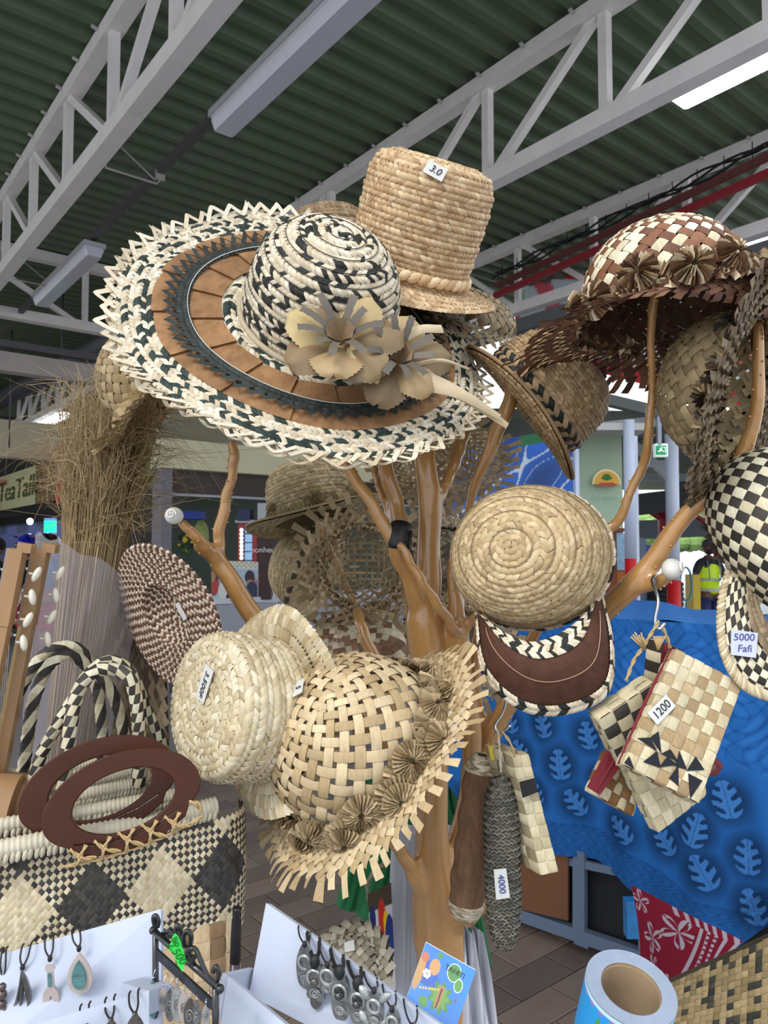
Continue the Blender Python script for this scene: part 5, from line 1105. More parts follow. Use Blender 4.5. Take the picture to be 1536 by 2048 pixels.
# ============================================================= BLUE CLOTH STALL AT RIGHT
PA = np.array([.49, 3.32, 0]); PD = np.array([.48, -.42, 0]); PDn = nrm(PD); PNn = np.array([-PDn[1], PDn[0], 0]); PNn = PNn if PNn[1] < 0 else -PNn
def onP(px, py):
    """(t,z) on the stall's front plane seen at a pixel"""
    r = W(px, py, 1.) - np.array([0, 0, CAMZ]); k = r[0] / r[1]; t = (k * PA[1] - PA[0]) / (PD[0] - k * PD[1]); p = PA + PD * t; s = p[1] / r[1]; return t, CAMZ + r[2] * s
ZT = 1.335
LEAF = [(1030, 1440, .9, 2.0), (1095, 1445, 1., 1.9), (1178, 1470, 1., 1.8), (1050, 1500, .95, 2.1), (1128, 1525, 1.1, 1.7), (1155, 1602, 1., 2.2), (1248, 1655, 1., 2.3), (1335, 1675, 1., 2.2), (1400, 1652, 1.15, 1.3), (1458, 1595, 1.2, 1.8), (1415, 1735, 1.15, 2.1), (1498, 1712, 1.1, 1.6), (1508, 1812, 1.1, 1.9), (1080, 1580, .9, 2.0), (1000, 1560, .9, 1.8), (1200, 1560, .9, 2.), (980, 1480, .8, 2.), (1330, 1590, 1., 2.), (940, 1600, .8, 2.1)]
LT = [(*onP(a, b), s, r) for a, b, s, r in LEAF]
KX = float(np.linalg.norm(PD))
def hem(t):
    pts = [onP(890, 1600), onP(960, 1640), onP(1040, 1672), onP(1120, 1702), onP(1200, 1722), onP(1270, 1775), onP(1340, 1815), onP(1400, 1862), onP(1475, 1893), onP(1536, 1850), onP(1620, 1830)]
    return np.interp(t, [p[0] for p in pts], [p[1] for p in pts])
t_l, t_r = onP(860, 1500)[0], onP(1700, 1500)[0]
def leafmask(x, y, s, rot):
    c, sn = math.cos(rot), math.sin(rot); X = (x * c + y * sn) / (.054 * s); Y = (-x * sn + y * c) / (.054 * s)
    w = .70 * np.sqrt(np.clip(1 - (X * .97) ** 2, 0, 1)) * (1 - .22 * X); ang = X * 10.5 - np.abs(Y) * 6; lobes = np.clip(.72 + 1.1 * np.sin(ang), .30, 1.0); cut = np.where(np.abs(Y) < .16, 1, lobes)
    m = (np.abs(Y) < w * cut) & (np.abs(X) < 1); vein = (np.abs(Y) < .02) & (np.abs(X) < 1); halo = np.exp(-((X / 1.6) ** 2 + (Y / 1.35) ** 2) ** 1.6); return m, vein, halo
def clothcol(u, v):
    t = t_l + (t_r - t_l) * u; z = hem(t) + (ZT - hem(t)) * v; c = np.ones(u.shape + (3,)) * LA('#2263ab'); X = t * KX
    hal = np.zeros(u.shape); msk = np.zeros(u.shape, bool); vn = msk.copy()
    for (lt, lz, s, r) in LT:
        m, ve, h_ = leafmask(X - lt * KX, z - lz, s, r); msk |= m; vn |= ve; hal = np.maximum(hal, h_)
    up = np.clip((z - (.93 - .25 * np.clip((X - .35), 0, 1))) * 6, 0, 1)   # dense flower border towards the table edge
    c = c * (1 - .80 * hal * (1 - up))[..., None]
    c[msk & (up < .5)] = LA('#3a72b2'); c[vn & (up < .5)] = LA('#1d4e88')
    e = np.sin(X * 58 + 4 * np.sin(z * 23)) * np.sin(z * 61 + 4 * np.sin(X * 19 + 1)); q = up > .5; c[q & (np.abs(e) < .10)] = LA('#1b5193'); c[q & (e > .6)] = LA('#2b6bb4')
    hm = z - hem(t); c = c * np.where(hm < .13, .72 + .14 * np.sin(X * 160 + 6 * np.sin(z * 110)), 1.)[..., None]; return np.clip(c, 0, 1)
st = root('cloth_covered_stall', PA + PD * .5, 'tall market stall draped in a blue leaf-print cloth, right side', 'market stall')
def cf(u, v):
    t = t_l + (t_r - t_l) * u; z = hem(t) + (ZT - hem(t)) * v; w = (1 - v) ** .7; off = .022 * w * np.sin(t * 6.1) + .014 * w * np.sin(t * 14.3 + 1) + .004 * np.sin(t * 31 + z * 9)
    return PA + PD * t[..., None] + PNn * (off + .03)[..., None] + ZV * z[..., None]
CL = mat('printed_cotton', attr=True, rough=.85, noise=.06, scale=300, bump=.2, bscale=400, spec=.2)
fc = painted('front_drape', cf, 560, 330, clothcol, CL, st)
def topf(u, v):
    t = t_l + (t_r - t_l) * u; z = ZT + .006 * np.sin(u * 40 + v * 9) - .0; return PA + PD * t[..., None] + PNn * (.03 + .004 * np.sin(t * 31 + ZT * 9) * (1 - v) - .95 * v)[..., None] + ZV * (z + .03 * v * np.sin(u * 7))[..., None]
def topcol(u, v): c = np.ones(u.shape + (3,)) * LA('#2a6bb4'); e = np.sin(u * 90 + 5 * np.sin(v * 21)) * np.sin(v * 40); c[np.abs(e) < .12] = LA('#3c7cc0'); return c
painted('top_cloth', topf, 160, 60, topcol, CL, st)
FR = mat('grey_blue_frame', '#5c6b80', .5)
g = G(); g.box((PA + PD * 1.0) - PNn * .45 + ZV * .68, (.95, .4, .63), np.stack([PDn, PNn, ZV], 1)); make('inner_shade_block', g, mat('dark_inside', '#15161a', .8), st, smooth=False)  # near-black block stands in for the shade inside the stall
def fp(px, py): t, z = onP(px, py); return PA + PD * t + ZV * z
for nm, a, b, w, h_ in (('bottom_rail', fp(985, 1808), fp(1320, 1925), .035, .05), ('upright', fp(1160, 1700), fp(1160, 1862), .05, .03), ('upright', fp(992, 1690), fp(992, 1806), .03, .03), ('mid_rail', fp(985, 1690), fp(1320, 1760), .02, .03), ('foot', fp(1165, 1860), fp(1165, 1890), .06, .03), ('upright', fp(1290, 1750), fp(1290, 1900), .04, .03)):
    g = G(); g.beam(a, b, w, h_, up=PNn if abs(nrm(b - a)[2]) > .8 else ZV); make(nm, g, FR, st, smooth=False)
a, b, c, d = fp(1045, 1815), fp(1140, 1838), fp(1140, 1700), fp(1040, 1680); n4 = -PNn * .012
g = G(); g.add(np.array([a, b, c, d, a + n4, b + n4, c + n4, d + n4]) + PNn * .02, [(0, 1, 2, 3), (7, 6, 5, 4), (0, 4, 5, 1), (1, 5, 6, 2), (2, 6, 7, 3), (3, 7, 4, 0)]); make('wooden_board', g, mat('brown_board', '#6b4327', .6, noise=.25, scale=6, stretch=(1, 1, .2)), label='brown wooden board leaning inside the stall under the blue cloth', cat='board', smooth=False)
# red pareo
q = [W(1258, 1780, 2.45), W(1500, 1850, 2.0), W(1385, 1990, 1.95), W(1285, 2060, 2.2)]
A_, B_, C_, D_ = W(1262, 1770, 2.40), W(1490, 1885, 2.0), W(1392, 2000, 1.95), W(1282, 1935, 2.3)
def redcol(u, v):
    c = np.ones(u.shape + (3,)) * LA('#861a30'); X = u * 1.25; Y = v
    for (cx, cy, r0, ph) in ((.30, .45, .20, 0.), (.62, .70, .22, .6), (.12, .85, .15, .3), (.28, .12, .14, 1.)):
        dx, dy = X - cx, Y - cy; rr = np.hypot(dx, dy); an = np.arctan2(dy, dx) + ph; k = np.abs(((an / (2 * PI) * 5) % 1) - .5) * 2; edge = r0 * (1 - k ** 2.2); m = rr < edge
        c[m] = LA('#b8a9b4'); m2 = (rr < edge * .78) & (np.sin(an * 5) > 0); c[m2] = LA('#861a30'); c[(rr < edge) & (np.abs(((an / (2 * PI) * 5) % 1) - .5) < .035)] = LA('#7a182c')
    m = (X > .78); s = np.sin((X * 1.0) * 62); c[m] = LA('#861a30'); c[m & (s > .25)] = LA('#b8a9b4'); c[m & (s > .25) & (np.sin(Y * 90) > .3) & (X > .92) & (X < 1.08)] = LA('#861a30')
    m = (Y < .10) | ((Y > .9) & (X > .5)); c[m] = LA('#861a30'); c[m & (np.sin(X * 55 + Y * 30) > .2)] = LA('#b8a9b4'); return c
f0 = quadf(D_, C_, B_, A_)
def rf(u, v): p = f0(u, v); return p + np.array([.3, -1, 0]) * (.012 * np.sin(u * 9 + v * 3))[..., None]
painted('red_print_cloth', rf, 200, 150, redcol, CL, label='dark red and white flower-print cloth hanging below the blue cloth', cat='cloth')
g = G(); g.box(W(1262, 1835, 2.5), (.02, .02, .06)); make('blue_packet', g, mat('packet_blue', '#2b7ab8', .4, noise=.3, scale=30), label='light blue packet beside the red print cloth', cat='packet', smooth=False)
# basket at bottom right
bk = root('woven_basket', W(1450, 2040, 1.55), 'brown, olive and black woven basket at the bottom right corner', 'basket')
a, b, c, d = W(1270, 2160, 1.55), W(1640, 2160, 1.40), W(1640, 1830, 1.40), W(1300, 1985, 1.60)
g = G(); f = quadf(a, b, c, d); p = fpos(f); nx, ny = 26, 18; I, J = np.meshgrid(np.arange(nx), np.arange(ny), indexing='ij'); I = I.ravel(); J = J.ravel(); par = (I + J) % 2 == 0
BKc = pal('#a48d62', '#b39b6e', '#937d55', '#b9a175'); BKd = pal('#3a3a34', '#2c2c28', '#4d4a3c'); dk = ((I % 7 == 3) & (J > 9)) | ((J < 9) & (I % 3 != 0)) | (RNG.random(len(I)) < .12) | ((J % 5 == 2) & (I > 10) & (I % 4 < 2))
dk &= (~par) | (RNG.random(len(I)) < .3); cols = np.where(dk[:, None], pick(BKd, len(I)), pick(BKc, len(I)))
emit(g, p, (I + .5) / nx, (J + .5) / ny, (np.where(par, .62 / nx, 0), np.where(par, 0, .62 / ny)), (np.where(par, 0, .5 / nx), np.where(par, .5 / ny, 0)), .0015, cols); make('basket_weave', g, STRAWF, bk, kind='stuff')
g = G(); u, v = np.meshgrid(np.linspace(0, 1, 12), np.linspace(0, 1, 12), indexing='ij'); g.grid(f(u, v) + np.array([0, .006, 0]), LA('#4c412e')); g.grid(f(u, v)[::-1] + np.array([0, .014, 0]), LA('#4c412e')); make('basket_body', g, STRAWF, bk)

# ============================================================= BAGS, BROOM AND UKULELES AT LEFT
def bagwall(name, TLp, TRp, dT, drop, d0, d1, bend, parent, nx, ny, colf, nm='woven_wall', thick=.0011, diag=True):
    """curved front wall; top edge from pixel TLp at depth d0 to TRp at depth d1, rounding away at the right end"""
    a = W(*TLp, d0); b = W(*TRp, d1); L_ = np.linalg.norm(b - a); X = (b - a) / L_; Yb = nrm(np.array([X[1] * -1, X[0], 0])); Yb = Yb if Yb[1] > 0 else -Yb
    def f(u, v):
        s = u * (L_ + bend * 1.6); k = np.clip(s - (L_ - bend * .3), 0, None); ang = np.clip(k / (bend * .95), 0, PI * .62); r = bend * .95
        along = np.where(k > 0, (L_ - bend * .3) + r * np.sin(ang), s); back = np.where(k > 0, r * (1 - np.cos(ang)), 0)
        return a + along[..., None] * X + back[..., None] * Yb + (-(drop) * (1 - v))[..., None] * ZV + (Yb * -1) * (.010 * np.sin(v * PI))[..., None]
    p = fpos(f); g = G()
    if diag:
        I, J = np.meshgrid(np.arange(nx), np.arange(ny * 2), indexing='ij'); I = I.ravel(); J = J.ravel(); u = (I + .5 * (J % 2) + .25) / nx; v = (J + .5) / (ny * 2); sg = np.where(J % 2 == 0, 1, -1)
        p_ = (2 * I + (J % 2)); A_ = (p_ + J) // 2; B_ = (p_ - J) // 2; cols = colf(A_, B_, sg, u, v)
        emit(g, p, u, v, (sg * .52 / nx * 1., np.full(len(I), .52 / (ny))), (sg * .25 / nx * 1.0, np.full(len(I), -.25 / ny)), thick, cols, lo=False)
    else:
        I, J = np.meshgrid(np.arange(nx), np.arange(ny), indexing='ij'); I = I.ravel(); J = J.ravel(); par = (I + J) % 2 == 0
        emit(g, p, (I + .5) / nx, (J + .5) / ny, (np.where(par, .6 / nx, 0), np.where(par, 0, .6 / ny)), (np.where(par, 0, .5 / nx), np.where(par, .5 / ny, 0)), thick, colf(I, J, par, None, None))
    make(nm, g, STRAW, parent, kind='stuff')
    u, v = np.meshgrid(np.linspace(0, 1, 60), np.linspace(0, 1, 14), indexing='ij'); g = G(); g.grid(p(u, v, np.full(u.shape, -.0022 if (p(np.array([.3]), np.array([.5]), np.array([.01]))[0] - p(np.array([.3]), np.array([.5]), np.array([0.]))[0])[1] < 0 else .0022)), LA('#5d4f3a')); make('wall_backing', g, STRAWF, parent)
    return f, p
bag = root('woven_shopper', W(230, 1850, .95), 'large black and cream diamond-woven bag with dark wood handles, lower left', 'bag')
BC = pal('#d3c3a2', '#c7b692', '#ddcfb0', '#cdbc99'); BK_ = pal('#3b3834', '#45413c', '#322f2c', '#4b4741')
def diamond(A_, B_, sg, u, v):
    n = len(A_); strip = np.where(sg > 0, ((B_ + 4) // 10) % 2, ((A_ + 6) // 10) % 2); return np.where((strip == 1)[:, None], pick(BK_, n), pick(BC, n))
bf, bp = bagwall('x', (-110, 1748), (452, 1640), 0, .150, .86, .98, .05, bag, 50, 16, diamond)
g2_ = None
def bigchk(I, J, par, u, v): n = len(I); return np.where((par ^ (J % 3 == 0))[:, None], pick(pal('#bfa680', '#cbb48f', '#c4ad88'), n), pick(pal('#86694a', '#7a5e41', '#c0a883'), n))
bag2 = root('large_check_basket', W(350, 2000, .95), 'beige and brown large-check woven basket under the diamond-woven bag', 'basket')
bagwall('x', (60, 1912), (440, 1838), 0, .18, .90, .965, .045, bag2, 14, 8, bigchk, diag=False, thick=.0014)
def rim(P, r, parent, nm='wrapped_rim', col='#cfc5ad'):
    Q = bez(P, 160); n = len(Q); g = G(); d = np.arange(n); rr = r * (1 + .10 * np.sin(d * 1.9)); g.tube(Q, rr, 10, col=LA(col)); t = np.linspace(0, 1, 46)
    for q in t:
        p = Q[int(q * (n - 1))]; g.ball(p + np.array([0, -r * .75, -r * .95]), (r * .34, r * .28, r * .75), frame([.25, -.1, 1]), 6, 5, col=LA(col) * RNG.uniform(.85, 1.1))
    return make(nm, g, mat('wrapped_raffia', attr=True, rough=.6, noise=.22, scale=220, stretch=(1, 1, .2)), parent)
rim([W(-80, 1716, .85), W(60, 1686, .88), W(200, 1662, .91), W(330, 1636, .95), W(432, 1610, .985)], .0105, bag)
rim([W(-80, 1664, .90), W(60, 1642, .93), W(200, 1618, .96), W(300, 1600, .985), W(380, 1586, 1.01)], .0095, bag)
bag3 = root('striped_handle_bag', W(150, 1640, 1.05), 'woven bag with black and cream braided handles, nearer of the two behind the wood handles', 'bag')
rim([W(-80, 1632, .98), W(60, 1612, 1.0), W(180, 1588, 1.02), W(290, 1566, 1.05)], .0095, bag3)
rim([W(-80, 1592, 1.02), W(60, 1582, 1.04), W(180, 1564, 1.06), W(275, 1540, 1.09)], .0095, bag3)
bag4 = root('striped_handle_bag', W(100, 1560, 1.15), 'woven bag with black and cream braided handles, farther one at the left edge', 'bag')
rim([W(-80, 1554, 1.10), W(60, 1546, 1.12), W(160, 1530, 1.14), W(250, 1515, 1.16)], .009, bag4)
for bb, y_, d_, x1 in ((bag3, 1618, 1.01, 290), (bag4, 1560, 1.13, 260)):
    bagwall('x', (-80, y_ + 10), (x1, y_ - 48), 0, .16, d_ - .03, d_ + .04, .04, bb, 30, 12, lambda I, J, par, u, v: np.where(((I // 2 + J) % 4 == 0)[:, None], pick(BK_, len(I)), pick(pal('#b3a283', '#a59474', '#bfae8e'), len(I))), diag=False)
def braided(P, r, parent, nm='braided_handle', seg=.0135, chk=True):
    Q = bez([np.asarray(p) for p in P], 160); d = np.concatenate([[0], np.cumsum(np.linalg.norm(np.diff(Q, axis=0), axis=1))]); m = max(6, int(d[-1] / seg)); t = np.linspace(0, d[-1], m + 1)
    S_ = np.stack([np.interp(t, d, Q[:, k]) for k in range(3)], 1); tg = np.gradient(S_, axis=0); tg /= np.linalg.norm(tg, axis=1)[:, None]; x = nrm(np.cross(tg[0], [0, 1, .1])); X = []
    for i in range(m + 1): x = nrm(x - tg[i] * np.dot(x, tg[i])); X.append(x)
    X = np.array(X); Y = np.cross(tg, X); g = G(); ns = 4 if not chk else 6
    for i in range(m):
        for s in range(ns):
            vs = []
            for w in np.linspace(0, 1, 3):          # along the piece
                ii = i + w; a0 = int(min(m, math.floor(ii))); a1 = min(m, a0 + 1); fr_ = ii - a0
                c_ = S_[a0] * (1 - fr_) + S_[a1] * fr_; xx = X[a0] * (1 - fr_) + X[a1] * fr_; yy = Y[a0] * (1 - fr_) + Y[a1] * fr_
                for v in np.linspace(0, 1, 3):
                    an = (s + v + ii * .5) * 2 * PI / ns; rr = r * (1 + .08 * math.sin(v * PI) * math.sin(w * PI)); vs.append(c_ + rr * (xx * math.cos(an) + yy * math.sin(an)))
            g.add(vs, [(0, 1, 4, 3), (1, 2, 5, 4), (3, 4, 7, 6), (4, 5, 8, 7)], pick(BK_ if (s + (i if chk else 0)) % 2 else WHITEY, 1)[0])
    return make(nm, g, STRAW, parent, kind='stuff')
braided([W(-8, 1560, 1.10), W(18, 1450, 1.09), W(45, 1370, 1.09), W(85, 1312, 1.09), W(130, 1292, 1.10), W(168, 1308, 1.12), W(192, 1370, 1.13), W(203, 1440, 1.13), W(205, 1530, 1.13)], .0085, bag4, chk=False, seg=.0115)
braided([W(38, 1600, 1.04), W(52, 1500, 1.04), W(68, 1400, 1.04), W(98, 1330, 1.05), W(138, 1308, 1.06), W(172, 1330, 1.08), W(215, 1370, 1.09), W(240, 1430, 1.10), W(255, 1520, 1.11)], .0085, bag4, chk=False, seg=.0115)
braided([W(48, 1650, .99), W(75, 1530, .99), W(115, 1450, .99), W(155, 1385, 1.0), W(190, 1335, 1.01), W(228, 1322, 1.03), W(265, 1350, 1.05), W(292, 1420, 1.07), W(318, 1470, 1.08), W(345, 1545, 1.09)], .008, bag3)
braided([W(118, 1640, .97), W(135, 1500, .97), W(150, 1400, .98), W(180, 1348, .99), W(220, 1338, 1.0), W(256, 1352, 1.0), W(272, 1400, 1.01), W(278, 1480, 1.02), W(278, 1570, 1.03)], .0088, bag3)
def plate(splines, th, bev, R, o, nm, m, parent, **kw):
    cu = bpy.data.curves.new(nm, 'CURVE'); cu.dimensions = '2D'; cu.fill_mode = 'BOTH'; cu.extrude = th / 2; cu.bevel_depth = bev; cu.bevel_resolution = 2
    for pts in splines:
        sp = cu.splines.new('POLY'); sp.points.add(len(pts) - 1); sp.use_cyclic_u = True
        for i, p in enumerate(pts): sp.points[i].co = (p[0], p[1], 0, 1)
    t = bpy.data.objects.new(nm, cu); C.objects.link(t); dg = bpy.context.evaluated_depsgraph_get(); me = bpy.data.meshes.new_from_object(t.evaluated_get(dg)); bpy.data.objects.remove(t); bpy.data.curves.remove(cu)
    n = len(me.vertices); v = np.empty(n * 3); me.vertices.foreach_get('co', v); v = v.reshape(-1, 3) @ np.asarray(R).T + o; me.vertices.foreach_set('co', v.ravel()); me.materials.clear(); me.materials.append(m); me.update()
    me.polygons.foreach_set('use_smooth', [True] * len(me.polygons)); me.set_sharp_from_angle(angle=math.radians(35))
    ob = bpy.data.objects.new(nm, me); C.objects.link(ob)
    if parent is not None: ob.parent = parent; ob.matrix_parent_inverse = _inv(parent)
    return props(ob, **kw)
def el(cx, cy, rx, ry, n=48, a0=0, sq=1.): t = np.linspace(0, 2 * PI, n, endpoint=False); return [(cx + rx * np.sign(np.cos(a)) * abs(np.cos(a)) ** sq, cy + ry * np.sign(np.sin(a)) * abs(np.sin(a)) ** sq) for a in t]
DW = mat('dark_wood', '#44200f', .42, noise=.25, scale=14, stretch=(.4, 2, 2), spec=.25)
def dhandle(px, py, d, sc, parent, yaw=0):
    k = d / FPX * sc; t = np.linspace(-.22 * PI, 1.22 * PI, 50); out = [(150 * math.cos(a) * k, (95 * math.sin(a) if a > 0 and a < PI else 70 * math.sin(a)) * k + .0) for a in t]
    out = [(x, y) for x, y in out]; out += [(-105 * k, -62 * k), (-60 * k, -80 * k), (0, -86 * k), (60 * k, -80 * k), (105 * k, -62 * k)]
    hole = el(2 * k, 4 * k, 102 * k, 60 * k); slot = [(x * k, y * k) for x, y in ((-108, -48), (-60, -62), (0, -68), (60, -62), (108, -48), (104, -42), (58, -55), (0, -61), (-58, -55), (-104, -42))]
    an = math.radians(15); X = nrm(np.array([math.cos(an), .30 + yaw, math.sin(an)])); Nn = nrm(np.cross(X, np.cross([0, -1., .12], X))); Y = np.cross(Nn, X); R = np.stack([X, Y, Nn], 1)
    o = W(px, py, d); return plate([out, hole, slot], .008, .0015, R, o, 'wooden_handle', DW, parent), R, o, k
h2, R2_, o2, k2 = dhandle(202, 1578, .93, 1.0, bag)
h1, R1_, o1, k1 = dhandle(248, 1605, .885, 1.0, bag)
for i in range(5):
    x0 = -112 + 45 * i; P = [o1 + R1_ @ np.array([x * k1, y * k1, z]) for x, y, z in ((x0, -50, .007), (x0 + 18, -72, .008), (x0 + 42, -92 + abs(x0) * .1, .004))]
    rope(P, .0022, RAF, 'lacing_cord', bag); P = [o1 + R1_ @ np.array([x * k1, y * k1, z]) for x, y, z in ((x0 + 30, -52, .007), (x0 + 14, -70, .009), (x0 + 8, -92 + abs(x0) * .1, .004))]; rope(P, .0022, RAF, 'lacing_cord', bag)
P = [o1 + R1_ @ np.array([x * k1, (-90 + .00075 * x * x) * k1, .002]) for x in np.linspace(-135, 140, 8)]; rope(P, .0020, RAF, 'lacing_cord', bag)
rope([o1 + R1_ @ np.array([120 * k1, -40 * k1, .006]), o1 + R1_ @ np.array([134 * k1, -48 * k1, .006]), o1 + R1_ @ np.array([138 * k1, -66 * k1, .0])], .003, RAF, 'lacing_cord', bag)
# dark woven bag behind the broom
dkb = root('brown_woven_bag', W(260, 1400, 1.5), 'dark brown hexagon-woven bag standing in shade behind the braided handles', 'bag')
g = G(); f = quadf(W(215, 1700, 1.40), W(345, 1700, 1.36), W(330, 1290, 1.42), W(232, 1225, 1.46)); p = fpos(f); nx, ny = 10, 28; I, J = np.meshgrid(np.arange(nx), np.arange(ny), indexing='ij'); I = I.ravel(); J = J.ravel(); sg = np.where(J % 2 == 0, 1, -1)
cols = np.where((RNG.random(len(I)) < .45)[:, None], pick(pal('#5c4a36', '#6d5942'), len(I)), pick(pal('#8f7a5c', '#a18b6b'), len(I))) ; emit(g, p, (I + .5 * (J % 2)) / nx, (J + .5) / ny, (sg * .4 / nx, np.full(len(I), .7 / ny)), (sg * .3 / nx, np.full(len(I), -.45 / ny)), .002, cols); make('weave', g, STRAWF, dkb, kind='stuff')
u, v = np.meshgrid(np.linspace(0, 1, 8), np.linspace(0, 1, 8), indexing='ij'); g = G(); g.grid(f(u, v) + np.array([0, .004, 0]), LA('#4a3b2b')); make('bag_body', g, STRAWF, dkb)
# broom of dried grass in a plastic sleeve
br = root('dried_grass_bundle', W(165, 1400, 1.33), 'bundle of long dried brown grass stems standing in a clear plastic sleeve', 'grass bundle')
g = G(); b0 = W(128, 1640, 1.34); GC = pal('#b0966c', '#9a825b', '#c2a97e', '#866f4c', '#a48b62')
for i in range(2100):
    a = RNG.uniform(0, 2 * PI); rr = math.sqrt(RNG.random()); q0 = b0 + np.array([rr * .042 * math.cos(a), rr * .038 * math.sin(a), 0]); tpx = 190 + rr * math.cos(a) * 68 ; q1 = W(tpx + 0, 1085, 1.33 + rr * math.sin(a) * .05)
    sp = RNG.normal(0, 1); topx = RNG.normal(210, 17) + rr * math.cos(a) * 80; topy = RNG.normal(925, 75); q2 = W(topx, max(topy, 790), 1.33 + rr * math.sin(a) * .07 + RNG.normal(0, .02)); curl = RNG.normal(0, .03) + (.045 if RNG.random() < .25 else 0) * np.sign(math.cos(a) + .2)
    q3 = q2 + np.array([curl, RNG.normal(0, .02), RNG.uniform(-.02, .07)]); 
    if RNG.random() < .09: q3 = q2 + np.array([RNG.normal(.02, .08), RNG.normal(0, .04), RNG.uniform(-.05, .06)])
    P = bez([q0, q1, q2, q3], 9 if i % 3 else 12); g.tube(P, np.linspace(.0010, .0003, len(P)), 3, col=GC[i % 5] * RNG.uniform(.8, 1.15), cap=False)
for i in range(110):
    a = W(RNG.normal(205, 45), RNG.uniform(880, 1060), 1.33 + RNG.normal(0, .04)); sx = RNG.choice([-1, 1], p=[.35, .65]); ln = RNG.uniform(.06, .15)
    P = bez([a, a + np.array([sx * ln * .35, RNG.normal(0, .02), ln * .75]), a + np.array([sx * ln * .85, RNG.normal(0, .03), ln * .85]), a + np.array([sx * ln * 1.25, RNG.normal(0, .03), ln * RNG.uniform(.1, .6)])], 18); g.tube(P, np.linspace(.0006, .0002, len(P)), 3, col=GC[i % 5], cap=False)
make('grass_stems', g, mat('dry_grass', attr=True, rough=.7), br, kind='stuff')
PLs = mat('clear_sleeve', '#b5aeb6', .15, alpha=.27, bump=1.0, bscale=26, spec=.8)
g = G(); th = np.linspace(0, 2 * PI, 61); rows = []
for v in np.linspace(0, 1, 26):
    py = 1560 - v * 440; cx = 120 + v * 66; w = 78 + v * 30; ctr = W(cx, py, 1.33); r = w / FPX * 1.33; wob = 1 + .03 * np.sin(th * 7 + v * 9) + .02 * np.sin(th * 13 - v * 17)
    top = (.042 * np.cos(th + 2.8) + .004 * np.sin(th * 9)) * v ** 3 * 1.1
    rows.append(ctr + np.stack([r * wob * np.cos(th), r * .62 * wob * np.sin(th), top + 0 * th], 1))
g.grid(np.array(rows)); make('plastic_sleeve', g, PLs, br)
# ukuleles
def uke(hx, hy, nx_, ny_, bx_, by_, d0, d1, label):
    a, n_, b = W(hx, hy, d0), W(nx_, ny_, d0 - .01), W(bx_, by_, d1); r = root('ukulele', b, label, 'ukulele', 'ukuleles at the left edge'); ax_ = nrm(a - b); side = nrm(np.cross(ax_, np.array([.55, -.83, 0]))); face = np.cross(side, ax_); face = face if face[0] < 0 or True else -face
    WD = mat('uke_wood', '#9c7852', .45, noise=.25, scale=12, stretch=(1, 1, .3)); FB = mat('fret_board', '#b59a6a', .45, noise=.3, scale=20)
    Xs = np.array([math.cos(.32), .2, -math.sin(.32)]); Xs = nrm(Xs - ax_ * np.dot(Xs, ax_)); Nf = nrm(np.cross(ax_, Xs))
    R = np.stack([Xs, Nf, ax_], 1); hl = np.linalg.norm(a - n_)
    g = G(); c = (a + n_) / 2; g.box(c, (.0088, .014, hl / 2), R); g.box(a + ax_ * .004 + Nf * .008, (.0086, .0055, .006), R); g.box(a + ax_ * .004 - Nf * .008, (.0086, .0055, .006), R); make('headstock', g, WD, r, smooth=False); g = G(); g.box(c - Xs * .0095, (.0012, .0138, hl / 2), R); make('headstock_face', g, mat('grey_veneer', '#8f8078', .45, noise=.2, scale=30), r, smooth=False)
    g = G(); c = (b + n_) / 2 ; g.box(c + Xs * .001, (.0068, .012, np.linalg.norm(b - n_) / 2), R); make('neck', g, WD, r, smooth=False)
    g = G(); g.box(c - Xs * .0070, (.0022, .0125, np.linalg.norm(b - n_) / 2), R); make('fingerboard', g, FB, r, smooth=False)
    g = G(); g.box(n_ - Xs * .011, (.004, .017, .002), R); make('nut', g, mat('bone', '#d9d0b8', .4), r, smooth=False)
    for k in range(4):
        g = G(); o = (k - 1.5) * .0075; g.tube([a - ax_ * .02 - Xs * .0145 + Nf * o, n_ - Xs * .0145 + Nf * o, b - Xs * .0135 + Nf * o * 1.3], .0004, 4); make('string', g, mat('nylon', '#d8d6cc', .3), r)
    L_ = np.linalg.norm(b - n_)
    for k in range(9):
        g = G(); g.box(n_ - ax_ * (.02 + k * .021) - Xs * .012, (.0008, .016, .0006), R); make('fret', g, STL, r, smooth=False)
    for k in range(4):
        c = a - ax_ * (.028 + .030 * k); g = G(); g.tube([c + Xs * .008, c + Xs * .014], .0018, 6); g.ball(c + Xs * .018, (.0045, .007, .0105), np.stack([Xs, Nf, ax_], 1) @ np.array([[1, 0, .3 * (-1) ** k], [0, 1, 0], [-.3 * (-1) ** k, 0, 1]]), 12, 8); pg = make('tuning_peg', g, mat('peg_white', '#dcd6c4', .3), r)
        g = G(); g.tube([c - Xs * .010, c - Xs * .030], .0022, 8); g.tube([c - Xs * .014, c - Xs * .017], .0042, 8); g.tube([c - Xs * .027, c - Xs * .030], .0034, 8); make('string_post', g, STL, r)
    # body, hidden behind the bags
    o = b - ax_ * .10; out = [(.055 * math.cos(t) * (1 + .12 * math.sin(t)), .10 * math.sin(t)) for t in np.linspace(0, 2 * PI, 40, endpoint=False)]
    out = [(x * (1 - .22 * math.exp(-((y - .02) / .03) ** 2)), y) for x, y in out]; g = G(); g.poly(out, .05, np.stack([Nf, ax_, Xs], 1), o + Xs * .02); make('body', g, WD, r, sharp=40)
    return r
uke(100, 1102, 40, 1246, 16, 1545, 1.02, 1.0, 'wooden ukulele with white pegs, the right one leaning on the grass bundle')
uke(52, 1102, -8, 1246, -32, 1545, .98, .96, 'wooden ukulele with white pegs, the left one at the picture edge')

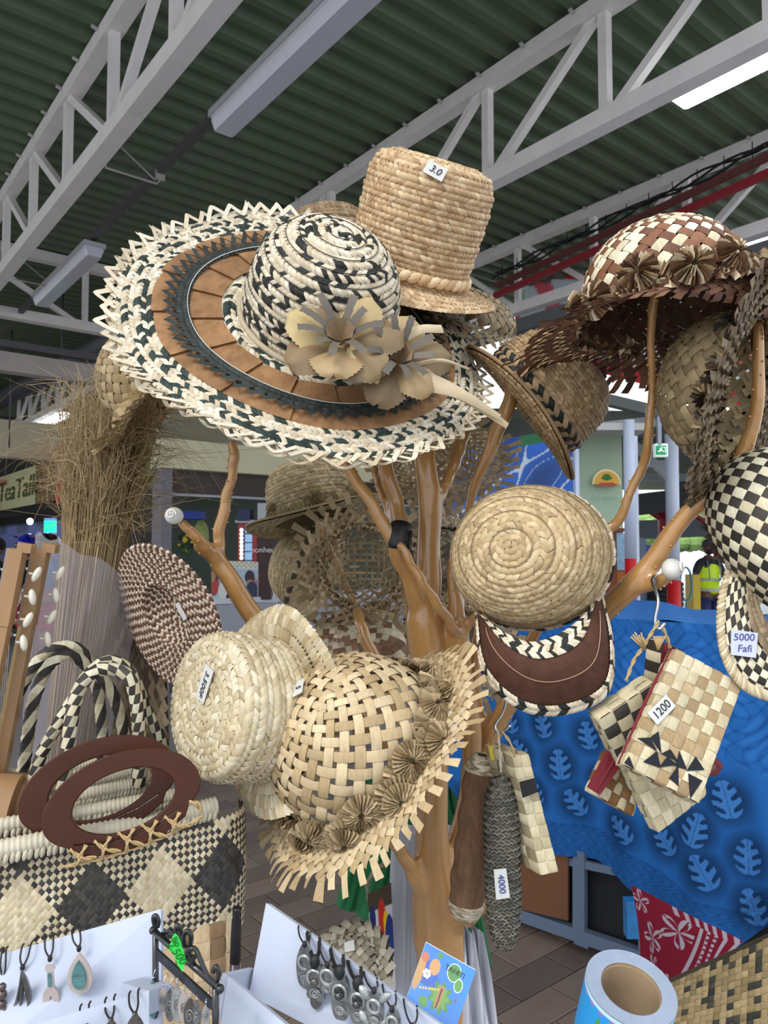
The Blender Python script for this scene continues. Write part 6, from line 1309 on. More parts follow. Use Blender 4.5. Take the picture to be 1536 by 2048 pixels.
# ============================================================= BOTTOM FOREGROUND
FOAM = mat('foam_board', '#b4bbcc', .75, bump=.15, bscale=200, noise=.03, scale=30)
def slab(nm, pts, th, m, parent=None, **kw):
    p = np.array([np.asarray(q, float) for q in pts]); n = nrm(np.cross(p[1] - p[0], p[-1] - p[0])); n = n if n[1] > 0 else -n; k = len(p); g = G(); q = np.concatenate([p, p + n * th])
    g.add(q, [tuple(range(k - 1, -1, -1)), tuple(range(k, 2 * k))] + [(i, (i + 1) % k, (i + 1) % k + k, i + k) for i in range(k)]); return make(nm, g, m, parent, smooth=False, **kw)
ds1 = root('pendant_display', W(160, 2040, .66), 'white foam display with single pendants at the bottom left corner', 'display stand', 'white foam jewellery displays')
slab('back_panel', [W(-60, 1926, .70), W(322, 1818, .72), W(322, 2140, .66), W(-60, 2140, .64)], .008, FOAM, ds1)
slab('front_panel', [W(60, 2052, .60), W(298, 1980, .645), W(298, 2160, .60), W(60, 2160, .58)], .008, FOAM, ds1)
slab('side_shelf', [W(297, 1982, .65), W(345, 1968, .68), W(345, 2010, .68), W(297, 2030, .65)], .03, FOAM, ds1)
ds2 = root('pendant_display', W(700, 2040, .66), 'white stepped foam display with carved silver pendants at the bottom centre', 'display stand', 'white foam jewellery displays')
slab('back_panel', [W(532, 1806, .78), W(940, 2090, .66), W(900, 2200, .62), W(498, 1990, .74)], .012, FOAM, ds2)
slab('front_panel', [W(456, 1952, .70), W(680, 2140, .60), W(640, 2240, .56), W(430, 2120, .66)], .008, FOAM, ds2)
slab('side_panel', [W(456, 1950, .705), W(510, 1938, .76), W(498, 2010, .75), W(440, 2040, .70)], .006, FOAM, ds2)
for dsp, a, b, k0 in ((ds1, W(-60, 1926, .70), W(322, 1818, .72), 14), (ds2, W(532, 1806, .78), W(940, 2090, .66), 26), (ds2, W(456, 1952, .70), W(680, 2140, .60), 12), (ds1, W(60, 2052, .60), W(298, 1980, .645), 9)):
    g = G()
    for i in range(k0):
        p = a + (b - a) * (i + .5 + RNG.uniform(-.15, .15)) / k0 + np.array([0, -.0008, .0]); g.beam(p, p - ZV * .006, .0006, .0006)
    make('edge_slits', g, mat('slit_dark', '#4b4c58', .8), dsp, smooth=False, kind='stuff')
CORD = mat('black_cord', '#121216', .55)
def cord_v(a, b, knot, r=.0009, tail=None):
    g = G(); g.tube(bez([a + np.array([0, .004, .001]), a, (a + knot) / 2 + np.array([-.001, -.002, 0]), knot], 10), r, 5); g.tube(bez([b + np.array([0, .004, .001]), b, (b + knot) / 2 + np.array([.002, -.002, 0]), knot], 10), r, 5); g.ball(knot, (r * 2.6, r * 2.6, r * 3.6), nu=8, nv=6); return g
def pendant(label, name, parts, cord, group=None):
    c = cord[2]; r = root(name, c, label, 'pendant', group); make('cord', cord_v(*cord), CORD, r)
    for nm, g, m, sm in parts: make(nm, g, m, r, smooth=True, sharp=50)
    return r
PEARL = mat('pearl_shell', '#b9aca6', .18, noise=.2, scale=60, coat=.8); TEAL = mat('teal_shell', '#4c7f80', .2, noise=.7, scale=90, stretch=(1, 1, 3), coat=.8); SHD = mat('dark_shell', '#4d4a45', .2, noise=.5, scale=60, coat=.7)
Fb = np.stack([nrm([1, .05, 0]), nrm([0, -.15, 1]), nrm([0, -1, -.1])], 1)
def drop(w, hgt, n=36): return [(w * math.sin(t) * math.sin(t / 2) ** 1.1 if False else w * math.sin(t) * (math.sin(t / 2) ** .9), hgt * math.cos(t)) for t in np.linspace(0, 2 * PI, n, endpoint=False)]
k = .68 / FPX
def dropo(c, w, hh, th, F=Fb): g = G(); g.poly([(x * k, y * k) for x, y in [(w * math.sin(t) * abs(math.sin(t / 2)) ** .8, hh * math.cos(t)) for t in np.linspace(0.001, 2 * PI, 40, endpoint=False)]], th, F, c); return g
pc = W(160, 1946, .672); gi = dropo(pc + Fb[:, 2] * .002, 17, 30, .003); go = dropo(pc, 30, 42, .003)
pendant('pale teardrop shell pendant with a teal striped centre, right one on the left display', 'teardrop_pendant', [('shell_border', go, PEARL, 1), ('striped_centre', gi, TEAL, 1)], (W(144, 1863, .70), W(160, 1860, .70), W(158, 1897, .69)))
pc = W(102, 1970, .672); g = G(); g.poly([(x * k, y * k) for x, y in [(-8, 42), (8, 42), (9, 34), (5, 30), (6, -2), (14, -14), (17, -34), (8, -46), (3, -28), (0, -20), (-3, -28), (-8, -46), (-17, -34), (-14, -14), (-6, -2), (-5, 30), (-9, 34)]], .003, Fb, pc)
g2 = G(); g2.poly([(x * k, y * k) for x, y in [(-3, 28), (3, 28), (3, 0), (-3, 0)]], .0035, Fb, pc + Fb[:, 2] * .001)
pendant('slim fish-tail shaped pearl pendant second from the right on the left display', 'fish_tail_pendant', [('pearl_body', g, PEARL, 1), ('teal_inlay', g2, TEAL, 1)], (W(90, 1880, .70), W(107, 1874, .70), W(100, 1917, .69)))
pc = W(44, 1985, .672); g = G()
for ox, tip, rad in ((4, (8, -58), 8), (-1, (-4, -44), 6.5), (-5, (-20, -34), 5.5)):
    P = bez([pc + Fb[:, 1] * 48 * k + Fb[:, 0] * 1 * k, pc + Fb[:, 1] * 22 * k + Fb[:, 0] * (ox + 4) * k, pc - Fb[:, 1] * 12 * k + Fb[:, 0] * (ox * 1.8 + 6 * (ox > 0)) * k, pc + Fb[:, 1] * tip[1] * k + Fb[:, 0] * tip[0] * k], 15); q_ = np.linspace(0, 1, len(P)); g.tube(P, (1.2 + rad * np.sin(np.clip(q_ * 1.02, 0, 1) * PI) ** .8) * k, 8, flat=.5)
pendant('dark shell pendant shaped like folded leaves on the left display', 'leaf_pendant', [('shell_body', g, SHD, 1)], (W(44, 1894, .70), W(62, 1888, .70), W(45, 1935, .69)))
pc = W(4, 2000, .672); g = G(); [g.ball(pc + ZV * z_ * k, r_b * k, nu=10, nv=7) for z_, r_b in ((25, 8), (10, 10), (-8, 9))]; g.tube([pc + np.array([14 * k * math.cos(t), 0, -34 * k + 20 * k * math.sin(t)]) for t in np.linspace(0, 2 * PI, 18)], 5 * k, 6, cap=False)
pendant('brown beaded ring pendant at the very left edge of the display', 'beaded_pendant', [('beads', g, mat('brown_shell', '#4a3430', .25, coat=.6), 1)], (W(4, 1902, .70), W(12, 1900, .70), W(6, 1960, .69)))
for i, (x0, y0_) in enumerate(((270, 1992), (222, 2004), (172, 2018))):
    pc = W(x0, y0_ + 62, .60); g = dropo(pc, 20, 26, .003)
    pendant(['shell pendant on a black cord, right one on the lower step of the left display', 'shell pendant on a black cord, middle one on the lower step of the left display', 'shell pendant on a black cord, left one on the lower step of the left display'][i], 'shell_pendant', [('shell_body', g, SHD, 1)], (W(x0 - 12, y0_ - 2, .635), W(x0 + 6, y0_ - 8, .64), W(x0, y0_ + 38, .61)))
# silver pendants on the centre display
SIL = mat('carved_silver', '#8b8d8d', .28, metal=.75, noise=.55, scale=140, bump=.5, bscale=220); SILP = mat('pale_silver', '#a9adac', .3, metal=.4, noise=.35, scale=120, bump=.4, bscale=200)
Fc = np.stack([nrm([1, -.35, 0]), nrm([0, -.15, 1]), nrm([-.33, -1, -.1])], 1); Fc[:, 0] = nrm(np.cross(Fc[:, 1], Fc[:, 2]))
SP = [(612, 1925, 17, 42, 'long looped silver pendant, first from the left on the centre display', 'L'), (632, 1955, 20, 38, 'round flower disc silver pendant, second from the left on the centre display', 'F'), (657, 1950, 18, 28, 'round silver pendant with a hole, third from the left', 'R'), (682, 1985, 18, 46, 'large silver pendant with a black pearl, fourth from the left', 'P'), (718, 2000, 18, 40, 'oval silver pendant with a black pearl on a thick cord, fifth from the left', 'P'), (750, 2010, 16, 36, 'turtle shaped silver pendant, sixth from the left', 'T'), (786, 2040, 14, 30, 'silver pendant on a thin cord, seventh from the left', 'R'), (826, 2070, 14, 26, 'silver pendant with its cord only half in view, last on the right', 'R')]
for i, (cx, cy, w, hh, lab, ty) in enumerate(SP):
    dd = .735 - .014 * i; pc = W(cx, cy + 8, dd - .012); kk = dd / FPX * 1.14; g = G(); parts = []
    g.poly([(w * kk * math.sin(t) * (1 + (.12 * math.cos(8 * t) if ty == 'F' else .0)), hh * kk * math.cos(t) * (1 + (.10 * math.cos(3 * t)))) for t in np.linspace(0, 2 * PI, 40, endpoint=False)], .004, Fc, pc)
    parts.append(('carved_body', g, SIL, 1)); g = G(); rr = w * .66 * kk; t = np.linspace(0, 2 * PI, 24); g.tube(pc + Fc[:, 2] * .003 + Fc[:, 1] * (hh * .25 * kk) + Fc[:, 0] * (rr * np.cos(t))[:, None] + Fc[:, 1] * (rr * 1.1 * np.sin(t))[:, None], .0014, 6, cap=False)
    a = np.linspace(0, 4 * PI, 40); g.tube(pc + Fc[:, 2] * .003 - Fc[:, 1] * (hh * .5 * kk) + Fc[:, 0] * ((w * .5 * kk) * (1 - a / 15) * np.cos(a))[:, None] + Fc[:, 1] * ((w * .5 * kk) * (1 - a / 15) * np.sin(a))[:, None], .0009, 5); parts.append(('raised_scrolls', g, SILP, 1))
    if ty == 'P': g = G(); g.ball(pc + Fc[:, 2] * .006 + Fc[:, 1] * hh * .2 * kk, .0042, nu=14, nv=9); parts.append(('black_pearl', g, mat('black_pearl', '#26282a', .08, coat=1.), 1))
    if ty == 'T':
        g = G()
        for sx, sy in ((-1, .7), (1, .7), (-1, -.6), (1, -.6)): g.ball(pc + Fc[:, 0] * sx * w * kk * 1.1 + Fc[:, 1] * sy * hh * kk, (.004, .003, .008), frame(Fc[:, 1] + Fc[:, 0] * sx), 8, 6)
        parts.append(('flippers', g, SILP, 1))
    if ty == 'F': g = G(); g.ball(pc + Fc[:, 2] * .003, (w * .45 * kk, .003, w * .45 * kk), nu=12, nv=8); g.ball(pc - Fc[:, 1] * hh * kk * .9, (.006, .003, .009), nu=10, nv=7); parts.append(('flower_centre', g, SHD, 1))
    e = W(532, 1806, .78) + (W(940, 2090, .66) - W(532, 1806, .78)) * ((cx + 4 - 532) / 408.); thick_ = .0019 if ty in 'PF' else .0009
    pendant(lab, 'silver_pendant', parts, (e + np.array([-.004, -.004, .002]), e + np.array([.008, -.004, -.004]), pc + Fc[:, 1] * hh * kk * 1.05 + Fc[:, 2] * .003, thick_), 'silver pendants on the centre display')
# black earring rack
BM = mat('black_metal', '#111114', .3, coat=.4); rk = root('earring_rack', W(370, 2040, .66), 'black scrolled metal rack with shell earrings and a green tag', 'jewellery rack')
dA, dB = .68, .62
def rt(P, r=.0022, nm='scroll'): g = G(); g.tube(bez(P, 30), r, 8); make(nm, g, BM, rk)
g = G(); g.tube([W(306, 1861, dA), W(440, 1978, dB)], .0030, 10); g.ball(W(306, 1861, dA), .0036, nu=10, nv=8); g.ball(W(440, 1978, dB), .0038, nu=10, nv=8); make('top_bar', g, BM, rk)
g = G(); g.beam(W(310, 1903, dA), W(428, 2012, dB), .002, .0085); make('holed_bar', g, BM, rk, smooth=False)
for x, y, d in ((311, 1866, dA), (431, 1976, dB)): g = G(); g.tube([W(x, y, d), W(x, 2140, d)], .0030, 8); make('post', g, BM, rk)
rt([W(316, 1878, dA), W(309, 1850, dA), W(307, 1835, dA), W(312, 1832, dA), W(317, 1842, dA), W(315, 1854, dA)])
rt([W(318, 1872, dA), W(330, 1866, .675), W(342, 1862, .67), W(352, 1872, .665), W(362, 1890, .66), W(362, 1865, .66), W(355, 1850, .66), W(350, 1866, .66)])
rt([W(370, 1912, .65), W(380, 1890, .65), W(382, 1872, .65), W(374, 1862, .65), W(367, 1874, .65), W(369, 1894, .65)])
rt([W(388, 1928, .64), W(378, 1908, .64), W(382, 1897, .64), W(392, 1900, .64), W(405, 1930, .635), W(418, 1958, .63), W(430, 1965, .625), W(438, 1950, .622), W(432, 1932, .622), W(426, 1944, .622)]); rt([W(384, 1926, .64), W(386, 1918, .64), W(390, 1912, .64)])
t = np.linspace(0, 2 * PI, 60, endpoint=False); rr = (1 + .07 * np.sign(np.sin(t * 19))) ; g = G(); Fg = frame([-.35, -.9, .1], 0); Fg = np.stack([nrm([.75, -.2, .5]), nrm([-.3, 0, 1]), [0, 0, 0]], 1); Fg[:, 2] = nrm(np.cross(Fg[:, 0], Fg[:, 1])); Fg[:, 1] = np.cross(Fg[:, 2], Fg[:, 0])
k6 = .63 / FPX; g.poly([(x * k6, y * k6) for x, y in [(0, 40), (-6, 32), (-8, 22), (-14, 14), (-12, 6), (-6, 0), (-2, -8), (2, -18), (5, -28), (10, -36), (14, -42), (16, -30), (20, -20), (18, -10), (16, 2), (12, 12), (10, 22), (6, 32)]], .0008, np.stack([nrm([1, .2, 0]), nrm([0, -.1, 1]), nrm([.1, -1, -.1])], 1), W(351, 1905, .635)); gt = make('green_tag', g, mat('neon_green_card', '#35e84f', .6), rk, smooth=False)
Ftag = np.stack([nrm([.55, .1, -.84]), nrm([.84, 0, .55]), nrm([.1, -1, 0])], 1); text('handwriting', '2.500', .010, Ftag, W(353, 1906, .6325), mat('green_ink', '#175f24', .5), gt, shear=.2); text('handwriting', 'Bo', .008, Ftag, W(352, 1884, .6325), mat('green_ink'), gt)
for i, (cx, cy, w, hh, mm, lab) in enumerate([(306, 2000, 9, 38, TEAL, 'curled blue shell earring, leftmost on the rack'), (326, 2000, 10, 24, PEARL, 'pointed blue-white shell earring, second on the rack'), (340, 2012, 10, 32, SIL, 'dark engraved silver earring, third on the rack'), (354, 2008, 11, 36, SILP, 'silver filigree earring, fourth on the rack'), (368, 2014, 11, 30, PEARL, 'pale mauve shell earring, fifth on the rack'), (380, 2030, 12, 32, SHD, 'grey ribbed shell earring, sixth on the rack'), (394, 2034, 8, 30, SIL, 'narrow dark earring, seventh on the rack'), (412, 2030, 7, 20, SILP, 'small silver earring, last on the rack')]):
    d = dA + (dB - dA) * (cx - 306) / 130; c = W(cx, cy, d - .006); kk = d / FPX; r = root('earring', c, lab, 'earring', 'earrings on the black rack')
    g = G(); g.poly([(w * kk * math.sin(t), hh * kk * math.cos(t) * (1 if math.cos(t) < 0 else 1.05)) for t in np.linspace(0, 2 * PI, 28, endpoint=False)], .0025, Fb, c); make('shell_drop', g, mm, r, sharp=50)
    g = G(); a = np.linspace(0, 3.2 * PI, 30); g.tube(c + Fb[:, 2] * .0018 + Fb[:, 0] * (w * .6 * kk * (1 - a / 12) * np.cos(a))[:, None] + Fb[:, 1] * (hh * .5 * kk * (1 - a / 12) * np.sin(a))[:, None], .0005, 4); make('carved_lines', g, SILP, r)
    top = c + ZV * hh * kk; g = G(); g.tube(bez([top, top + ZV * 10 * kk, top + ZV * 22 * kk + np.array([.002, .004, 0]), top + ZV * 14 * kk + np.array([.003, .006, 0])], 14), .0004, 5); g.ball(top + ZV * 5 * kk, .0012, nu=8, nv=6); make('ear_wire', g, STL, r)
# marker pen
g = G(); a, b = W(474, 1815, .86), W(470, 1925, .86); D_ = b - a; g.tube([a, a + D_ * .03, a + D_ * .15, a + D_ * .22, a + D_ * .5, a + D_ * .99], np.array([8, 9.5, 8, 9.5, 10.5, 11]) * .86 / FPX, 16); mk = root('marker_pen', b, 'black capped marker pen standing between the two white displays', 'pen'); make('cap', g, mat('pen_black', '#0d0d10', .35), mk)
g = G(); g.tube([a + D_ * .99, a + D_ * 2.6], 10.3 * .86 / FPX, 16); make('barrel', g, mat('pen_barrel', '#3a2a3c', .3), mk)
# plaited round hat under the display, bags round the trunk
h = Hat(W(704, 1930, 1.08), camvec(-.15, .60, .78), rb=.040, ht=.016, R=.060, n=2.3, wave=(.006, 2, 0)); r_ = hroot('round_plaited_hat', h, 'coarse greyish plaited hat lying low behind the silver pendant display')
GP = pal('#a59c88', '#8f8672', '#b8af9a', '#7b725f'); g = G(); plait_top(g, h, .036, .010, GP, gap=.42, thick=.002, rot=.6); plait(g, h, .036, h.se, 20, GP, gap=.40, thick=.002); make('plaited_crown', g, STRAW, r_, kind='stuff'); lining(h, .002, h.se, STRAWF, r_, off=-.003, col=LA('#3f3a30')); tag_at(h, 700, 1895, .015, .014, .3, '', r_, .01)
def sheet(name, P, m, th=.0015, n=26, fold=.008, nf=5, parent=None, **kw):
    a, b, c, d = [np.asarray(q) for q in P]; f = quadf(a, b, c, d); u, v = np.meshgrid(np.linspace(0, 1, n), np.linspace(0, 1, n), indexing='ij'); q = f(u, v) + np.array([.2, -1, 0]) * (fold * (np.sin(u * nf * PI + v * 2) + .5 * np.sin(u * nf * 2.3 * PI - v * 3)))[..., None]
    g = G(); g.grid(q); g.grid(q[::-1] + np.array([0, th, 0])); return make(name, g, m, parent, **kw)
GBm = mat('green_bag', '#0f6b3a', .6, noise=.15, scale=20, bump=.3, bscale=30)
gb = root('green_bag', W(760, 1700, 1.42), 'dark green fabric bag hanging behind the lower trunk', 'bag'); sheet('left_panel', [W(672, 1808, 1.46), W(800, 1880, 1.44), W(880, 1540, 1.40), W(735, 1540, 1.46)], GBm, parent=gb); sheet('right_panel', [W(935, 1990, 1.38), W(985, 1930, 1.36), W(918, 1600, 1.34), W(872, 1540, 1.36)], GBm, parent=gb, fold=.004)
WBm = mat('white_plastic', '#dcdfe8', .35, noise=.08, scale=12, bump=.7, bscale=18, spec=.6)
sheet('white_plastic_bags', [W(768, 2060, 1.28), W(915, 2060, 1.29), W(905, 1652, 1.30), W(783, 1648, 1.30)], WBm, fold=.004, label='bundle of flat white plastic bags hanging left of the lower trunk', cat='plastic bags')
sheet('clear_bag_layer', [W(772, 2060, 1.26), W(850, 2060, 1.26), W(842, 1672, 1.275), W(790, 1660, 1.275)], mat('clear_plastic', '#c6cad6', .2, alpha=.35, bump=.8, bscale=20), fold=.003, label='clear plastic bag in front of the white bag bundle', cat='plastic bag')
sheet('crumpled_plastic_bag', [W(925, 2080, 1.02), W(1000, 2080, 1.02), W(960, 1856, 1.08), W(925, 1862, 1.08)], mat('crumple_plastic', '#b9bac4', .3, noise=.2, scale=14, bump=1., bscale=24, spec=.7, alpha=.9), fold=.012, nf=4, label='crumpled white plastic bag hanging right of the lower trunk', cat='plastic bag')
def totecol(u, v):
    c = np.ones(u.shape + (3,)) * LA('#c9c4c4'); m = v > .8; c[m] = LA('#4d4436')
    for cx, cy, r, h_ in ((.15, .72, .13, '#26356b'), (.55, .72, .16, '#c2352c'), (.7, .66, .10, '#e3b52a'), (.2, .52, .1, '#26356b'), (.85, .5, .2, '#2b3a78'), (.45, .3, .12, '#c2352c')): c[((u - cx) ** 2 + ((v - cy) * .9) ** 2) < r * r] = LA(h_)
    return c
tt = root('printed_tote', W(765, 1850, 1.3), 'small white tote with red and blue flowers, left of the plastic bags', 'bag'); painted('tote_panel', quadf(W(748, 1985, 1.24), W(792, 1985, 1.24), W(782, 1765, 1.26), W(735, 1788, 1.26)), 60, 60, totecol, CL, tt)
rope([W(738, 1800, 1.3), W(735, 1765, 1.3), W(758, 1735, 1.3), W(780, 1725, 1.3)], .0035, mat('rope_beige', '#a2937c', .8), 'rope_handle', tt, tw=120)
# printed map card
def mapcol(u, v):
    c = np.ones(u.shape + (3,)) * LA('#1c74c8'); c = c * (1 + .12 * np.sin(u * 5 + v * 4))[..., None]
    def e(cx, cy, rx, ry, h): c[((u - cx) / rx) ** 2 + ((v - cy) / ry) ** 2 < 1] = LA(h)
    m = (u < .55) & (v > .38) & (v < .78) & (v < .9 - .35 * u - .05); c[m & (u + v < 1.02)] = LA('#1350ad')
    e(.66, .80, .13, .14, '#dfeadf'); e(.66, .80, .12, .13, '#3f7f3d'); e(.80, .66, .08, .10, '#dfeadf'); e(.80, .66, .07, .09, '#4d8a3f'); e(.33, .93, .05, .05, '#3f7f3d'); e(.30, .72, .10, .13, '#b98b52'); e(.06, .52, .08, .30, '#b3884f'); e(.08, .78, .07, .08, '#b8603a')
    an = np.arctan2(v - .36, u - .56); rr = np.hypot(u - .56, v - .36); c[rr < .20 + .045 * np.sin(an * 9)] = LA('#3d7a35'); c[rr < .15 + .03 * np.sin(an * 7)] = LA('#5c8f3c'); c[(np.abs(u - .55) < .05) & (np.abs(v - .36) < .17)] = LA('#a9744a'); c[(np.abs(u - .55) < .015) & (np.abs(v - .34) < .15)] = LA('#3b2a1c')
    for i in range(6): a = i * PI / 3; e(.20 + .05 * math.cos(a), .56 + .05 * math.sin(a), .028, .028, '#e8ecef')
    e(.20, .56, .016, .016, '#d8a62c'); c[((np.abs(v - (.30 + .42 * (u - .14)))) < .018) & (u > .14) & (u < .5) & (np.sin(u * 120) > -.5)] = LA('#cdb05a'); e(.84, .45, .02, .03, '#7a3f5a'); e(.3, .15, .09, .08, '#4d8a3f'); return c
mc = root('map_card', W(885, 1980, .72), 'bright blue picture map card standing behind the centre display', 'card'); fm = quadf(W(812, 2000, .73), W(905, 2075, .70), W(952, 1941, .735), W(852, 1885, .76)); painted('printed_face', fm, 150, 150, mapcol, mat('print_gloss'), mc)
u, v = np.meshgrid(np.linspace(0, 1, 3), np.linspace(0, 1, 3), indexing='ij'); g = G(); g.grid(fm(u, v) + np.array([0, .0015, 0])); make('card_back', g, mat('card_white', '#d8d8d8', .6), mc)
e1 = nrm(W(905, 2075, .70) - W(812, 2000, .73)); e2 = nrm(W(852, 1885, .76) - W(812, 2000, .73)); n3 = nrm(np.cross(e1, e2)); n3 = n3 if n3[1] < 0 else -n3; e1r = nrm(W(952, 1941, .735) - W(852, 1885, .76)); text('lettering', 'TAHITI', .0068, np.stack([e1r, np.cross(n3, e1r), n3], 1), fm(np.array([.66]), np.array([.82]))[0] + n3 * .0006, mat('map_ink', '#16301a', .5), mc, ext=.0001)
# tape roll
c = W(1262, 1976, .62); kk = .62 / FPX; ax3 = nrm(np.array([.10, -.34, .94])); Ft = frame(ax3); rl = root('sticker_roll', c, 'thick roll of blue printed tape with a cardboard core, bottom right', 'tape roll')
R0, R1 = 89 * kk, 59 * kk; t = np.linspace(0, 2 * PI, 73); Cc, Ss = np.cos(t), np.sin(t); ring = lambda r, z: c + Ft[:, 0] * (r * Cc)[:, None] + Ft[:, 1] * (r * Ss)[:, None] + Ft[:, 2] * z
g = G(); rr = np.linspace(R1, R0, 20); g.grid(np.stack([ring(r, .0006 * (i % 2)) for i, r in enumerate(rr)])); make('tape_layers', g, mat('tape_edge', '#8f9bae', .35, noise=.1, scale=80), rl)
def rollcol(u, v):
    c_ = np.ones(u.shape + (3,)) * LA('#1d8fd0'); U_ = u * 2 * PI
    c_[(v > .93)] = LA('#b9d6e6'); c_[(v > .86) & (v < .93) & (np.sin(U_ * 22) > .2)] = LA('#8a6fb0')
    for cx, cy, rx, ry, h_ in ((.66, .55, .012, .25, '#e9c9a0'), (.655, .35, .006, .1, '#1c1c22'), (.70, .6, .009, .16, '#d9592f'), (.72, .68, .013, .10, '#e2883c'), (.80, .72, .014, .08, '#3f8f4a'), (.84, .8, .01, .05, '#d9c23c'), (.60, .6, .012, .2, '#3f8f4a')): c_[((u - cx) / rx) ** 2 + ((v - cy) / ry) ** 2 < 1] = LA(h_)
    return c_
painted('printed_side', lambda u, v: c + Ft[:, 0] * (R0 * np.cos(u * 2 * PI))[..., None] + Ft[:, 1] * (R0 * np.sin(u * 2 * PI))[..., None] - Ft[:, 2] * ((1 - v) * .055)[..., None], 400, 50, rollcol, mat('print_gloss'), rl)
g = G(); g.grid(np.stack([ring(R1, .0), ring(R1, -.055)])); g.grid(np.stack([ring(R1 * .965, -.003), ring(R1 * .965, -.055)])); g.grid(np.stack([ring(R1, -.003), ring(R1 * .965, -.003)])); make('cardboard_core', g, mat('cardboard', '#9b8468', .8, noise=.15, scale=40), rl)
g = G(); g.grid(np.stack([ring(R1, -.054), ring(R0, -.054)])); make('roll_bottom', g, mat('tape_edge'), rl)
# counter that carries the displays, below the frame
g = G(); g.box((-.02, .72, CAMZ - .75), (.75, .30, .01)); make('display_table', g, mat('table_top', '#8d8f98', .6), label='low table under the white displays, just below the picture', cat='table', smooth=False)

# ============================================================= PEOPLE
def skin(nm, pts, edges, radii, m, parent, rootv=0, lev=1):
    me = bpy.data.meshes.new(nm); me.from_pydata([tuple(p) for p in pts], edges, []); o = bpy.data.objects.new(nm, me); C.objects.link(o); me.materials.append(m)
    md = o.modifiers.new('skin', 'SKIN'); md.use_smooth_shade = True
    for i, r in enumerate(radii): me.skin_vertices[0].data[i].radius = (r if np.ndim(r) == 0 else r[0], r if np.ndim(r) == 0 else r[1])
    me.skin_vertices[0].data[rootv].use_root = True; s = o.modifiers.new('sub', 'SUBSURF'); s.levels = s.render_levels = lev
    o.parent = parent; o.matrix_parent_inverse = _inv(parent); return o
def person(x, y, face, label, skinc, shirt, shorts, hair, hat=None, mask=None, arms=None, vest=False, long_=True):
    r = root('person', (x, y, 0), label, 'person'); c, s = math.cos(face), math.sin(face)
    P = lambda a, b, z: np.array([x + a * c - b * s, y + a * s + b * c, z])   # a: to the body's left/right, b: forward(-)
    SK = mat('skin' + skinc, skinc, .5, noise=.06, scale=20)
    A = arms or {1: [(.24, .02, 1.12), (.25, -.10, .90)], -1: [(-.24, .02, 1.12), (-.25, -.10, .90)]}
    pts = [P(0, 0, .93), P(0, 0, 1.12), P(0, 0, 1.30), P(0, .01, 1.45), P(0, 0, 1.53)]; ed = [(0, 1), (1, 2), (2, 3), (3, 4)]; rd = [(.15, .10), (.13, .09), (.155, .10), (.08, .07), (.05, .05)]
    for sd in (1, -1):
        k = len(pts); el_, wr = A[sd]; pts += [P(sd * .17, 0, 1.40), P(*el_), P(*wr)]; ed += [(3, k), (k, k + 1), (k + 1, k + 2)]; rd += [.055, .042, .030]
        k = len(pts); pts += [P(sd * .09, 0, .86), P(sd * .10, -.03, .48), P(sd * .10, .02, .09)]; ed += [(0, k), (k, k + 1), (k + 1, k + 2)]; rd += [.085, .060, .042]; 
        k2 = len(pts); pts += [P(sd * .11, -.14, .04)]; ed += [(k2 - 1, k2)]; rd += [.034]
    skin('body', pts, ed, rd, SK, r)
    # clothes
    sp = [P(0, 0, .90), P(0, 0, 1.12), P(0, 0, 1.30), P(0, .01, 1.43)]; se = [(0, 1), (1, 2), (2, 3)]; sr = [(.175, .125), (.155, .112), (.175, .118), (.105, .09)]
    for sd in (1, -1): k = len(sp); e_ = P(*A[sd][0]); b_ = P(sd * .17, 0, 1.40); sp += [b_, b_ + (e_ - b_) * .75]; se += [(3, k), (k, k + 1)]; sr += [.072, .062]
    skin('shirt', sp, se, sr, mat('shirt' + shirt, shirt, .8, noise=.35 if not vest else .05, scale=14), r)
    if vest:
        skin('hi_vis_vest', [P(0, 0, .86), P(0, 0, 1.12), P(0, 0, 1.32), P(0, 0, 1.44)], [(0, 1), (1, 2), (2, 3)], [(.19, .14), (.175, .13), (.20, .135), (.13, .10)], mat('hivis', '#c7e81c', .5, emit='#c7e81c', es=.12), r)
        for z_ in (1.14, .98):
            g = G(); t = np.linspace(0, 2 * PI, 30); g.grid(np.stack([[P(.185 * math.cos(q), .148 * math.sin(q), z_ + dz_) for q in t] for dz_ in (-.022, .022)])); make('reflective_band', g, mat('reflective', '#b9c2c6', .3), r)
        for sx in (-.1, .1): g = G(); g.tube([P(sx, -.145, 1.14), P(sx * 1.05, -.14, 1.30), P(sx, -.09, 1.44)], [.022, .022, .02], 6, flat=.3); make('reflective_strap', g, mat('reflective'), r)
    lp = [P(0, 0, .99)]; le = []; lr = [(.180, .132)]
    for sd in (1, -1): k = len(lp); lp += [P(sd * .10, 0, .80), P(sd * .11, -.02, .46)]; le += [(0, k), (k, k + 1)]; lr += [.105, .088]
    if long_:
        for sd, k in ((1, 2), (-1, 4)): lp.append(P(sd * .10, .02, .12)); le.append((k, len(lp) - 1)); lr.append(.062)
    skin('trousers' if long_ else 'shorts', lp, le, lr, mat('trs' + shorts, shorts, .8), r)
    for sd in (1, -1): g = G(); g.ball(P(sd * .11, -.07, .035), (.045, .13, .04), np.array([[c, -s, 0], [s, c, 0], [0, 0, 1.]])); make('shoe', g, mat('shoe', '#2a2724', .6), r)
    # head
    Rm = np.array([[c, -s, 0], [s, c, 0], [0, 0, 1.]]); g = G(); g.ball(P(0, -.005, 1.635), (.078, .096, .115), Rm, 18, 14); g.ball(P(0, -.102, 1.625), (.013, .018, .02), Rm, 8, 6)
    for sd in (1, -1): g.ball(P(sd * .078, .0, 1.63), (.010, .02, .03), Rm, 8, 6)
    make('head', g, SK, r)
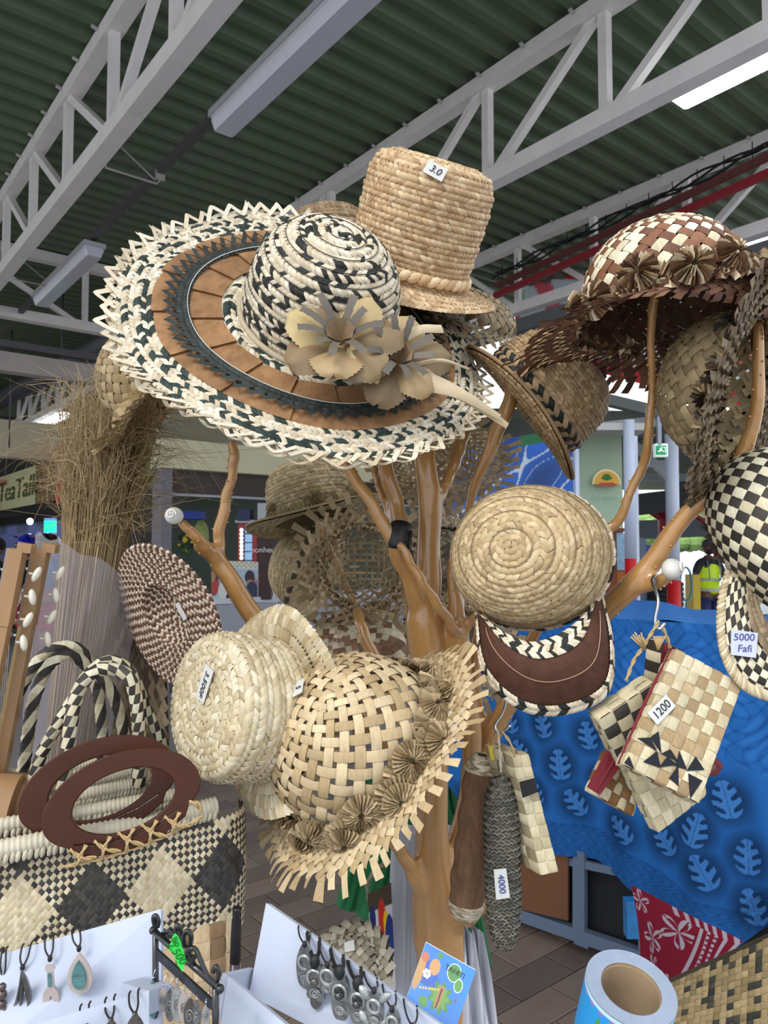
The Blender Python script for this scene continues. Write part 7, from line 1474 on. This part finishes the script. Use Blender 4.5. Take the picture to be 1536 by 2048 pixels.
    for sd in (1, -1): g = G(); g.ball(P(sd * .030, -.088, 1.65), (.011, .008, .007), Rm, 8, 6); make('eye', g, mat('eye_dark', '#1d1512', .3), r)
    g = G(); g.ball(P(0, .018, 1.67), (.086, .098, .10), Rm, 16, 10); make('hair', g, mat('hair' + hair, hair, .8), r)
    if mask: g = G(); g.ball(P(0, -.045, 1.585), (.066, .070, .052), Rm, 14, 9); make('face_mask', g, mat('mask', mask, .7), r)
    elif not hat == 'helmet': g = G(); g.ball(P(0, -.09, 1.585), (.022, .01, .006), Rm, 8, 6); make('mouth', g, mat('lips', '#6d3b32', .6), r)
    if hat == 'cap':
        g = G(); g.ball(P(0, .005, 1.70), (.092, .107, .075), Rm, 16, 8); g.ball(P(0, -.125, 1.695), (.07, .07, .010), Rm, 14, 6); make('cap', g, mat('cap_grey', '#4a4c50', .7), r)
    for sd in (1, -1):
        wr = P(*A[sd][1]); el_ = P(*A[sd][0]); dr = nrm(wr - el_); F = frame(dr); hd = wr + dr * .05; g = G(); g.ball(hd, (.04, .02, .05), F, 10, 8)
        for i in range(4): b_ = hd + dr * .035 + F[:, 0] * (i - 1.5) * .018; g.tube([b_, b_ + dr * (.035 + .008 * (1 - abs(i - 1.5))), b_ + dr * .055 + F[:, 1] * .015], [.0095, .0085, .007], 6)
        b_ = hd + F[:, 0] * .035; g.tube([b_, b_ + F[:, 0] * .02 + dr * .02, b_ + F[:, 0] * .018 + dr * .045], [.011, .010, .008], 6); make('hand', g, SK, r)
    return r, P, Rm
vp_ = W(1417, 1100, 11.8)
person(vp_[0], vp_[1], .25, 'person in a yellow high-visibility vest, grey cap and dark face mask, walking outside', '#6b4636', '#2c3038', '#2d3568', '#1c1816', hat='cap', mask='#22242c', vest=True, arms={1: [(.26, -.05, 1.14), (.10, -.24, 1.12)], -1: [(-.27, .02, 1.15), (-.36, -.06, .92)]})
p1 = W(96, 1110, 10.2); r1p, Pf, Rm = person(p1[0], p1[1], 2.6, 'person in a blue patterned shirt and red shorts, seen from behind the ukulele heads', '#8a5a44', '#1c7ab0', '#b01c24', '#1a1614', hat='helmet', long_=False)
p2 = W(58, 1110, 10.6); r2p, Pf2, Rm2 = person(p2[0], p2[1], 2.9, 'person in a black top and shiny blue motorcycle helmet, left of the blue shirt', '#a8704f', '#1d1b1e', '#b01c24', '#1a1614', hat='helmet', long_=False)
p3 = W(-8, 1120, 10.0); person(p3[0], p3[1], -1.2, 'person in dark clothes cut off by the left picture edge', '#8a5a44', '#17171a', '#202226', '#141214', mask='#8fb4cc')
for nm, (rr_, P_, Rm_), colr in (('helmet', (r2p, Pf2, Rm2), '#0c16a8'), ('helmet', (r1p, Pf, Rm), '#10141f')):
    q = P_(0, 0, 1.68); hm = root('motorcycle_helmet', q, 'glossy blue motorcycle helmet with peak at the far left' if colr == '#0c16a8' else 'black motorcycle helmet with visor, just left of the grass bundle', 'helmet')
    g = G(); g.ball(q, (.15, .175, .155), Rm_, 22, 14); make('helmet_shell', g, mat('helm' + colr, colr, .08, coat=1.), hm)
    g = G(); g.poly([(-.12, 0), (-.09, .13), (0, .17), (.09, .13), (.12, 0)], .012, np.stack([np.array([0, 1., 0]), nrm([-1, 0, .25]), nrm([.25, 0, 1])], 1), q + np.array([-.09, 0, .08])); make('peak', g, mat('helm' + colr), hm)
    g = G(); g.ball(q + np.array([-.06, -.09, -.01]), (.10, .10, .05), None, 14, 8); make('visor', g, mat('visor_dark', '#0a0c10', .1, coat=1.), hm)
